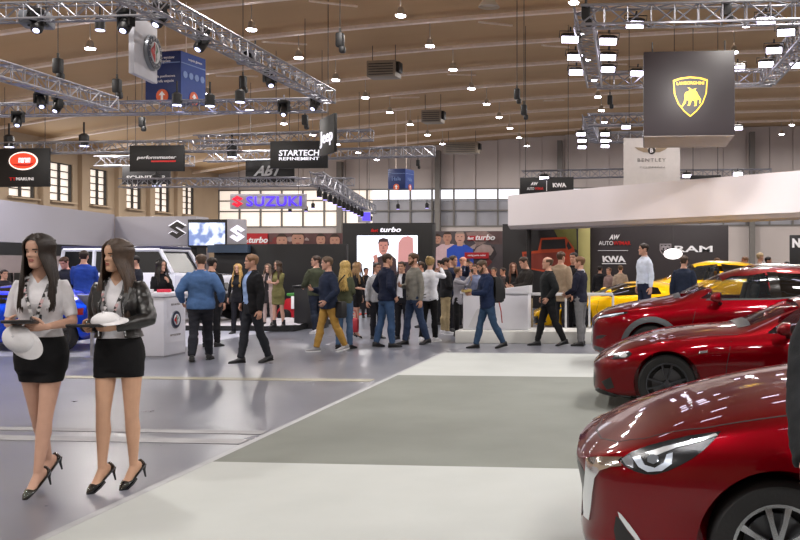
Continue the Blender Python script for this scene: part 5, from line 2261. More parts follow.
# -- white counter with the roundel
cn = ground(164, 358)
root = thing('counter', 'white reception counter with a round emblem, before the seated dark-haired woman', 'counter', (cn.x, cn.y, 0))
CW = mat('counter_white', 'd2d2da', .35, var=.02)
G().box((-.60, .36, .52), (1.20, .72, .98), bev=.012).build('cabinet', CW, root, 30)
G().box((-.60, .36, 1.05), (1.26, .78, .07), bev=.01).build('worktop', CW, root, 30)
G().box((-.60, .36, .03), (1.18, .70, .06)).build('plinth', mat('plinth_grey', '8c8c92', .5, var=.03), root, 0)
e = bpy.data.objects.new('emblem_panel', G().box((0, -.004, .60), (.60, .006, .72)).mesh('emblem_panel', 0))
e.data.materials.append(CW)
COL.objects.link(e)
e.parent = root
e.rotation_euler = (0, 0, pi / 2)
e.location = (.0, .36, 0)
for part, (nm, tx, wd, zz_) in enumerate((('a', 'ALFA ROMEO', .30, .88), ('b', 'MOTOR SHOW', .34, .36))):
    g = text_geo(tx, 1.0, 0, .006, wd, .035)
    g.xf(Matrix.Translation((.0, .36, zz_)) @ Matrix.Rotation(pi / 2, 4, 'Z') @ Matrix.Translation((0, -.006, 0)))
    g.build('lettering', mat('sign_grey', '8c8784', .4, var=0), root, 0)
ro = roundel(root, .15, 0, 0, y=.0, k=.3)
for o in [ro] + list(ro.children):
    if o is ro:
        o.rotation_euler = (0, 0, pi / 2)
        o.location = (.008, .36, .62)
for i, (dx, dy, col, lb) in enumerate(((-.16, .3, 'c83048', 'small red leaflet stack on the white reception counter'), (-.42, .2, 'd8d8de', 'small white leaflet stack on the white reception counter'))):
    o = G().box((cn.x + dx, cn.y + dy, 1.112), (.21, .15, .05), rot=rotm(0, 0, radians(20)), bev=.004).build('leaflet_stack', mat('leaflet_' + col, col, .5, var=.15, vscale=40), smooth=0)
    tag(o, lb, 'leaflets')

# -- information stand by the blue coupe
p = ground(92, 358)
root = thing('information_stand', 'silver information stand with a slanted blue screen beside the blue coupe', 'info stand', (p.x, p.y, 0), radians(-30))
G().lathe([(.16, 0), (.16, .015), (.03, .03), (.026, .05)], n=24).build('base', ALU, root)
G().tube([(0, 0, .03), (0, .0, .86)], .028, 10).build('pole', ALU, root)
R = rotm(radians(40), 0, 0)
G().box((0, -.02, .93), (.46, .03, .34), rot=R, bev=.01).build('panel', ALU, root, 30)
G().box((0, -.035, .945), (.42, .012, .30), rot=R).build('screen', glow('info_screen', '2c52c8', .5), root, 0)

# -- low plinth under the white vehicle, with crumpled white cloth
a, b = ground(112, 333), ground(288, 333)
root = thing('plinth', 'low black display plinth under the white off-road vehicle', 'plinth', ((a.x + b.x) / 2, 21.6, .011))
wp = b.x - a.x
G().box((0, -.1, .055), (wp, 2.9, .11)).build('base', BANBLK, root, 0)
random.seed(5)
g = G()
g.grid(lambda u, v: V(((u - .5) * wp * .98, -1.50 + v * 2.8, .112 + .06 * max(0, noise.noise(V((u * 16, v * 7, 2.2))) + .25) * (0 if 3.1 < u * wp + 0 < 3.1 else 1) * (1 if u > .62 else .05))), 60, 24)
g.build('cloth_cover', mat('crumpled_cloth', 'b8b4ba', .8, var=.12, vscale=5), root, 60)

# -- black counter
a = ground(294, 329)
root = thing('counter', 'tall narrow black counter with the man in an olive jacket leaning on it', 'counter', (a.x, a.y, 0), radians(6))
G().box((.34, .3, .50), (.68, .6, 1.0), bev=.01).build('cabinet', BANBLK, root, 30)
G().box((.34, .3, 1.02), (.74, .66, .04), bev=.008).build('worktop', mat('worktop_dark', '1e1e24', .3, var=.03), root, 30)

# -- little race kart behind the olive dress woman
p = ground(291, 325)
p.y += .35
root = thing('kart', 'small red and white racing kart with a number plate, left of the black counter', 'kart', (p.x - .1, p.y + 1.2, 0))
g = G()
g.loft([[V((x, y, z)) for y, z in ((-w_, .12), (w_, .12), (w_ * .8, h_), (-w_ * .8, h_))] for x, w_, h_ in ((-.8, .3, .3), (-.5, .45, .62), (.2, .45, .66), (.5, .35, .40), (.7, .2, .25))])
g.build('body', mat('kart_red', 'b0202c', .3, var=.05, coat=.5), root, 40)
G().box((-.1, -.46, .52), (.46, .03, .34), bev=.01).build('number_plate', WHT, root)
g = text_geo('3', 1, 0, .01, None, .26)
g.xf(Matrix.Translation((-.1, -.478, .52)))
g.build('lettering', BANBLK, root, 0)
for sx in (-.5, .45):
    for sy in (-1, 1):
        G().lathe([(.10, sy * .42), (.17, sy * .42), (.17, sy * .58), (.10, sy * .58)], (sx, 0, .17), 'Y', 20).build('tyre', mat('tyre', '101012', .75, var=.08, bump=.2), root)
G().box((-.1, .0, .72), (.9, .5, .08), bev=.03).build('side_pod', mat('kart_green', '3f8a3c', .4, var=.05), root)

# -- right hand platform, white counter block, railing
WPL = mat('platform_white', 'd0d0cc', .4, var=.03)
pl = ground(455, 343)
root = thing('platform', 'low white platform under the white display counter and railing', 'platform', (pl.x, pl.y, 0))
G().box((2.6, .52, .12), (5.2, 1.04, .24), bev=.01).build('base', WPL, root, 30)
PY = pl.y
c0, c1 = at(463, 300, PY + .3), at(528, 300, PY + .3)
root = thing('counter', 'white display counter standing on the low white platform', 'counter', (c0.x, PY + .3, .241))
wc = c1.x - c0.x
zt = at(463, 291.5, PY + .3).z - .241
g = G()
g.box((wc / 2, .25, zt / 2 - .02), (wc, .5, zt - .04), bev=.012)
g.build('cabinet', CW, root, 30)
g = G()
g.loft([[V((x, y, z)) for y, z in ((-.04, zt - .04), (.54, zt - .04), (.54, zt + dz), (-.04, zt + dz))] for x, dz in ((-.05, .0), (wc * .5, .04), (wc + .02, .12))])
g.build('worktop', CW, root, 30)
g = G()
g.loft([[V((wc * .08, -.012, .05)), V((wc * .22, -.012, zt * .55)), V((wc * .22, -.002, zt * .55)), V((wc * .08, -.002, .05))], [V((wc * .30, -.012, .05)), V((wc * .26, -.012, zt * .55)), V((wc * .26, -.002, zt * .55)), V((wc * .30, -.002, .05))]])
g.build('front_relief', mat('relief_grey', 'bdbcc0', .5, var=.02), root, 0)
r0, r1 = at(519, 294, PY + .85), at(613, 296.5, PY + .85)
root = thing('railing', 'white railing bar on posts in front of the yellow cars', 'railing', (r0.x, PY + .85, .241))
zr = r0.z - .241
G().box(((r1.x - r0.x) / 2, 0, zr), (r1.x - r0.x, .07, .06), bev=.012).build('rail', mat('rail_white', 'c8c8ca', .4, var=.02), root)
for k in range(5):
    G().tube([((r1.x - r0.x) * k / 4, 0, 0), ((r1.x - r0.x) * k / 4, 0, zr - .02)], .022, 8).build('post', mat('rail_white', 'c8c8ca', .4, var=.02), root)
# red carpet patch far behind the crowd
a, b = at(352, 317, 0.1) if False else ground(318, 318), ground(378, 312)
tag(G().box(((a.x + b.x) / 2, (a.y + b.y) / 2, .006), (b.x - a.x, 1.6, .01)).build('red_carpet', mat('red_carpet_cloth', 'a83c2c', .9, var=.1), smooth=0), 'small red carpet far behind the crowd, below the video wall', 'carpet')
# queue barrier before the video wall
a = ground(372, 318)
for i, (px, lb) in enumerate(((352, 'silver queue post by the red carpet, left one'), (383, 'silver queue post by the red carpet, middle one'), (398, 'silver queue post by the red carpet, right one'))):
    q = ground(px, 316)
    root = thing('queue_post', lb, 'barrier post', (q.x, q.y, 0), 0, 'queue posts before the video wall')
    G().lathe([(.17, 0), (.17, .02), (.03, .04)], n=20).build('base', ALU, root)
    G().tube([(0, 0, .03), (0, 0, .95)], .03, 10).build('pole', ALU, root)
    G().ell((0, 0, .97), (.04, .04, .04), 12, 8).build('knob', mat('barrier_red', 'b82c24', .4, var=0), root)
RED = paint('soul_red_paint', '68000b')
BLK = mat('black_plastic', '0e0e10', .45, var=.05)
GLOSSB = mat('gloss_black', '08080a', .12, var=0, coat=.5)
CHROME = mat('chrome', 'd8dade', .12, metal=1.0, var=0)
SEAM = mat('shut_line', '14060a', .6, var=0)
GLASS = glass_mat(alpha=.28)
DGLASS = mat('dark_glass', '0a0c0e', .03, var=0, spec=.8)
LAMPGLASS = mat('lamp_cover', '30343a', .05, var=0, spec=.8, alpha=.30)
LAMPWHITE = mat('lamp_reflector', 'd8dde2', .15, metal=.6, var=0)
LED = mat('running_lamp', 'aab4c2', .25, metal=.3, var=0, emit='e8eefc', estr=.05)
CARPET_SET = 'red cars parked in a row on the pale stand'


def near_hatch():
    # nearest red car: only its front half is inside the picture
    L = 4.06
    sp = dict(L=L, W=1.70, wr=.305, arch=.365, wheels=(.93, 3.50), flare=.035, n=110, tumble=.32,
              plan=[(0, .40), (.02, .53), (.06, .64), (.14, .765), (.28, .875), (.5, .95), (.9, .985), (1.6, 1.0), (2.8, 1.0), (3.5, .98), (3.9, .92), (4.03, .82), (L, .72)],
              bot=[(0, .28), (.05, .22), (.3, .18), (.9, .17), (3.4, .18), (3.9, .25), (L, .38)],
              belt=[(0, .61), (.08, .645), (.25, .70), (.5, .755), (.93, .81), (1.3, .86), (1.6, .89), (2.6, .94), (3.5, .98), (4.0, .92), (L, .85)],
              nose=[(.15, -.02), (.26, .02), (.36, .040), (.46, .038), (.58, .012), (.64, .0)],
              top=[(0, .625), (.06, .662), (.15, .708), (.31, .785), (.57, .885), (.93, .975), (1.22, 1.025), (1.42, 1.055), (1.75, 1.24), (2.1, 1.40), (2.5, 1.475), (2.9, 1.48), (3.4, 1.42), (3.75, 1.25), (3.95, 1.02), (L, .90)],
              exp=[(0, 2.2), (.5, 2.5), (1.2, 2.8), (1.6, 3.0), (2.2, 3.2), (3.6, 3.2), (L, 2.4)],
              windows=[[(1.72, .99), (2.13, 1.32), (2.55, 1.38), (2.62, .99)], [(2.72, .99), (2.66, 1.38), (3.2, 1.35), (3.5, 1.05)]],
              cabin=[(1.5, .62), (1.9, 1.2), (2.3, 1.37), (3.2, 1.36), (3.5, 1.0), (3.5, .62)],
              shield=((1.46, 1.07), (2.08, 1.385), .60, .52))
    p = at(576, 440, 4.86)
    c = Car('car', 'nearest red hatchback with chrome grille wing, cut off at the bottom right', (-.335, 4.88, .007), radians(1.5), sp, RED)
    return c


def near_details(c):
    rim2 = mat('two_tone_alloy', 'a2a4a8', .25, metal=.9, var=.02)
    for xw in c.sp['wheels']:
        for sd in (-1, 1):
            c.wheel(xw, sd, .305, .205, 5, .195, paired=.24, rim_m=rim2, inset=.045, sp_w=.034)
    # headlamp
    lens = [(619, 460), (631, 452), (649, 445.5), (668, 440.5), (690, 435.5), (721, 431.5), (713, 441), (704, 450), (692, 459), (680, 465.5), (668, 471), (656, 474.5), (645, 474.5), (634, 471), (624, 466)]
    h = c.traced(lens, 'headlight', mat('lamp_housing', '1a1c20', .25, metal=.3, var=0), 4, .002, .02)
    for o, q in zip(h, (1, -1)):
        pass
    def sub(px, name, m, off):
        r = c.traced(px, name, m, 3, off, .004)
        for o, par in zip(r, h):
            o.parent = par
    sub([(646, 453), (664, 447), (690, 441), (716, 434), (718, 436), (700, 441.5), (676, 448), (656, 456)], 'lamp_reflector', LAMPWHITE, .006)
    sub([(633, 458), (640, 456), (645, 465), (655, 468), (664, 463), (667, 455), (673, 453), (672, 464), (662, 471), (648, 472), (639, 467)], 'running_lamp', LED, .007)
    sub([(648, 457.5), (654, 455), (659, 457), (659, 462), (654, 464.5), (648, 462)], 'projector_lens', mat('projector_lens', '9aa6b4', .05, metal=.7, var=0), .010)
    sub([(622, 459), (630, 455), (634, 462), (634, 468), (626, 465)], 'turn_signal', mat('signal_lens', '8a8f98', .1, metal=.5, var=0), .006)
    # chrome wing with the grille behind it
    c.front([(-.44, .60), (.44, .60), (.50, .57), (.46, .44), (.32, .31), (-.32, .31), (-.46, .44), (-.50, .57)], 'grille', mat('grille_mesh', '0b0b0d', .4, var=.3, vscale=60), .03, .003)
    c.traced([(587.5, 458), (600, 457), (623, 457.5), (619, 461), (623, 466), (612, 467), (601, 470.5), (596, 478), (594, 492), (592.5, 507), (590.5, 520), (585.5, 516), (584.5, 496), (586.5, 475)], 'grille_wing', CHROME, 3, .010, .02)
    c.traced([(618.5, 511), (622, 514), (630, 524), (638, 535), (643, 543), (637, 541), (628, 529), (620, 517)], 'fog_lamp_trim', CHROME, 3, .006, .01)
    c.traced([(616, 516), (620, 519), (628, 531), (637, 543), (640, 552), (618, 552), (614, 530)], 'fog_lamp_recess', BLK, 4, .002, .01)
    c.side([(-.02, .20), (.3, .165), (.52, .17), (.5, .21), (.3, .22), (.1, .25)], 'bumper_lip', BLK, .05, .004)
    # shut lines
    c.above([(.052, -.80), (.060, -.80), (.072, .80), (.064, .80)], 'hood_shut_line', SEAM) if False else None
    c.strip([(.10, .0), (.13, .3), (.21, .52), (.34, .63), (.62, .70), (1.0, .715), (1.35, .70)], 'hood_shut_line', SEAM, .0035, kind='above')
    c.strip([(.10, .0), (.13, -.3), (.21, -.52), (.34, -.63), (.62, -.70), (1.0, -.715), (1.35, -.70)], 'hood_shut_line', SEAM, .0035, kind='above')
    c.strip([(1.46, .25), (1.46, .55), (1.52, .86)], 'door_shut_line', SEAM)
    c.strip([(2.66, .25), (2.68, .6), (2.66, .95)], 'door_shut_line', SEAM)
    c.above([(1.40, -.55), (1.50, -.55), (1.50, .55), (1.40, .55)], 'cowl', BLK)
    g = G()
    c.seats(2.05, .55)
    for o in c.side([(1.70, .985), (2.13, 1.33), (2.55, 1.385), (2.63, .985)], 'window', GLASS, .1, -.002, .004) + c.side([(2.71, .985), (2.65, 1.385), (3.21, 1.355), (3.52, 1.04)], 'window', GLASS, .1, -.002, .004):
        pass
    c.front([(-.60, 1.07), (.60, 1.07), (.52, 1.385), (-.52, 1.385)], 'windscreen', GLASS, .1, -.002, .004)
    c.mirror(1.78, 1.0, .92)
    c.side([(3.62, .80), (3.98, .84), (4.0, .96), (3.75, .98)], 'tail_lamp', mat('tail_red', '7a0a0a', .1, coat=.5, var=0), .05, .003)


def roadster():
    L = 3.915
    sp = dict(L=L, W=1.735, wr=.308, arch=.352, wheels=(.80, 3.11), flare=.045, n=100, tumble=.30,
              plan=[(0, .42), (.02, .54), (.06, .66), (.15, .79), (.3, .88), (.55, .95), (.85, .99), (1.4, .96), (2.2, .96), (3.0, 1.0), (3.5, .95), (3.8, .82), (L, .68)],
              bot=[(0, .20), (.05, .16), (.3, .14), (.9, .14), (3.2, .15), (3.7, .22), (L, .35)],
              belt=[(0, .46), (.1, .535), (.25, .60), (.5, .68), (.8, .745), (1.2, .77), (1.6, .785), (2.4, .80), (3.1, .86), (3.6, .84), (L, .74)],
              top=[(0, .475), (.08, .555), (.2, .63), (.4, .715), (.8, .825), (1.2, .88), (1.58, .915), (1.85, 1.02), (2.2, 1.17), (2.45, 1.225), (2.7, 1.20), (3.05, 1.02), (3.3, .93), (3.7, .87), (L, .76)],
              exp=[(0, 2.1), (.8, 2.2), (1.5, 2.6), (2.0, 3.0), (2.7, 3.0), (3.2, 2.5), (L, 2.3)],
              windows=[[(1.84, .84), (2.26, 1.12), (2.62, 1.13), (2.72, .84)]],
              cabin=[(1.75, .45), (2.0, 1.0), (2.3, 1.12), (2.6, 1.1), (2.75, .9), (2.75, .45)],
              shield=((1.66, .93), (2.22, 1.15), .56, .48))
    c = Car('car', 'low red roadster in the middle of the row with slim swept headlights', (-.515, 10.37, .007), 0, sp, RED)
    rim = mat('gunmetal_alloy', '4c4e54', .3, metal=.9, var=.03)
    for xw in sp['wheels']:
        for sd in (-1, 1):
            c.wheel(xw, sd, .308, .222, 4, .195, paired=.26, rim_m=rim, inset=.05, sp_w=.022)
    hz = [(.13, .565), (.2, .60), (.31, .632), (.40, .645), (.43, .62), (.40, .585), (.34, .562), (.24, .55)]
    for o in c.side(hz, 'headlight', mat('lamp_housing', '1a1c20', .25, metal=.3, var=0), .03, .003, .02):
        sd = -1 if (sum(v.co.y for v in o.data.vertices) < 0) else 1
        g = patch(c.bvh, [(.30, .575), (.36, .575), (.385, .60), (.36, .625), (.31, .62)], lambda u, v: (V((u, sd * 3, v)), V((0, -sd, 0))), .03, .008, .004)
        g.build('projector_lens', LAMPWHITE, o, 60)
        g = patch(c.bvh, [(.17, .575), (.29, .60), (.40, .632), (.39, .638), (.28, .612), (.17, .585)], lambda u, v: (V((u, sd * 3, v)), V((0, -sd, 0))), .03, .007, .004)
        g.build('running_lamp', LAMPWHITE, o, 60)
    c.front([(-.42, .22), (.42, .22), (.50, .34), (.34, .42), (-.34, .42), (-.50, .34)], 'grille', mat('grille_mesh', '0b0b0d', .4, var=.3, vscale=60), .05, .002)
    c.side([(.10, .30), (.16, .22), (.24, .25), (.2, .36)], 'fog_lamp_recess', BLK, .03, .003)
    c.side([(0.02, .19), (.3, .14), (.44, .145), (.42, .165), (.3, .17), (.06, .225)], 'bumper_lip', BLK, .04, .012)
    c.strip([(.40, .0), (.42, .3), (.50, .52), (.7, .65), (1.1, .71), (1.55, .73)], 'hood_shut_line', SEAM, .0035, kind='above')
    c.strip([(.40, .0), (.42, -.3), (.50, -.52), (.7, -.65), (1.1, -.71), (1.55, -.73)], 'hood_shut_line', SEAM, .0035, kind='above')
    c.strip([(1.40, .20), (1.42, .5), (1.47, .76)], 'door_shut_line', SEAM)
    c.strip([(2.62, .22), (2.70, .5), (2.66, .79)], 'door_shut_line', SEAM)
    c.side([(1.12, .63), (1.22, .645), (1.22, .665), (1.14, .66)], 'side_repeater', CHROME, .03, .006)
    c.above([(1.56, -.55), (1.70, -.56), (1.70, .56), (1.56, .55)], 'cowl', BLK)
    c.seats(2.15, .36)
    c.side([(1.82, .835), (2.26, 1.125), (2.63, 1.135), (2.73, .835)], 'window', GLASS, .1, -.002, .004)
    c.front([(-.56, .93), (.56, .93), (.48, 1.15), (-.48, 1.15)], 'windscreen', GLASS, .1, -.002, .004)
    c.mirror(2.02, .90, .90, size=.95)
    c.above([(2.30, -.50), (2.70, -.52), (2.98, -.48), (2.98, .48), (2.70, .52), (2.30, .50)], 'soft_top', mat('soft_top', '121214', .9, var=.1), .08, .006)
    c.side([(3.68, .70), (3.84, .68), (3.85, .76), (3.70, .78)], 'tail_lamp', mat('tail_red', '7a0a0a', .1, coat=.5, var=0), .04, .003)
    return c


def crossover():
    L = 4.275
    sp = dict(L=L, W=1.765, wr=.335, arch=.385, wheels=(.90, 3.47), flare=.03, n=105, tumble=.30,
              plan=[(0, .48), (.02, .60), (.06, .70), (.14, .80), (.3, .90), (.55, .97), (.9, .99), (1.6, 1.0), (3.0, 1.0), (3.7, .97), (4.1, .88), (L, .74)],
              bot=[(0, .30), (.05, .24), (.3, .20), (.9, .20), (3.5, .21), (4.0, .28), (L, .42)],
              belt=[(0, .71), (.1, .76), (.3, .815), (.6, .86), (.95, .90), (1.4, .94), (1.8, .96), (2.7, 1.01), (3.5, 1.07), (4.1, 1.02), (L, .92)],
              top=[(0, .725), (.07, .79), (.2, .86), (.5, .945), (.9, 1.02), (1.12, 1.055), (1.28, 1.09), (1.6, 1.245), (1.97, 1.41), (2.35, 1.505), (2.85, 1.535), (3.3, 1.51), (3.75, 1.40), (4.05, 1.16), (L, .98)],
              exp=[(0, 2.3), (.9, 2.6), (1.5, 2.8), (2.2, 3.2), (3.6, 3.2), (L, 2.4)],
              windows=[[(1.62, 1.05), (2.06, 1.34), (2.60, 1.43), (2.66, 1.06)], [(2.80, 1.06), (2.75, 1.43), (3.3, 1.41), (3.62, 1.16)]],
              cabin=[(1.40, .66), (1.75, 1.2), (2.1, 1.38), (3.3, 1.42), (3.6, 1.1), (3.6, .66)],
              shield=((1.32, 1.115), (1.93, 1.39), .62, .54))
    c = Car('car', 'farthest red crossover with grey wheel arch cladding, beside the man in a white shirt', (-.735, 14.2, .007), 0, sp, RED)
    for xw in sp['wheels']:
        for sd in (-1, 1):
            c.wheel(xw, sd, .335, .232, 5, .21, paired=.25, inset=.05)
            # cladding ring
            g = G()
            rings = []
            y = c.half(xw)
            for k in range(25):
                a = radians(-12 + 204 * k / 24)
                ring = []
                for rr, oo in ((.375, -.05), (.375, .038), (.42, .036), (.455, .018), (.458, -.05)):
                    px_, pz = xw + rr * cos(a), .335 + rr * sin(a)
                    hit = c.bvh.ray_cast(V((px_, sd * 3, pz)), V((0, -sd, 0)))
                    yy = abs(hit[0].y) if hit[0] is not None else y
                    ring.append(V((px_, sd * (max(yy, y - .03) + oo * .7), pz)))
                rings.append(ring)
            g.loft(rings)
            g.build('arch_cladding', mat('cladding', '34363a', .6, var=.05), c.root, 40)
    for o in c.side([(.06, .755), (.16, .80), (.36, .835), (.54, .855), (.56, .835), (.40, .79), (.26, .765), (.12, .735)], 'headlight', mat('lamp_housing', '1a1c20', .25, metal=.3, var=0), .03, .003, .02):
        sd = -1 if (sum(v.co.y for v in o.data.vertices) < 0) else 1
        g = patch(c.bvh, [(.10, .755), (.2, .79), (.38, .822), (.50, .842), (.49, .83), (.36, .80), (.22, .77), (.12, .745)], lambda u, v: (V((u, sd * 3, v)), V((0, -sd, 0))), .03, .008, .004)
        g.build('running_lamp', LED, o, 60)
    c.front([(-.42, .36), (.42, .36), (.50, .60), (.44, .70), (-.44, .70), (-.50, .60)], 'grille', mat('grille_mesh', '0b0b0d', .4, var=.3, vscale=60), .05, .002)
    c.front([(-.44, .33), (.44, .33), (.56, .60), (.66, .74), (.62, .75), (.50, .62), (.41, .37), (-.41, .37), (-.50, .62), (-.62, .75), (-.66, .74), (-.56, .60)], 'grille_wing', CHROME, .04, .010)
    c.side([(.07, .43), (.16, .45), (.24, .50), (.16, .50), (.08, .48)], 'fog_lamp_recess', BLK, .03, .004)
    c.side([(.0, .24), (.3, .195), (.48, .20), (.46, .29), (.3, .28), (.06, .33)], 'bumper_cladding', mat('cladding', '34363a', .6, var=.05), .05, .008)
    c.side([(1.32, .20), (3.04, .20), (3.02, .33), (1.34, .33)], 'sill_cladding', mat('cladding', '34363a', .6, var=.05), .08, .006)
    c.strip([(1.50, .34), (1.48, .6), (1.56, .93)], 'door_shut_line', SEAM)
    c.strip([(2.72, .34), (2.75, .7), (2.74, 1.0)], 'door_shut_line', SEAM)
    c.strip([(3.1, .55), (3.45, .95)], 'door_shut_line', SEAM)
    c.strip([(.20, .0), (.24, .4), (.34, .6), (.62, .72), (1.0, .78), (1.2, .79)], 'hood_shut_line', SEAM, .0035, kind='above')
    c.strip([(.20, .0), (.24, -.4), (.34, -.6), (.62, -.72), (1.0, -.78), (1.2, -.79)], 'hood_shut_line', SEAM, .0035, kind='above')
    for x in (2.45, 3.42):
        for sd in (-1, 1):
            g = patch(c.bvh, [(x, .885), (x + .20, .89), (x + .20, .915), (x, .91)], lambda u, v: (V((u, sd * 3, v)), V((0, -sd, 0))), .04, .02, .02)
            g.build('door_handle', c.pm, c.root)
    c.side([(2.65, 1.04), (2.81, 1.05), (2.77, 1.44), (2.63, 1.44)], 'window_pillar', GLOSSB, .05, .003)
    c.side([(1.70, 1.025), (2.7, 1.04), (3.66, 1.13), (3.66, 1.15), (2.7, 1.062), (1.72, 1.05)], 'window_trim', BLK, .06, .004)
    c.above([(1.24, -.6), (1.34, -.6), (1.34, .6), (1.24, .6)], 'cowl', BLK)
    c.seats(2.12, .64)
    c.side([(1.60, 1.045), (2.05, 1.35), (2.61, 1.44), (2.67, 1.055)], 'window', GLASS, .1, -.002, .004)
    c.side([(2.79, 1.055), (2.74, 1.44), (3.31, 1.42), (3.64, 1.15)], 'window', mat('privacy_glass', '08090b', .03, var=0, alpha=.93, spec=.8), .1, -.002, .004)
    c.front([(-.62, 1.115), (.62, 1.115), (.54, 1.39), (-.54, 1.39)], 'windscreen', GLASS, .1, -.002, .004)
    c.mirror(1.86, 1.08, .96, size=1.05)
    c.side([(3.80, .93), (4.12, .93), (4.16, 1.0), (3.86, 1.04)], 'tail_lamp', mat('tail_red', '7a0a0a', .1, coat=.5, var=0), .05, .003)
    for sd in (-1, 1):
        g = G()
        g.tube([V((2.35 + 1.2 * k / 8, sd * .56, interp(sp['top'], 2.35 + 1.2 * k / 8) - .015 + .03 * (0 < k < 8))) for k in range(9)], .015, 6)
        g.build('roof_rail', CHROME, c.root)
    return c



def blue_coupe():
    L = 4.0
    sp = dict(L=L, W=1.86, wr=.315, arch=.352, wheels=(.80, 3.55), flare=.05, n=90, tumble=.34,
              plan=[(0, .42), (.06, .64), (.15, .78), (.4, .90), (.85, .97), (1.6, .94), (2.4, .96), (3.4, 1.0), (3.75, .95), (L, .80)],
              bot=[(0, .18), (.3, .14), (3.4, .14), (3.8, .20), (L, .30)],
              belt=[(0, .45), (.3, .58), (.8, .72), (1.4, .76), (2.2, .80), (3.0, .88), (3.6, .90), (L, .84)],
              top=[(0, .48), (.3, .64), (.8, .78), (1.25, .88), (1.6, 1.02), (2.0, 1.15), (2.4, 1.185), (2.8, 1.14), (3.3, 1.03), (3.8, .95), (L, .87)],
              exp=[(0, 2.2), (1.5, 2.8), (2.6, 3), (L, 2.4)])
    gy = ground(70, 353.5).y
    nose = at(90, 300, gy + .3)
    c = Car('car', 'bright blue low sports coupe behind the woman in the white t-shirt', (nose.x - 4.0, gy + .92, .009), 0, sp, paint('bright_blue_paint', '0a3fc8'))
    for xw in sp['wheels']:
        for sd in (-1, 1):
            c.wheel(xw, sd, .315, .235, 5, .21, paired=.22, rim_m=mat('gunmetal_alloy', '4c4e54', .3, metal=.9, var=.03), inset=.06, sp_w=.03)
    c.side([(1.55, .83), (2.0, 1.10), (2.45, 1.13), (2.75, .86)], 'window', DGLASS, .1, .003)
    c.front([(-.60, .92), (.60, .92), (.48, 1.13), (-.48, 1.13)], 'windscreen', DGLASS, .1, .003)
    c.side([(2.9, .52), (3.12, .46), (3.16, .66), (2.98, .70)], 'air_intake', BLK, .05, .003)
    c.side([(1.2, .17), (3.1, .17), (3.1, .24), (1.2, .24)], 'sill_cladding', BLK, .1, .006)
    c.strip([(1.50, .25), (1.45, .5), (1.52, .8)], 'door_shut_line', SEAM)
    c.strip([(2.70, .25), (2.85, .6), (2.78, .84)], 'door_shut_line', SEAM)
    c.side([(3.80, .66), (3.97, .66), (3.97, .78), (3.82, .76)], 'tail_lamp', mat('tail_red', '7a0a0a', .1, coat=.5, var=0), .04, .004)
    c.side([(.22, .52), (.5, .62), (.52, .56), (.30, .48)], 'headlight', mat('lamp_housing', '1a1c20', .25, metal=.3, var=0), .04, .003)
    c.mirror(1.68, .88, .92, size=.9)


YEL = paint('yellow_paint', 'ecb404', .05)


def yellow_supercar():
    L = 4.6
    sp = dict(L=L, W=1.95, wr=.335, arch=.375, wheels=(.98, 3.62), flare=.04, n=90, tumble=.42,
              plan=[(0, .62), (.05, .78), (.15, .88), (.4, .95), (1.0, 1.0), (1.8, .95), (2.6, .97), (3.6, 1.02), (4.3, .97), (L, .88)],
              bot=[(0, .14), (.3, .12), (3.8, .13), (4.3, .2), (L, .32)],
              belt=[(0, .40), (.25, .50), (.9, .68), (1.5, .74), (2.4, .80), (3.3, .90), (4.2, .93), (L, .86)],
              top=[(0, .42), (.25, .53), (.9, .72), (1.35, .82), (1.9, 1.02), (2.4, 1.14), (2.8, 1.15), (3.3, 1.08), (4.2, .98), (L, .90)],
              exp=[(0, 2.6), (1.5, 2.6), (2.6, 2.8), (L, 2.6)])
    p = at(534, 318, 21.5)
    c = Car('car', 'low yellow supercar displayed behind the white railing', (p.x, p.y, .0), radians(6), sp, YEL)
    for xw in sp['wheels']:
        for sd in (-1, 1):
            c.wheel(xw, sd, .335, .25, 5, .25, paired=.2, rim_m=mat('gunmetal_alloy', '4c4e54', .3, metal=.9, var=.03), inset=.05)
    c.side([(1.55, .80), (2.0, .96), (2.5, 1.04), (2.9, 1.0), (2.95, .86)], 'window', DGLASS, .03, .006)
    c.front([(-.66, .84), (.66, .84), (.50, 1.09), (-.50, 1.09)], 'windscreen', DGLASS, .04, .005)
    c.front([(.30, .16), (.90, .16), (.88, .36), (.42, .30)], 'air_intake', GLOSSB, .06, .004, mirror=True)
    c.front([(-.9, .12), (.9, .12), (.9, .16), (-.9, .16)], 'splitter', BLK, .08, .02)
    c.side([(.26, .44), (.62, .57), (.66, .53), (.40, .43)], 'headlight', mat('lamp_housing', '1a1c20', .25, metal=.3, var=0), .04, .004)
    c.side([(2.95, .40), (3.2, .32), (3.24, .72), (3.05, .80)], 'air_intake', GLOSSB, .06, .004)
    c.side([(1.4, .13), (3.2, .13), (3.2, .22), (1.4, .20)], 'sill_cladding', BLK, .1, .006)
    c.strip([(1.55, .25), (1.45, .5), (1.52, .76)], 'door_shut_line', SEAM)
    c.mirror(1.75, .90, .96, size=.9)


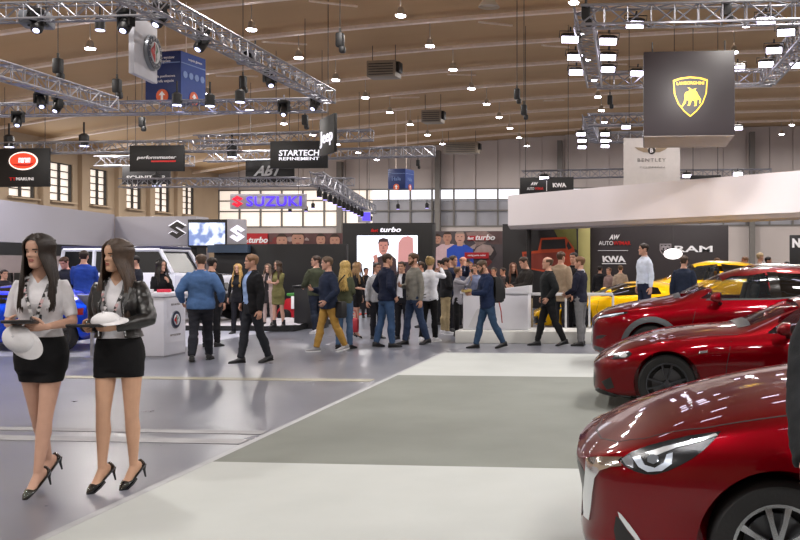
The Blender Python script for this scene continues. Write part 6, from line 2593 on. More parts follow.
def yellow_suv():
    L = 5.1
    sp = dict(L=L, W=2.0, wr=.38, arch=.43, wheels=(.95, 3.95), flare=.04, n=90, tumble=.34,
              plan=[(0, .60), (.05, .75), (.2, .88), (.5, .96), (1.0, 1.0), (4.0, 1.0), (4.7, .95), (L, .84)],
              bot=[(0, .22), (.4, .20), (4.2, .22), (4.8, .32), (L, .45)],
              belt=[(0, .72), (.3, .84), (1.0, .95), (1.6, 1.0), (3.0, 1.06), (4.2, 1.12), (L, 1.02)],
              top=[(0, .75), (.3, .88), (1.0, 1.05), (1.5, 1.13), (1.9, 1.32), (2.4, 1.55), (2.9, 1.64), (3.5, 1.62), (4.2, 1.50), (4.7, 1.28), (L, 1.08)],
              exp=[(0, 2.6), (1.5, 2.8), (2.6, 3.2), (L, 2.6)],
              windows=[[(1.85, 1.12), (2.45, 1.49), (2.98, 1.55), (3.05, 1.13)], [(3.15, 1.13), (3.08, 1.55), (3.9, 1.48), (4.3, 1.22)]],
              cabin=[(1.6, .7), (2.1, 1.3), (2.6, 1.5), (3.8, 1.5), (4.2, 1.2), (4.2, .7)],
              shield=((1.56, 1.15), (2.36, 1.52), .68, .58))
    p = at(604, 300, 24.4)
    c = Car('car', 'yellow sports utility car with a long roof behind the farthest red car', (p.x, 24.35, .0), radians(2), sp, YEL)
    for xw in sp['wheels']:
        for sd in (-1, 1):
            c.wheel(xw, sd, .38, .28, 5, .27, paired=.2, rim_m=mat('gunmetal_alloy', '4c4e54', .3, metal=.9, var=.03), inset=.05)
    c.side([(1.83, 1.115), (2.45, 1.50), (2.99, 1.56), (3.06, 1.125)], 'window', GLASS, .1, -.002, .004)
    c.side([(3.14, 1.125), (3.07, 1.56), (3.91, 1.49), (4.32, 1.21)], 'window', mat('privacy_glass', '08090b', .03, var=0, alpha=.93, spec=.8), .1, -.002, .004)
    c.front([(-.68, 1.15), (.68, 1.15), (.58, 1.52), (-.58, 1.52)], 'windscreen', GLASS, .1, -.002, .004)
    c.front([(-.7, .30), (.7, .30), (.8, .55), (.5, .62), (-.5, .62), (-.8, .55)], 'grille', GLOSSB, .08, .004)
    c.side([(.16, .72), (.6, .84), (.62, .78), (.3, .68)], 'headlight', mat('lamp_housing', '1a1c20', .25, metal=.3, var=0), .04, .004)
    c.side([(1.4, .21), (3.5, .21), (3.5, .36), (1.4, .36)], 'sill_cladding', BLK, .1, .006)
    c.strip([(1.65, .38), (1.6, .6), (1.7, 1.0)], 'door_shut_line', SEAM)
    c.strip([(3.1, .38), (3.12, .8), (3.1, 1.06)], 'door_shut_line', SEAM)
    c.seats(2.5, .70)
    c.mirror(2.0, 1.16, 1.06)


def jeep():
    white = paint('white_paint', 'd4d6e2', .1)
    n = at(233, 300, 21.2)
    root = thing('car', 'white boxy off-road vehicle with a dark roof behind the white counter', 'car', (n.x, 21.8, .12), pi)
    # nose at x = 0, tail at 4.6
    W = .80
    g = G()
    rings = []
    for x, hw, z0, z1 in ((.28, .60, .62, 1.10), (.34, .63, .60, 1.15), (.9, .66, .60, 1.19), (1.42, .72, .60, 1.22)):
        rings.append([V((x, y, z)) for y, z in ((-hw, z0), (hw, z0), (hw, z1 - .07), (hw - .07, z1), (-hw + .07, z1), (-hw, z1 - .07))])
    g.loft(rings)
    hood = g.build('hood', white, root, 30)
    g = G()
    rings = []
    for x, hw in ((1.42, .74), (1.50, W), (4.30, W), (4.42, W - .05)):
        rings.append([V((x, y, z)) for y, z in ((-hw, .55), (hw, .55), (hw, 1.16), (hw - .03, 1.22), (-hw + .03, 1.22), (-hw, 1.16))])
    g.loft(rings)
    g.build('body', white, root, 30)
    # cab frame: pillars and rails
    g = G()
    for sd in (-1, 1):
        for a, b in (((1.46, W - .05, 1.20), (1.80, W - .10, 1.78)), ((2.55, W - .04, 1.20), (2.58, W - .10, 1.78)), ((3.48, W - .04, 1.20), (3.48, W - .10, 1.78)), ((4.36, W - .05, 1.20), (4.28, W - .10, 1.78)), ((1.80, W - .10, 1.78), (4.28, W - .10, 1.78))):
            g.tube([(a[0], sd * a[1], a[2]), (b[0], sd * b[1], b[2])], .05, 6)
    g.tube([(1.80, -.7, 1.78), (1.80, .7, 1.78)], .05, 6)
    g.tube([(4.28, -.7, 1.78), (4.28, .7, 1.78)], .05, 6)
    g.build('cab_frame', white, root, 30)
    G().box((3.05, 0, 1.83), (2.62, 1.46, .09), bev=.04).build('roof', mat('jeep_roof', '23264a', .35, var=.05), root)
    for sd in (-1, 1):
        for x0, x1, t0, t1 in ((1.56, 2.52, 1.84, 2.54), (2.62, 3.44, 2.62, 3.44), (3.53, 4.32, 3.53, 4.25)):
            G().loft([[V((x0, sd * (W - .045 + e), 1.22)), V((x1, sd * (W - .045 + e), 1.22)), V((t1, sd * (W - .10 + e), 1.76)), V((t0, sd * (W - .10 + e), 1.76))] for e in (-.004, .004)]).build('window', mat('tinted_window', '0a0c10', .3, var=0), root, 20)
        # fenders
        for xw in (.62, 3.62):
            f = G()
            pr = [(xw - .62, .80), (xw - .50, .98), (xw + .40, .98), (xw + .62, .70), (xw + .55, .70), (xw + .36, .91), (xw - .46, .91), (xw - .56, .78)]
            f.prism(pr, (0, sd * (W - .18) if sd > 0 else -W - .12, 0), (1, 0, 0), (0, 0, 1), (0, .30, 0))
            f.build('fender', BLK, root, 25)
        s2 = G()
        s2.tube([(1.25, sd * (W + .03), .52), (3.05, sd * (W + .03), .52)], .05, 8)
        s2.build('side_step', BLK, root)
        G().ell((.27, sd * .43, .96), (.05, .11, .11), 16, 10).build('headlight', LAMPWHITE, root)
        m = G()
        m.box((1.62, sd * (W + .14), 1.30), (.10, .20, .24), bev=.03)
        m.tube([(1.60, sd * W, 1.22), (1.62, sd * (W + .1), 1.26)], .02, 6)
        m.build('wing_mirror', BLK, root)
        for x in (1.52, 2.56, 3.50):
            G().box((x, sd * (W + .001), .88), (.012, .006, .62)).build('door_shut_line', SEAM, root, 0)
        for x in (2.38, 3.34):
            G().box((x, sd * (W + .015), 1.10), (.16, .03, .03), bev=.008).build('door_handle', BLK, root)
    g = G().box((.25, 0, .86), (.06, 1.16, .50), bev=.02)
    gr = g.build('grille', white, root)
    for k in range(7):
        G().box((.216, (k - 3) * .075, .92), (.012, .042, .26), bev=.004).build('grille_slot', BLK, gr)
    G().box((.02, 0, .62), (.22, 1.7, .20), bev=.04).build('bumper', BLK, root)
    G().loft([[V((1.52 + e, y * .68, 1.22)), V((1.84 + e, y * .62, 1.76)), V((1.84 + e, -y * .62, 1.76)), V((1.52 + e, -y * .68, 1.22))] for e, y in ((-.006, 1), (.006, 1))]).build('windscreen', mat('tinted_window', '0a0c10', .3, var=0), root, 20)
    G().box((2.3, 0, .50), (3.6, .9, .2)).build('chassis', BLK, root)

    class D:
        pass
    d = Car.__new__(Car)
    d.sp, d.root = dict(flare=0), root
    d.half = lambda x: W + .10
    rimm = mat('orange_rim', 'c8401c', .4, metal=.2, var=.05)
    for xw in (.62, 3.62):
        for sd in (-1, 1):
            d.wheel(xw, sd, .42, .24, 5, .28, rim_m=rimm, yv=W - .02, sp_w=.07)
    g = G()
    for sd in (-1, 1):
        g2 = G()
        g2.box((2.05, sd * .36, .95), (.5, .46, .6), bev=.06).box((2.3, sd * .36, 1.35), (.14, .46, .5), bev=.05)
        g2.build('seat', mat('seat_black', '121214', .6, var=.1), root)
    G().tube([(4.55, .0, 1.0), (4.68, 0, 1.0)], [.40, .40], 24).build('spare_wheel', mat('tyre', '101012', .75, var=.08, bump=.2), root)


near = near_hatch()
near_details(near)
roadster()
crossover()
blue_coupe()
yellow_supercar()
yellow_suv()
jeep()
# ------------------------------------------------------------------ the visitors
def who(label, px, Y, head_y, face, heel=0.0, z=0.0, **kw):
    fy = 262 + (CAMZ - z) * 900 / Y             # where the feet meet the ground in the photograph
    d = ray(px, fy)
    p = V((0, 0, CAMZ)) + d * ((z - CAMZ) / d.z)
    Y = p.y
    tall = at(px, head_y, Y).z - z
    H = tall / ((1.75 + heel) / 1.75)
    face += math.degrees(atan2(-p.x, Y))        # 0 = looking at the camera
    return Person('person', label, (p.x, Y, z), face, H, heel=heel, **kw)


LEATHER = mat('black_leather', '141416', .33, var=.15, vscale=12, bump=.25, bscale=60, spec=.6)
JEANS, NAVY, BLK_C, GREY_C = '324560', '181e2e', '141417', '5c5c60'


def device(label, name, cat, pos, rz, size=(.24, .17, .02), tilt=0.0, col='121216', group=None):
    r = thing(name, label, cat, tuple(pos), rz, group)
    R = rotm(tilt, 0, 0)
    G().box((0, 0, 0), size, rot=R, bev=.006).build('case', mat('device_' + col, col, .35, var=.05), r)
    G().box((0, 0, size[2] * .52), (size[0] * .9, size[1] * .88, .002), rot=R).build('screen', mat('device_screen', '1c2028', .08, var=0), r, 0)
    return r


def cap(label, pos, M):
    r = thing('cap', label, 'cap', tuple(pos))
    wm = mat('cap_white', 'd6d6da', .7, var=.05, bump=.2)
    g = G()
    rings = []
    for i in range(9):
        t = i / 8 * pi / 2
        rings.append([M @ V((.105 * cos(t) * cos(a) * (1 + .06 * cos(a)), .085 * cos(t) * sin(a), .085 * sin(t) ** .9)) for a in [2 * pi * k / 26 for k in range(26)]])
    rings.append([M @ V((.004 * cos(a), .004 * sin(a), .086)) for a in [2 * pi * k / 26 for k in range(26)]])
    g.loft(rings)
    c = g.build('crown', wm, r, 60)
    b = G()
    top, bot = [], []
    n = 16
    pr = []
    for k in range(n + 1):
        a = -radians(74) + radians(148) * k / n
        inner = V((.103 * cos(a), .083 * sin(a), .004))
        outer = V((.10 * cos(a) + .085 * max(0, cos(a)) ** .6, .088 * sin(a), -.012))
        pr.append((inner, outer))
    b.loft([[M @ i_, M @ o_, M @ (o_ - V((0, 0, .006))), M @ (i_ - V((0, 0, .006)))] for i_, o_ in pr])
    b.build('peak', wm, r, 60)
    G().ell(M @ V((0, 0, .087)), (.008, .008, .008), 8, 6).build('button', wm, c)
    return r


# ---- two women in front
W1 = who('woman with long dark hair in a white t-shirt and black skirt, walking at far left', 41, 6.26, 233, -14, heel=.09, sex='f', fine=True, skin='c29a86', legs=((-9, 12), (10, 3)), stance=.0,
         hands=((.135, -.22, 1.13, (-.55, -.8, .0)), (.085, -.24, 1.11, (-.8, -.55, .05))), head=(-24, 6, 0), toe=4, feet=-38, poles=((.35, .6, -.7), (.6, .5, -.6)))
W1.pumps()
W1.skirt('0e0e11', .785, .012)
tee = W1.top('t_shirt', 'd8d8de', .009, sleeve=.36, hem=.94, vneck=.085, amp=.0025, wrist=.014)
W1.hair_long('241a15', end=1.22, frontend=1.20)


def lanyard(p, hang, m):
    g = G()
    for sd in (-1, 1):
        pts = [(.058, .03, 1.478), (.066, -.03, 1.455), (.072, -.085, 1.40), (.058, -.128, 1.33), (.030, -.150, 1.24), (.010, -.142, 1.14), (.004, -.118, hang)]
        P = [p.warp(V((sd * a, b - .013, c))) for a, b, c in pts]
        P = [V(q) for q in catmull([tuple(q) for q in P], 4)]
        g.tube(P, .011, 6, ref=(0, -1, .2), ry=.0022)
    o = g.build('lanyard', m, p.root, 40)
    c = p.warp(V((0, -.128, hang - .05)))
    G().box(c, (.075, .006, .10), bev=.002).build('badge', mat('badge_card', '20242c', .3, var=.1), o)
    return o


lm = mat('lanyard_print', '18181c', .6, var=0)
nt_ = lm.node_tree
tcn, vor = nt_.nodes.new('ShaderNodeTexCoord'), nt_.nodes.new('ShaderNodeTexVoronoi')
vor.inputs['Scale'].default_value = 45
nt_.links.new(tcn.outputs['Object'], vor.inputs['Vector'])
rmp = nt_.nodes.new('ShaderNodeValToRGB')
for e_, c_ in zip(rmp.color_ramp.elements, ('16161a', 'b03038')):
    e_.color = lin(c_)
rmp.color_ramp.elements.new(.8).color = lin('d0d0d4')
rmp.color_ramp.elements[0].position, rmp.color_ramp.elements[1].position = .35, .75
nt_.links.new(vor.outputs['Color'], rmp.inputs['Fac'])
nt_.links.new(rmp.outputs['Color'], nt_.nodes['Principled BSDF'].inputs['Base Color'])
lanyard(W1, 1.19, lm)

W2 = who('woman with long brown hair in a black leather jacket and short skirt', 119, 6.36, 240, -20, heel=.09, sex='f', fine=True, skin='c0987e', legs=((9, 8), (1, 5)), stance=.085,
         hands=((.15, -.22, 1.12, (-.4, -.9, -.05)), (.06, -.25, 1.12, (-.8, -.55, .05))), head=(-34, 3, 0), toe=2, feet=-34, poles=((.15, .7, -.7), (1.0, .25, -.35)))
W2.pumps(platform=.02)
W2.skirt('0e0e11', .828, .012)
W2.top('t_shirt', 'd4d4da', .008, sleeve=0, hem=.94, vneck=.08, amp=.0025)
lanyard(W2, 1.20, lm)
jk = W2.top('jacket', '141416', .028, hem=1.03, open_=(.062, .085), collar='big', m=LEATHER, amp=.006, label='open black leather biker jacket')
W2.hair_long('43342a', end=1.16, frontend=1.14)
for sd in (-1, 1):      # lapels and zip
    g = G()
    L = [V((sd * .060, -.075, 1.445)), V((sd * .135, -.110, 1.39)), V((sd * .120, -.155, 1.31)), V((sd * .078, -.160, 1.22)), V((sd * .064, -.135, 1.33))]
    g.add([W2.warp(q + V((0, -.004, 0))) for q in L] + [W2.warp(q + V((0, -.012, 0))) for q in L], [(0, 1, 2, 3, 4), (9, 8, 7, 6, 5)] + [(i, (i + 1) % 5, 5 + (i + 1) % 5, 5 + i) for i in range(5)])
    g.build('lapel', LEATHER, jk, 30)
    g = G()
    g.tube([W2.warp(V((sd * .084, -.162, 1.30))), W2.warp(V((sd * .088, -.148, 1.16))), W2.warp(V((sd * .094, -.132, 1.05)))], .004, 5)
    g.build('zip', CHROME, jk)
g = G()
W2.torso(g, .034, z0=1.035, z1=1.075)
gb = G()
gb.v = g.v
gb.f = [f for f in g.f if len(f) == 4 and not (sum(g.v[i].y for i in f) / 4 < -.05 and abs(sum(g.v[i].x for i in f) / 4) < .09)]
gb.build('waistband', LEATHER, jk, 40)

# things in their hands
bpy.context.view_layer.update()


def near_hands(W, off):
    a, b = W.handpos(-1)[0], W.handpos(1)[0]
    return (a + b) / 2 + W.root.rotation_euler.to_matrix() @ V(off)


t1 = near_hands(W1, (-.0, -.055, .028))
device('black tablet held flat by the woman in the white t-shirt', 'tablet', 'tablet', t1, W1.root.rotation_euler.z, (.18, .23, .02), radians(-6))
k1 = near_hands(W1, (.02, -.03, -.14))
cap('white cap dangling below the tablet of the woman in the white t-shirt', (k1.x - .04, k1.y - .02, k1.z + .06), (Matrix.Rotation(radians(38), 4, 'Y') @ Matrix.Rotation(radians(70), 4, 'X')))
t2 = near_hands(W2, (-.02, -.055, .02))
device('dark tablet held flat by the woman in the leather jacket', 'tablet', 'tablet', t2, W2.root.rotation_euler.z, (.20, .23, .02), radians(-4))
k2 = near_hands(W2, (.08, -.035, .055))
cap('white cap lying on the tablet of the woman in the leather jacket', (k2.x, k2.y, k2.z), Matrix.Rotation(radians(-15), 4, 'Z') @ Matrix.Rotation(radians(18), 4, 'X') @ Matrix.Diagonal((1.0, .9, .62, 1)))


# ---- visitors, nearest first
def man(label, px, Y, hy, face, top=('sweater', NAVY), legs=None, trs=JEANS, shoe='16161a', hair='3a2a1e', bald=False, beard=False, outer=None, collar=None, hood=False, hem=.84, walk=None, skin='b98d78', op=(.05, .09), sole='1a1a1a', add=.018, **kw):
    if walk:
        legs = {'l': ((walk, 4), (-walk * .9, walk * .8)), 'r': ((-walk * .9, walk * .8), (walk, 4))}[kw.pop('lead', 'l')]
    p = who(label, px, Y, hy, face, legs=legs or ((2, 2), (-2, 2)), skin=skin, **kw)
    p.trousers(trs)
    p.shoes(shoe, sole)
    p.top(top[0], top[1], .010 if outer else add, hem=.93 if outer else hem, collar=collar)
    if outer:
        p.top(outer[0], outer[1], .030, hem=hem, open_=op if op else None, collar='big' if op else True, hood=hood)
    elif hood:
        pass
    p.hair_short(hair, bald, beard)
    return p


def woman(label, px, Y, hy, face, top=('top', BLK_C), low=('trousers', BLK_C), hair=('long', '2a1c16'), shoe='16161a', outer=None, sleeve=1.0, heel=0.0, boots=0, legs=None, sole='1a1a1a', end=1.22, hem=.90, **kw):
    p = who(label, px, Y, hy, face, heel=heel, sex='f', legs=legs or ((3, 3), (-3, 4)), skin=kw.pop('skin', 'bf9480'), **kw)
    if low[0] == 'trousers':
        p.trousers(low[1], .010)
    elif low[0] == 'skirt':
        p.skirt(low[1], low[2], .016)
    if heel:
        p.pumps()
    else:
        p.shoes(shoe, sole, boot=boots)
    if low[0] == 'dress':
        p.top('dress', low[1], .012, sleeve=sleeve, hem=.84, skirt=low[2])
    else:
        p.top(top[0], top[1], .014, sleeve=sleeve, hem=hem)
    if outer:
        p.top(outer[0], outer[1], .026, hem=hem, open_=(.05, .07), collar='big')
    if hair[0] == 'bun':
        p.hair_long(hair[1], bun=True)
    else:
        p.hair_long(hair[1], end=end)
    return p


m8 = man('heavy man in a blue patterned shirt seen from behind, before the white counter', 201, 14.6, 254, 172, ('shirt', '48658e'), walk=11, trs='23242b', hair='4a3a2e', girth=1.2, add=.03, hands=((.30, -.12, .98), (.30, -.10, .98)), head=(15, 10, 0), collar=True, hem=.86)
man('man in black clothes half hidden behind the heavy man in blue', 212, 17.0, 258, 150, ('sweater', '16161a'), trs='141418', hair='201814')
m9 = man('man in a black blazer and light blue shirt walking alone, looking back', 252, 14.3, 254, -62, ('shirt', '8aa2cc'), walk=12, trs='22242a', hair='7a5c42', outer=('blazer', '121215'), hands=('pocket', 'down'), head=(-30, 0, 0), op=(.07, .12), hem=.80, collar=True)
m24 = man('man in a navy jacket and jeans with a black backpack, reading what he holds', 487, 16.7, 259, -72, ('jacket', '162340'), walk=16, trs='2c425c', hair='4a3a2c', beard=True, hands=((.10, -.30, 1.12), (.06, -.33, 1.10)), head=(-8, 24, 0), lean=4, hem=.80, collar=True, add=.024)
m27 = man('balding man in a black hooded jacket walking left before the white platform', 548, 17.2, 256, -78, ('jacket', '15181a'), walk=16, trs='121214', hair='5a4838', bald=True, hands=('pocket', 'pocket'), head=(-6, 0, 0), add=.032, hem=.80)
man('man in a dark navy sweater and grey trousers standing at the railing', 580, 17.2, 257, -112, ('sweater', '1b1c2c'), trs='6a6a6c', hair='6a4c34', hands=((.14, -.25, 1.0), (.12, -.25, 1.02)), collar='c8c8d0', hem=.86)
m14 = man('man in a navy padded coat and mustard trousers striding left', 328, 16.1, 256, -70, ('coat', '1e2638'), walk=15, trs='a07c3c', shoe='8c8c8e', sole='d8d8d8', hair='5c4a3a', hands=((.10, -.26, 1.16), (.22, -.12, .95)), head=(-20, 4, 0), add=.034, hem=.80)
woman('woman with very long blond hair, olive top and blue jeans, seen from behind', 345, 16.6, 261, 150, ('top', '4c503c'), ('trousers', '4a6484'), ('long', 'b89a58'), end=1.14, hands=('belly', 'down'))
m17 = man('man in a dark navy jacket and jeans, hands in his pockets, back half turned', 387, 16.9, 254, 118, ('jacket', '141b30'), trs='304664', hair='3a2c22', hands=('pocket', 'pocket'), add=.028, legs=((6, 4), (-8, 6)), hem=.88, collar=True)
m18 = man('bearded man in a grey striped sweater and dark jeans, facing the man in navy', 414, 17.45, 253, -60, ('sweater', '77756e'), walk=12, trs='2c3a54', hair='4c3826', beard=True, hands=((.12, -.22, 1.14), 'down'), head=(-12, 4, 0), hem=.86)
wph = woman('woman with a blond bun in a white shirt raising a phone', 430, 18.1, 257, 152, ('shirt', 'd2d4dc'), ('trousers', '141416'), ('bun', '8c7448'), shoe='e4e4e8', sole='f0f0f0', hands=('photo', 'phone'), hem=.84, girth=1.08, legs=((4, 3), (-8, 6)))
woman('woman in a black minidress with bare legs and black heels, red bag at her side', 357, 19.0, 262, 62, low=('dress', '131316', .74), hair=('long', '8a6c48'), heel=.07, sleeve=.5, hands=((.10, -.30, 1.10), 'down'), legs=((8, 6), (-8, 8)))
woman('woman in an olive dress and black ankle boots, arms crossed', 278, 20.3, 261, -35, z=.122, low=('dress', '6c6840', .60), hair=('long', '3c2c20'), sleeve=.6, boots=.12, hands=('cross', 'cross'), head=(-15, 0, 0))
woman('woman in a pale pinkish coat half behind the woman in the olive dress', 268, 21.2, 264, -20, ('top', '2a2628'), ('trousers', 'b09c98'), ('long', '5c4a3c'), outer=('coat', 'a89490'), hem=.62, z=.122)
m13 = man('man in an olive jacket leaning on the black counter', 316, 20.2, 256, -150, ('jacket', '3c4030'), walk=8, trs='1c2230', shoe='d4d4d8', sole='e8e8e8', hair='3a2a20', hands=((.30, -.40, 1.08), (.16, -.3, 1.05)), add=.028, hem=.86, head=(60, 0, 0))
man('man in a dark suit with a tie between the navy jacket and the grey sweater', 402, 18.6, 262, -25, ('shirt', 'c8c8d0'), trs='16161c', hair='2c2018', outer=('blazer', '17171e'))
man('man in a pale grey top hidden behind the man in the navy jacket', 377, 18.8, 263, 30, ('sweater', '9a9a9c'), trs='1c1c22', hair='2a2420')
man('young man in a black jacket and beige trousers with white shoes', 446, 20.0, 258, 100, ('jacket', '1a1a1e'), trs='9a8a6a', shoe='dcdce0', sole='eeeeee', hair='2a1c16', add=.026, hands=('belly', 'pocket'))
mph = man('man in dark blue photographing behind the woman in the grey cardigan', 453, 20.8, 256, 60, ('jacket', '1c2238'), trs='16161c', hair='3a2c22', hands=('photo', 'photo'), add=.026)
man('bald man with a reddish head in the crowd before the racing poster', 463, 21.8, 257, 40, ('shirt', '6a7088'), trs='202026', hair='8a6a5a', bald=True, skin='c48a74')
wcg = woman('short woman in a grey cardigan and black trousers raising a phone', 458, 19.4, 267, 70, ('cardigan', '8a8890'), ('trousers', '151517'), ('bun', '5c4430'), hands=('photo', 'phone'), hem=.80)
man('man in a grey blue shirt just left of the man with the backpack, behind him', 475, 21.6, 265, -20, ('shirt', '6c7490'), trs='202026', hair='4a3828')
woman('woman with long auburn hair smiling behind the white counter', 513, 20.6, 263, 10, ('top', '141416'), ('trousers', '141416'), ('long', '5c3420'), hands=('hold', 'hold'))
for px, Y, hy, fc, c, hr, lb in ((441, 23, 261, 60, '24242c', '2a2018', 'dark-clad visitor deep in the crowd below the pink-shirted poster man'), (484, 23.5, 266, -40, '3c3438', '3a2c24', 'dark-clad visitor just behind the man with the backpack'),
                                 (494, 23, 268, -30, '6a5c54', '4a3a2c', 'visitor in brownish grey behind the counter, left of the auburn-haired woman'), (503, 24, 268, -60, '463c3c', '2a201a', 'visitor in dull brown behind the counter, nearest to the auburn-haired woman'),
                                 (470, 24, 262, 20, '2a2a34', '5a4632', 'visitor in dark blue grey deep in the crowd below the red poster strip'), (366, 26, 268, 20, '1c1c22', '1c1614', 'small dark visitor far behind, left of the video wall picture'), (421, 22, 262, -100, '222228', '3a2c22', 'dark visitor seen between the grey sweater and the white shirt')):
    man(lb, px, Y, hy, fc, ('jacket', c), trs='1c1c22', hair=hr, skin='b5846e', hands=('hold', 'hold'))
man('man in a dark brown jacket and beige trousers behind the railing, head bowed', 526, 19.25, 257, -60, ('jacket', '221e1c'), trs='8c7c60', hair='34261c', hands=((.12, -.36, 1.12), (.10, -.36, 1.1)), head=(-10, 22, 0), add=.026)
man('man in a beige coat behind the balding man', 561, 19.5, 252, 150, ('coat', '8e7c68'), trs='2a2a30', hair='4a3426', add=.03, hem=.72)
man('dark-haired man in black behind the man in the navy sweater', 574, 19.9, 253, -30, ('jacket', '17171b'), trs='1a1a1e', hair='1c1412', add=.026)
man('man in a crisp white shirt standing tall behind the farthest red car', 644, 18.3, 244, -58, ('shirt', 'c0c8d8'), trs='1c2238', hair='2a201a', hands=('down', 'down'), head=(-30, 0, 0), collar=True, hem=.93, z=.242)
man('man in a dark blue jacket, back turned, right of the man in the white shirt', 684, 18.8, 256, 165, ('jacket', '1c2436'), trs='1c2230', hair='3a2c22', add=.028, girth=1.08)
for px, Y, hy, fc, c, hr, sk, lb in ((717, 26.2, 258, 160, '1c1c22', '6a4a34', 'b98d78', 'visitor beyond the yellow car roof, brown hair seen from behind'), (745, 26, 257, -70, '2a2a30', '7a5a44', 'c08a74', 'visitor facing left beyond the red car roof, reddish face'),
                                     (760, 26.5, 253, 120, 'b0a49c', 'a89474', 'b98d78', 'light-haired visitor in pale clothes beyond the red car roof'), (768, 27.5, 257, 100, '34343c', '1c1614', 'a87c68', 'dark-haired visitor right of the light-haired visitor'),
                                     (787, 27, 262, -60, '202026', '2a1c18', 'b07c68', 'dark visitor at the right end beyond the red car roof'), (735, 28, 262, 90, '5a5450', '8a6a50', 'b98d78', 'low visitor between two heads beyond the red car roof'),
                                     (600, 27, 266, 170, '141418', '1c1614', 'b08470', 'visitor in black at the foot of the dark brown display wall'), (609, 26.5, 268, -40, '7a6460', '5a3c2c', 'b98d78', 'visitor in dusky pink before the dark brown display wall'), (620.5, 26, 265.5, 178, '8e7e70', '4a3828', 'b98d78', 'visitor in a beige coat before the dark brown display wall')):
    man(lb, px, Y, hy, fc, ('jacket', c), trs='202026', hair=hr, skin=sk)

# left stand
man('man in a bright blue suit seen from behind, between the two front women', 84, 18.6, 251, 168, ('jacket', '203c8c'), trs='1e3c90', hair='2a1e18', add=.03, hem=.78, hands=('holdlow', 'holdlow'))
man('young man in a dark t-shirt looking down beside the man in the blue suit', 66, 18.8, 257, -20, ('sweater', '1c1e2c'), trs='1a1a22', hair='3a2218', hands=('hold', 'hold'), head=(-20, 25, 0), skin='c08c80')
man('dark-haired man in profile between the leather jacket and the white vehicle', 136, 18.4, 256, -80, ('jacket', '1a1c26'), trs='1a1a22', hair='1a1412', head=(-10, 10, 0))
woman('seated-looking woman with long black hair behind the white reception counter', 161, 16.6, 260, 22, ('top', '151518'), ('trousers', '151518'), ('long', '16100e'), hands=('belly', (.06, -.2, 1.32)), head=(14, 0, 0))
man('dark-haired visitor at the left picture edge behind the blue coupe', 4, 19.0, 270, 30, ('jacket', '23202a'), trs='1a1a22', hair='241a1e')
woman('blond woman before the nose of the white off-road vehicle', 238, 20.05, 264, -20, ('top', '1a1a1e'), ('trousers', '1c1c22'), ('long', 'b08c50'), end=1.16)

# ---- right picture edge
man('person in black between the roadster and the nearest red car, at the picture edge', 833, 7.6, 236, -60, ('jacket', '121214'), trs='121216', hair='2a2018', add=.03, hands=('down', 'down'))
pe = man('person in a dark jacket at the right picture edge, only an elbow in view', 864, 3.0, 218, -20, ('jacket', '15171a'), trs='141418', hair='2a2018', add=.034, hands=((.06, -.33, .95), 'down'), poles=((.9, .3, -.8), None))

# ---- what they carry
bpy.context.view_layer.update()
R24 = m24.root.matrix_world
bp = thing('backpack', 'black backpack on the back of the man with glasses', 'backpack', R24 @ m24.warp(V((0, .215, 1.17))), m24.root.rotation_euler.z)
g = G()
g.loft([[V((w_ * sx, y, z)) for sx, y in ((-1, -.07), (1, -.07), (1.0, .02), (.8, d_), (-.8, d_), (-1.0, .02))] for z, w_, d_ in ((-.25, .10, .06), (-.22, .145, .10), (.0, .155, .11), (.17, .14, .08), (.23, .10, .03))])
g.build('bag', mat('backpack_black', '131417', .8, var=.1, bump=.3), bp, 50)
G().box((0, .115, -.08), (.22, .04, .20), bev=.018).build('front_pocket', mat('backpack_black', '131417', .8, var=.1, bump=.3), bp)
G().tube([(.12, .0, -.23), (.15, .03, -.40), (.16, .05, -.62)], .011, 6).build('strap', mat('strap_red', '8a2420', .7, var=.05), bp)
for sd in (-1, 1):
    g = G()
    g.tube([(sd * .09, -.07, .20), (sd * .10, -.15, .27), (sd * .11, -.28, .20), (sd * .13, -.30, .05), (sd * .14, -.18, -.12), (sd * .13, -.06, -.18)], .018, 6, ry=.006, ref=(0, -1, .1))
    g.build('shoulder_strap', mat('backpack_black', '131417', .8, var=.1, bump=.3), bp)
h = (m24.handpos(-1)[0] + m24.handpos(1)[0]) / 2
device('small yellowish box held by the man with the backpack', 'box', 'box', h + V((-.03, -.02, .05)), m24.root.rotation_euler.z, (.22, .14, .05), radians(10), 'a08a4c')
for P_, lb in ((wph, 'dark phone held up by the woman in the white shirt'), (wcg, 'dark phone held up by the short woman in the grey cardigan'), (mph, 'dark phone held up by the man in dark blue behind the crowd')):
    a_, b_ = P_.handpos(-1)[0], P_.handpos(1)[0]
    q = (a_ if a_.z > b_.z else b_) + P_.root.rotation_euler.to_matrix() @ V((0, -.03, .06))
    device(lb, 'phone', 'phone', q, P_.root.rotation_euler.z, (.15, .010, .078))
p = at(353, 318, 18.2)
bg_ = thing('handbag', 'red handbag hanging beside the woman in the black minidress', 'handbag', (p.x, p.y, p.z - .15))
G().box((0, 0, 0), (.24, .12, .30), bev=.04).build('bag', mat('bag_red', '98202c', .5, var=.1), bg_)
G().tube([(-.08, 0, .14), (-.06, 0, .30), (.06, 0, .30), (.08, 0, .14)], .012, 6).build('handle', mat('bag_red', '98202c', .5, var=.1), bg_)
p = at(341, 305, 15.7)
bg_ = thing('shoulder_bag', 'black shoulder bag at the hip of the long-haired blond woman', 'bag', (p.x - .02, p.y - .05, p.z - .08), radians(-30))
G().box((0, 0, 0), (.30, .14, .30), bev=.04).build('bag', mat('bag_black', '121214', .5, var=.1), bg_)
G().tube([(-.12, 0, .14), (-.05, .05, .50), (.05, .10, .62)], .012, 6).build('strap', mat('bag_black', '121214', .5, var=.1), bg_)
LAMP_W, STAND_W, EXPO = 420, 300, 0.0
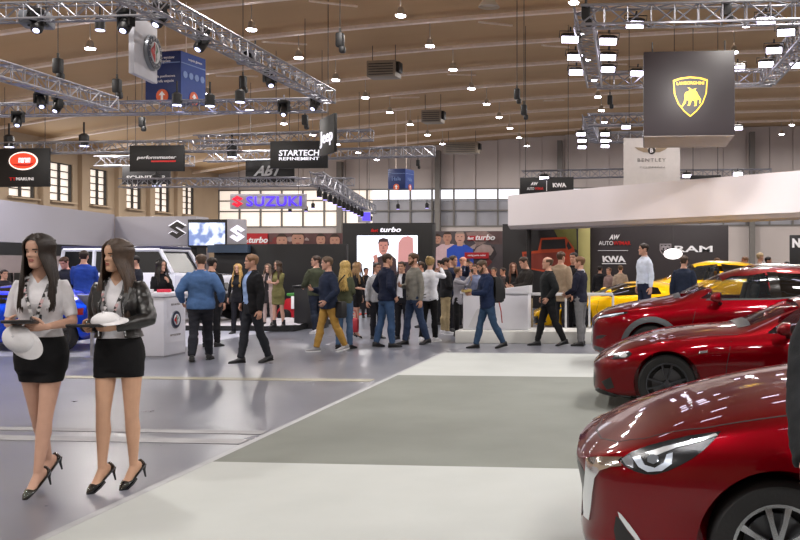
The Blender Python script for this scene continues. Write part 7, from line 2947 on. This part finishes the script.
# ------------------------------------------------------------------ camera, light, view
cam = bpy.data.cameras.new('camera')
co = bpy.data.objects.new('camera', cam)
COL.objects.link(co)
co.location = (0, 0, CAMZ)
co.rotation_euler = (radians(90), 0, YAW)
cam.sensor_width = 36
cam.lens = F_PX / 800 * 36
cam.shift_x = (400 - CX) / 800
cam.shift_y = (CY - 270) / 800
cam.clip_end = 300
scene.camera = co


def light(name, typ, loc, energy, col=(1, 1, 1), size=.5, aim=None, spot=None):
    l = bpy.data.lights.new(name, typ)
    l.energy = energy
    l.color = col
    if typ == 'AREA':
        l.shape = 'DISK'
        l.size = size
    elif typ in ('POINT', 'SPOT'):
        l.shadow_soft_size = size
    if spot:
        l.spot_size = radians(spot)
        l.spot_blend = .6
    o = bpy.data.objects.new(name, l)
    COL.objects.link(o)
    o.location = loc
    if aim is not None:
        d = V(aim) - V(loc)
        o.rotation_euler = d.to_track_quat('-Z', 'Y').to_euler()
    return o


# the hall's own lamps (one light per high-bay row position, warm white), some above and behind the camera
for x in (-24, -17.4, -7.35, 3.6, 14, 24):
    for y in (-8, 1, 10, 19, 28, 37, 46, 55):
        light('hall_lamp_light', 'AREA', (x, y, roof_z(x) - .95), LAMP_W, (1.0, .95, .90), .7)

# stand lamps over the red cars: real fixtures on a truss above the frame
truss((-2.2, 2.6, 5.2), (9, 2.6, 5.2), .36, 'silver truss over the nearest red car, above the picture')
truss((-2.2, 9.2, 5.4), (9, 9.2, 5.4), .36, 'silver truss over the red roadster, above the picture')
truss((-2.2, 13.4, 6.6), (9, 13.4, 6.6), .36, 'silver truss over the red crossover, above the picture')
k = 0
for y, z in ((2.6, 4.92), (9.2, 5.12), (13.4, 6.32)):
    for x in (-1.6, -.4, .8, 2.0, 3.2, 4.4, 6.0):
        o = dup(FP, (x, y, z), 0, label='floodlight above the red cars, outside the picture', group='floodlights over the red cars')
        o.rotation_euler = (radians(62), 0, radians(10 if k % 2 else -14))
        k += 1
    for x in (-.8, 2.2, 5.2):
        light('stand_flood', 'SPOT', (x, y, z - .25), STAND_W, (1, .97, .97), .18, (x + .2, y + 1.2, 0), 100)
# floods of the right hand stand
for x, y in ((-1.3, 20.2), (1.0, 20.0), (4, 20.4), (-1.3, 26.5), (3.8, 26.5)):
    light('stand_flood', 'SPOT', (x, y, 6.7), STAND_W * 1.4, (1, .96, .96), .2, (x * .7, y + 1.0, 0), 110)
light('stand_flood', 'SPOT', (1.0, 17.0, 6.6), STAND_W * 2.6, (1, .93, .91), .2, (2.2, 25.0, 3.3), 70)  # spot added to brighten the pale fascia, without a fixture of its own
# violet-white stage lamps of the left stand
for x, y in ((-14, 18.4), (-10, 18.4), (-6.6, 17.6), (-11.3, 14), (-6.4, 13.0)):
    light('stage_light', 'SPOT', (x, y, 4.5), STAND_W * .9, (.86, .86, 1.0), .15, (x - 1.0, y + 2.0, 0), 95)
# daylight through the windows
for y in wins:
    light('window_light', 'AREA', (XL + .25, y, 5.8), 60, (.95, .97, 1), 1.6, (0, y, 2))

world = bpy.data.worlds.new('world')
scene.world = world
world.use_nodes = True
bg = world.node_tree.nodes['Background']
bg.inputs[0].default_value = (.75, .8, .9, 1)
bg.inputs[1].default_value = .3

vs = scene.view_settings
vs.view_transform = 'Standard'
vs.look = 'None'
vs.gamma = 1
vs.exposure = EXPO
vs.use_curve_mapping = False
scene.cycles.use_denoising = True
scene.cycles.max_bounces = 6
scene.cycles.diffuse_bounces = 3
scene.cycles.sample_clamp_indirect = 6
try:
    bpy.data.scenes.remove(TMP)
except Exception:
    pass
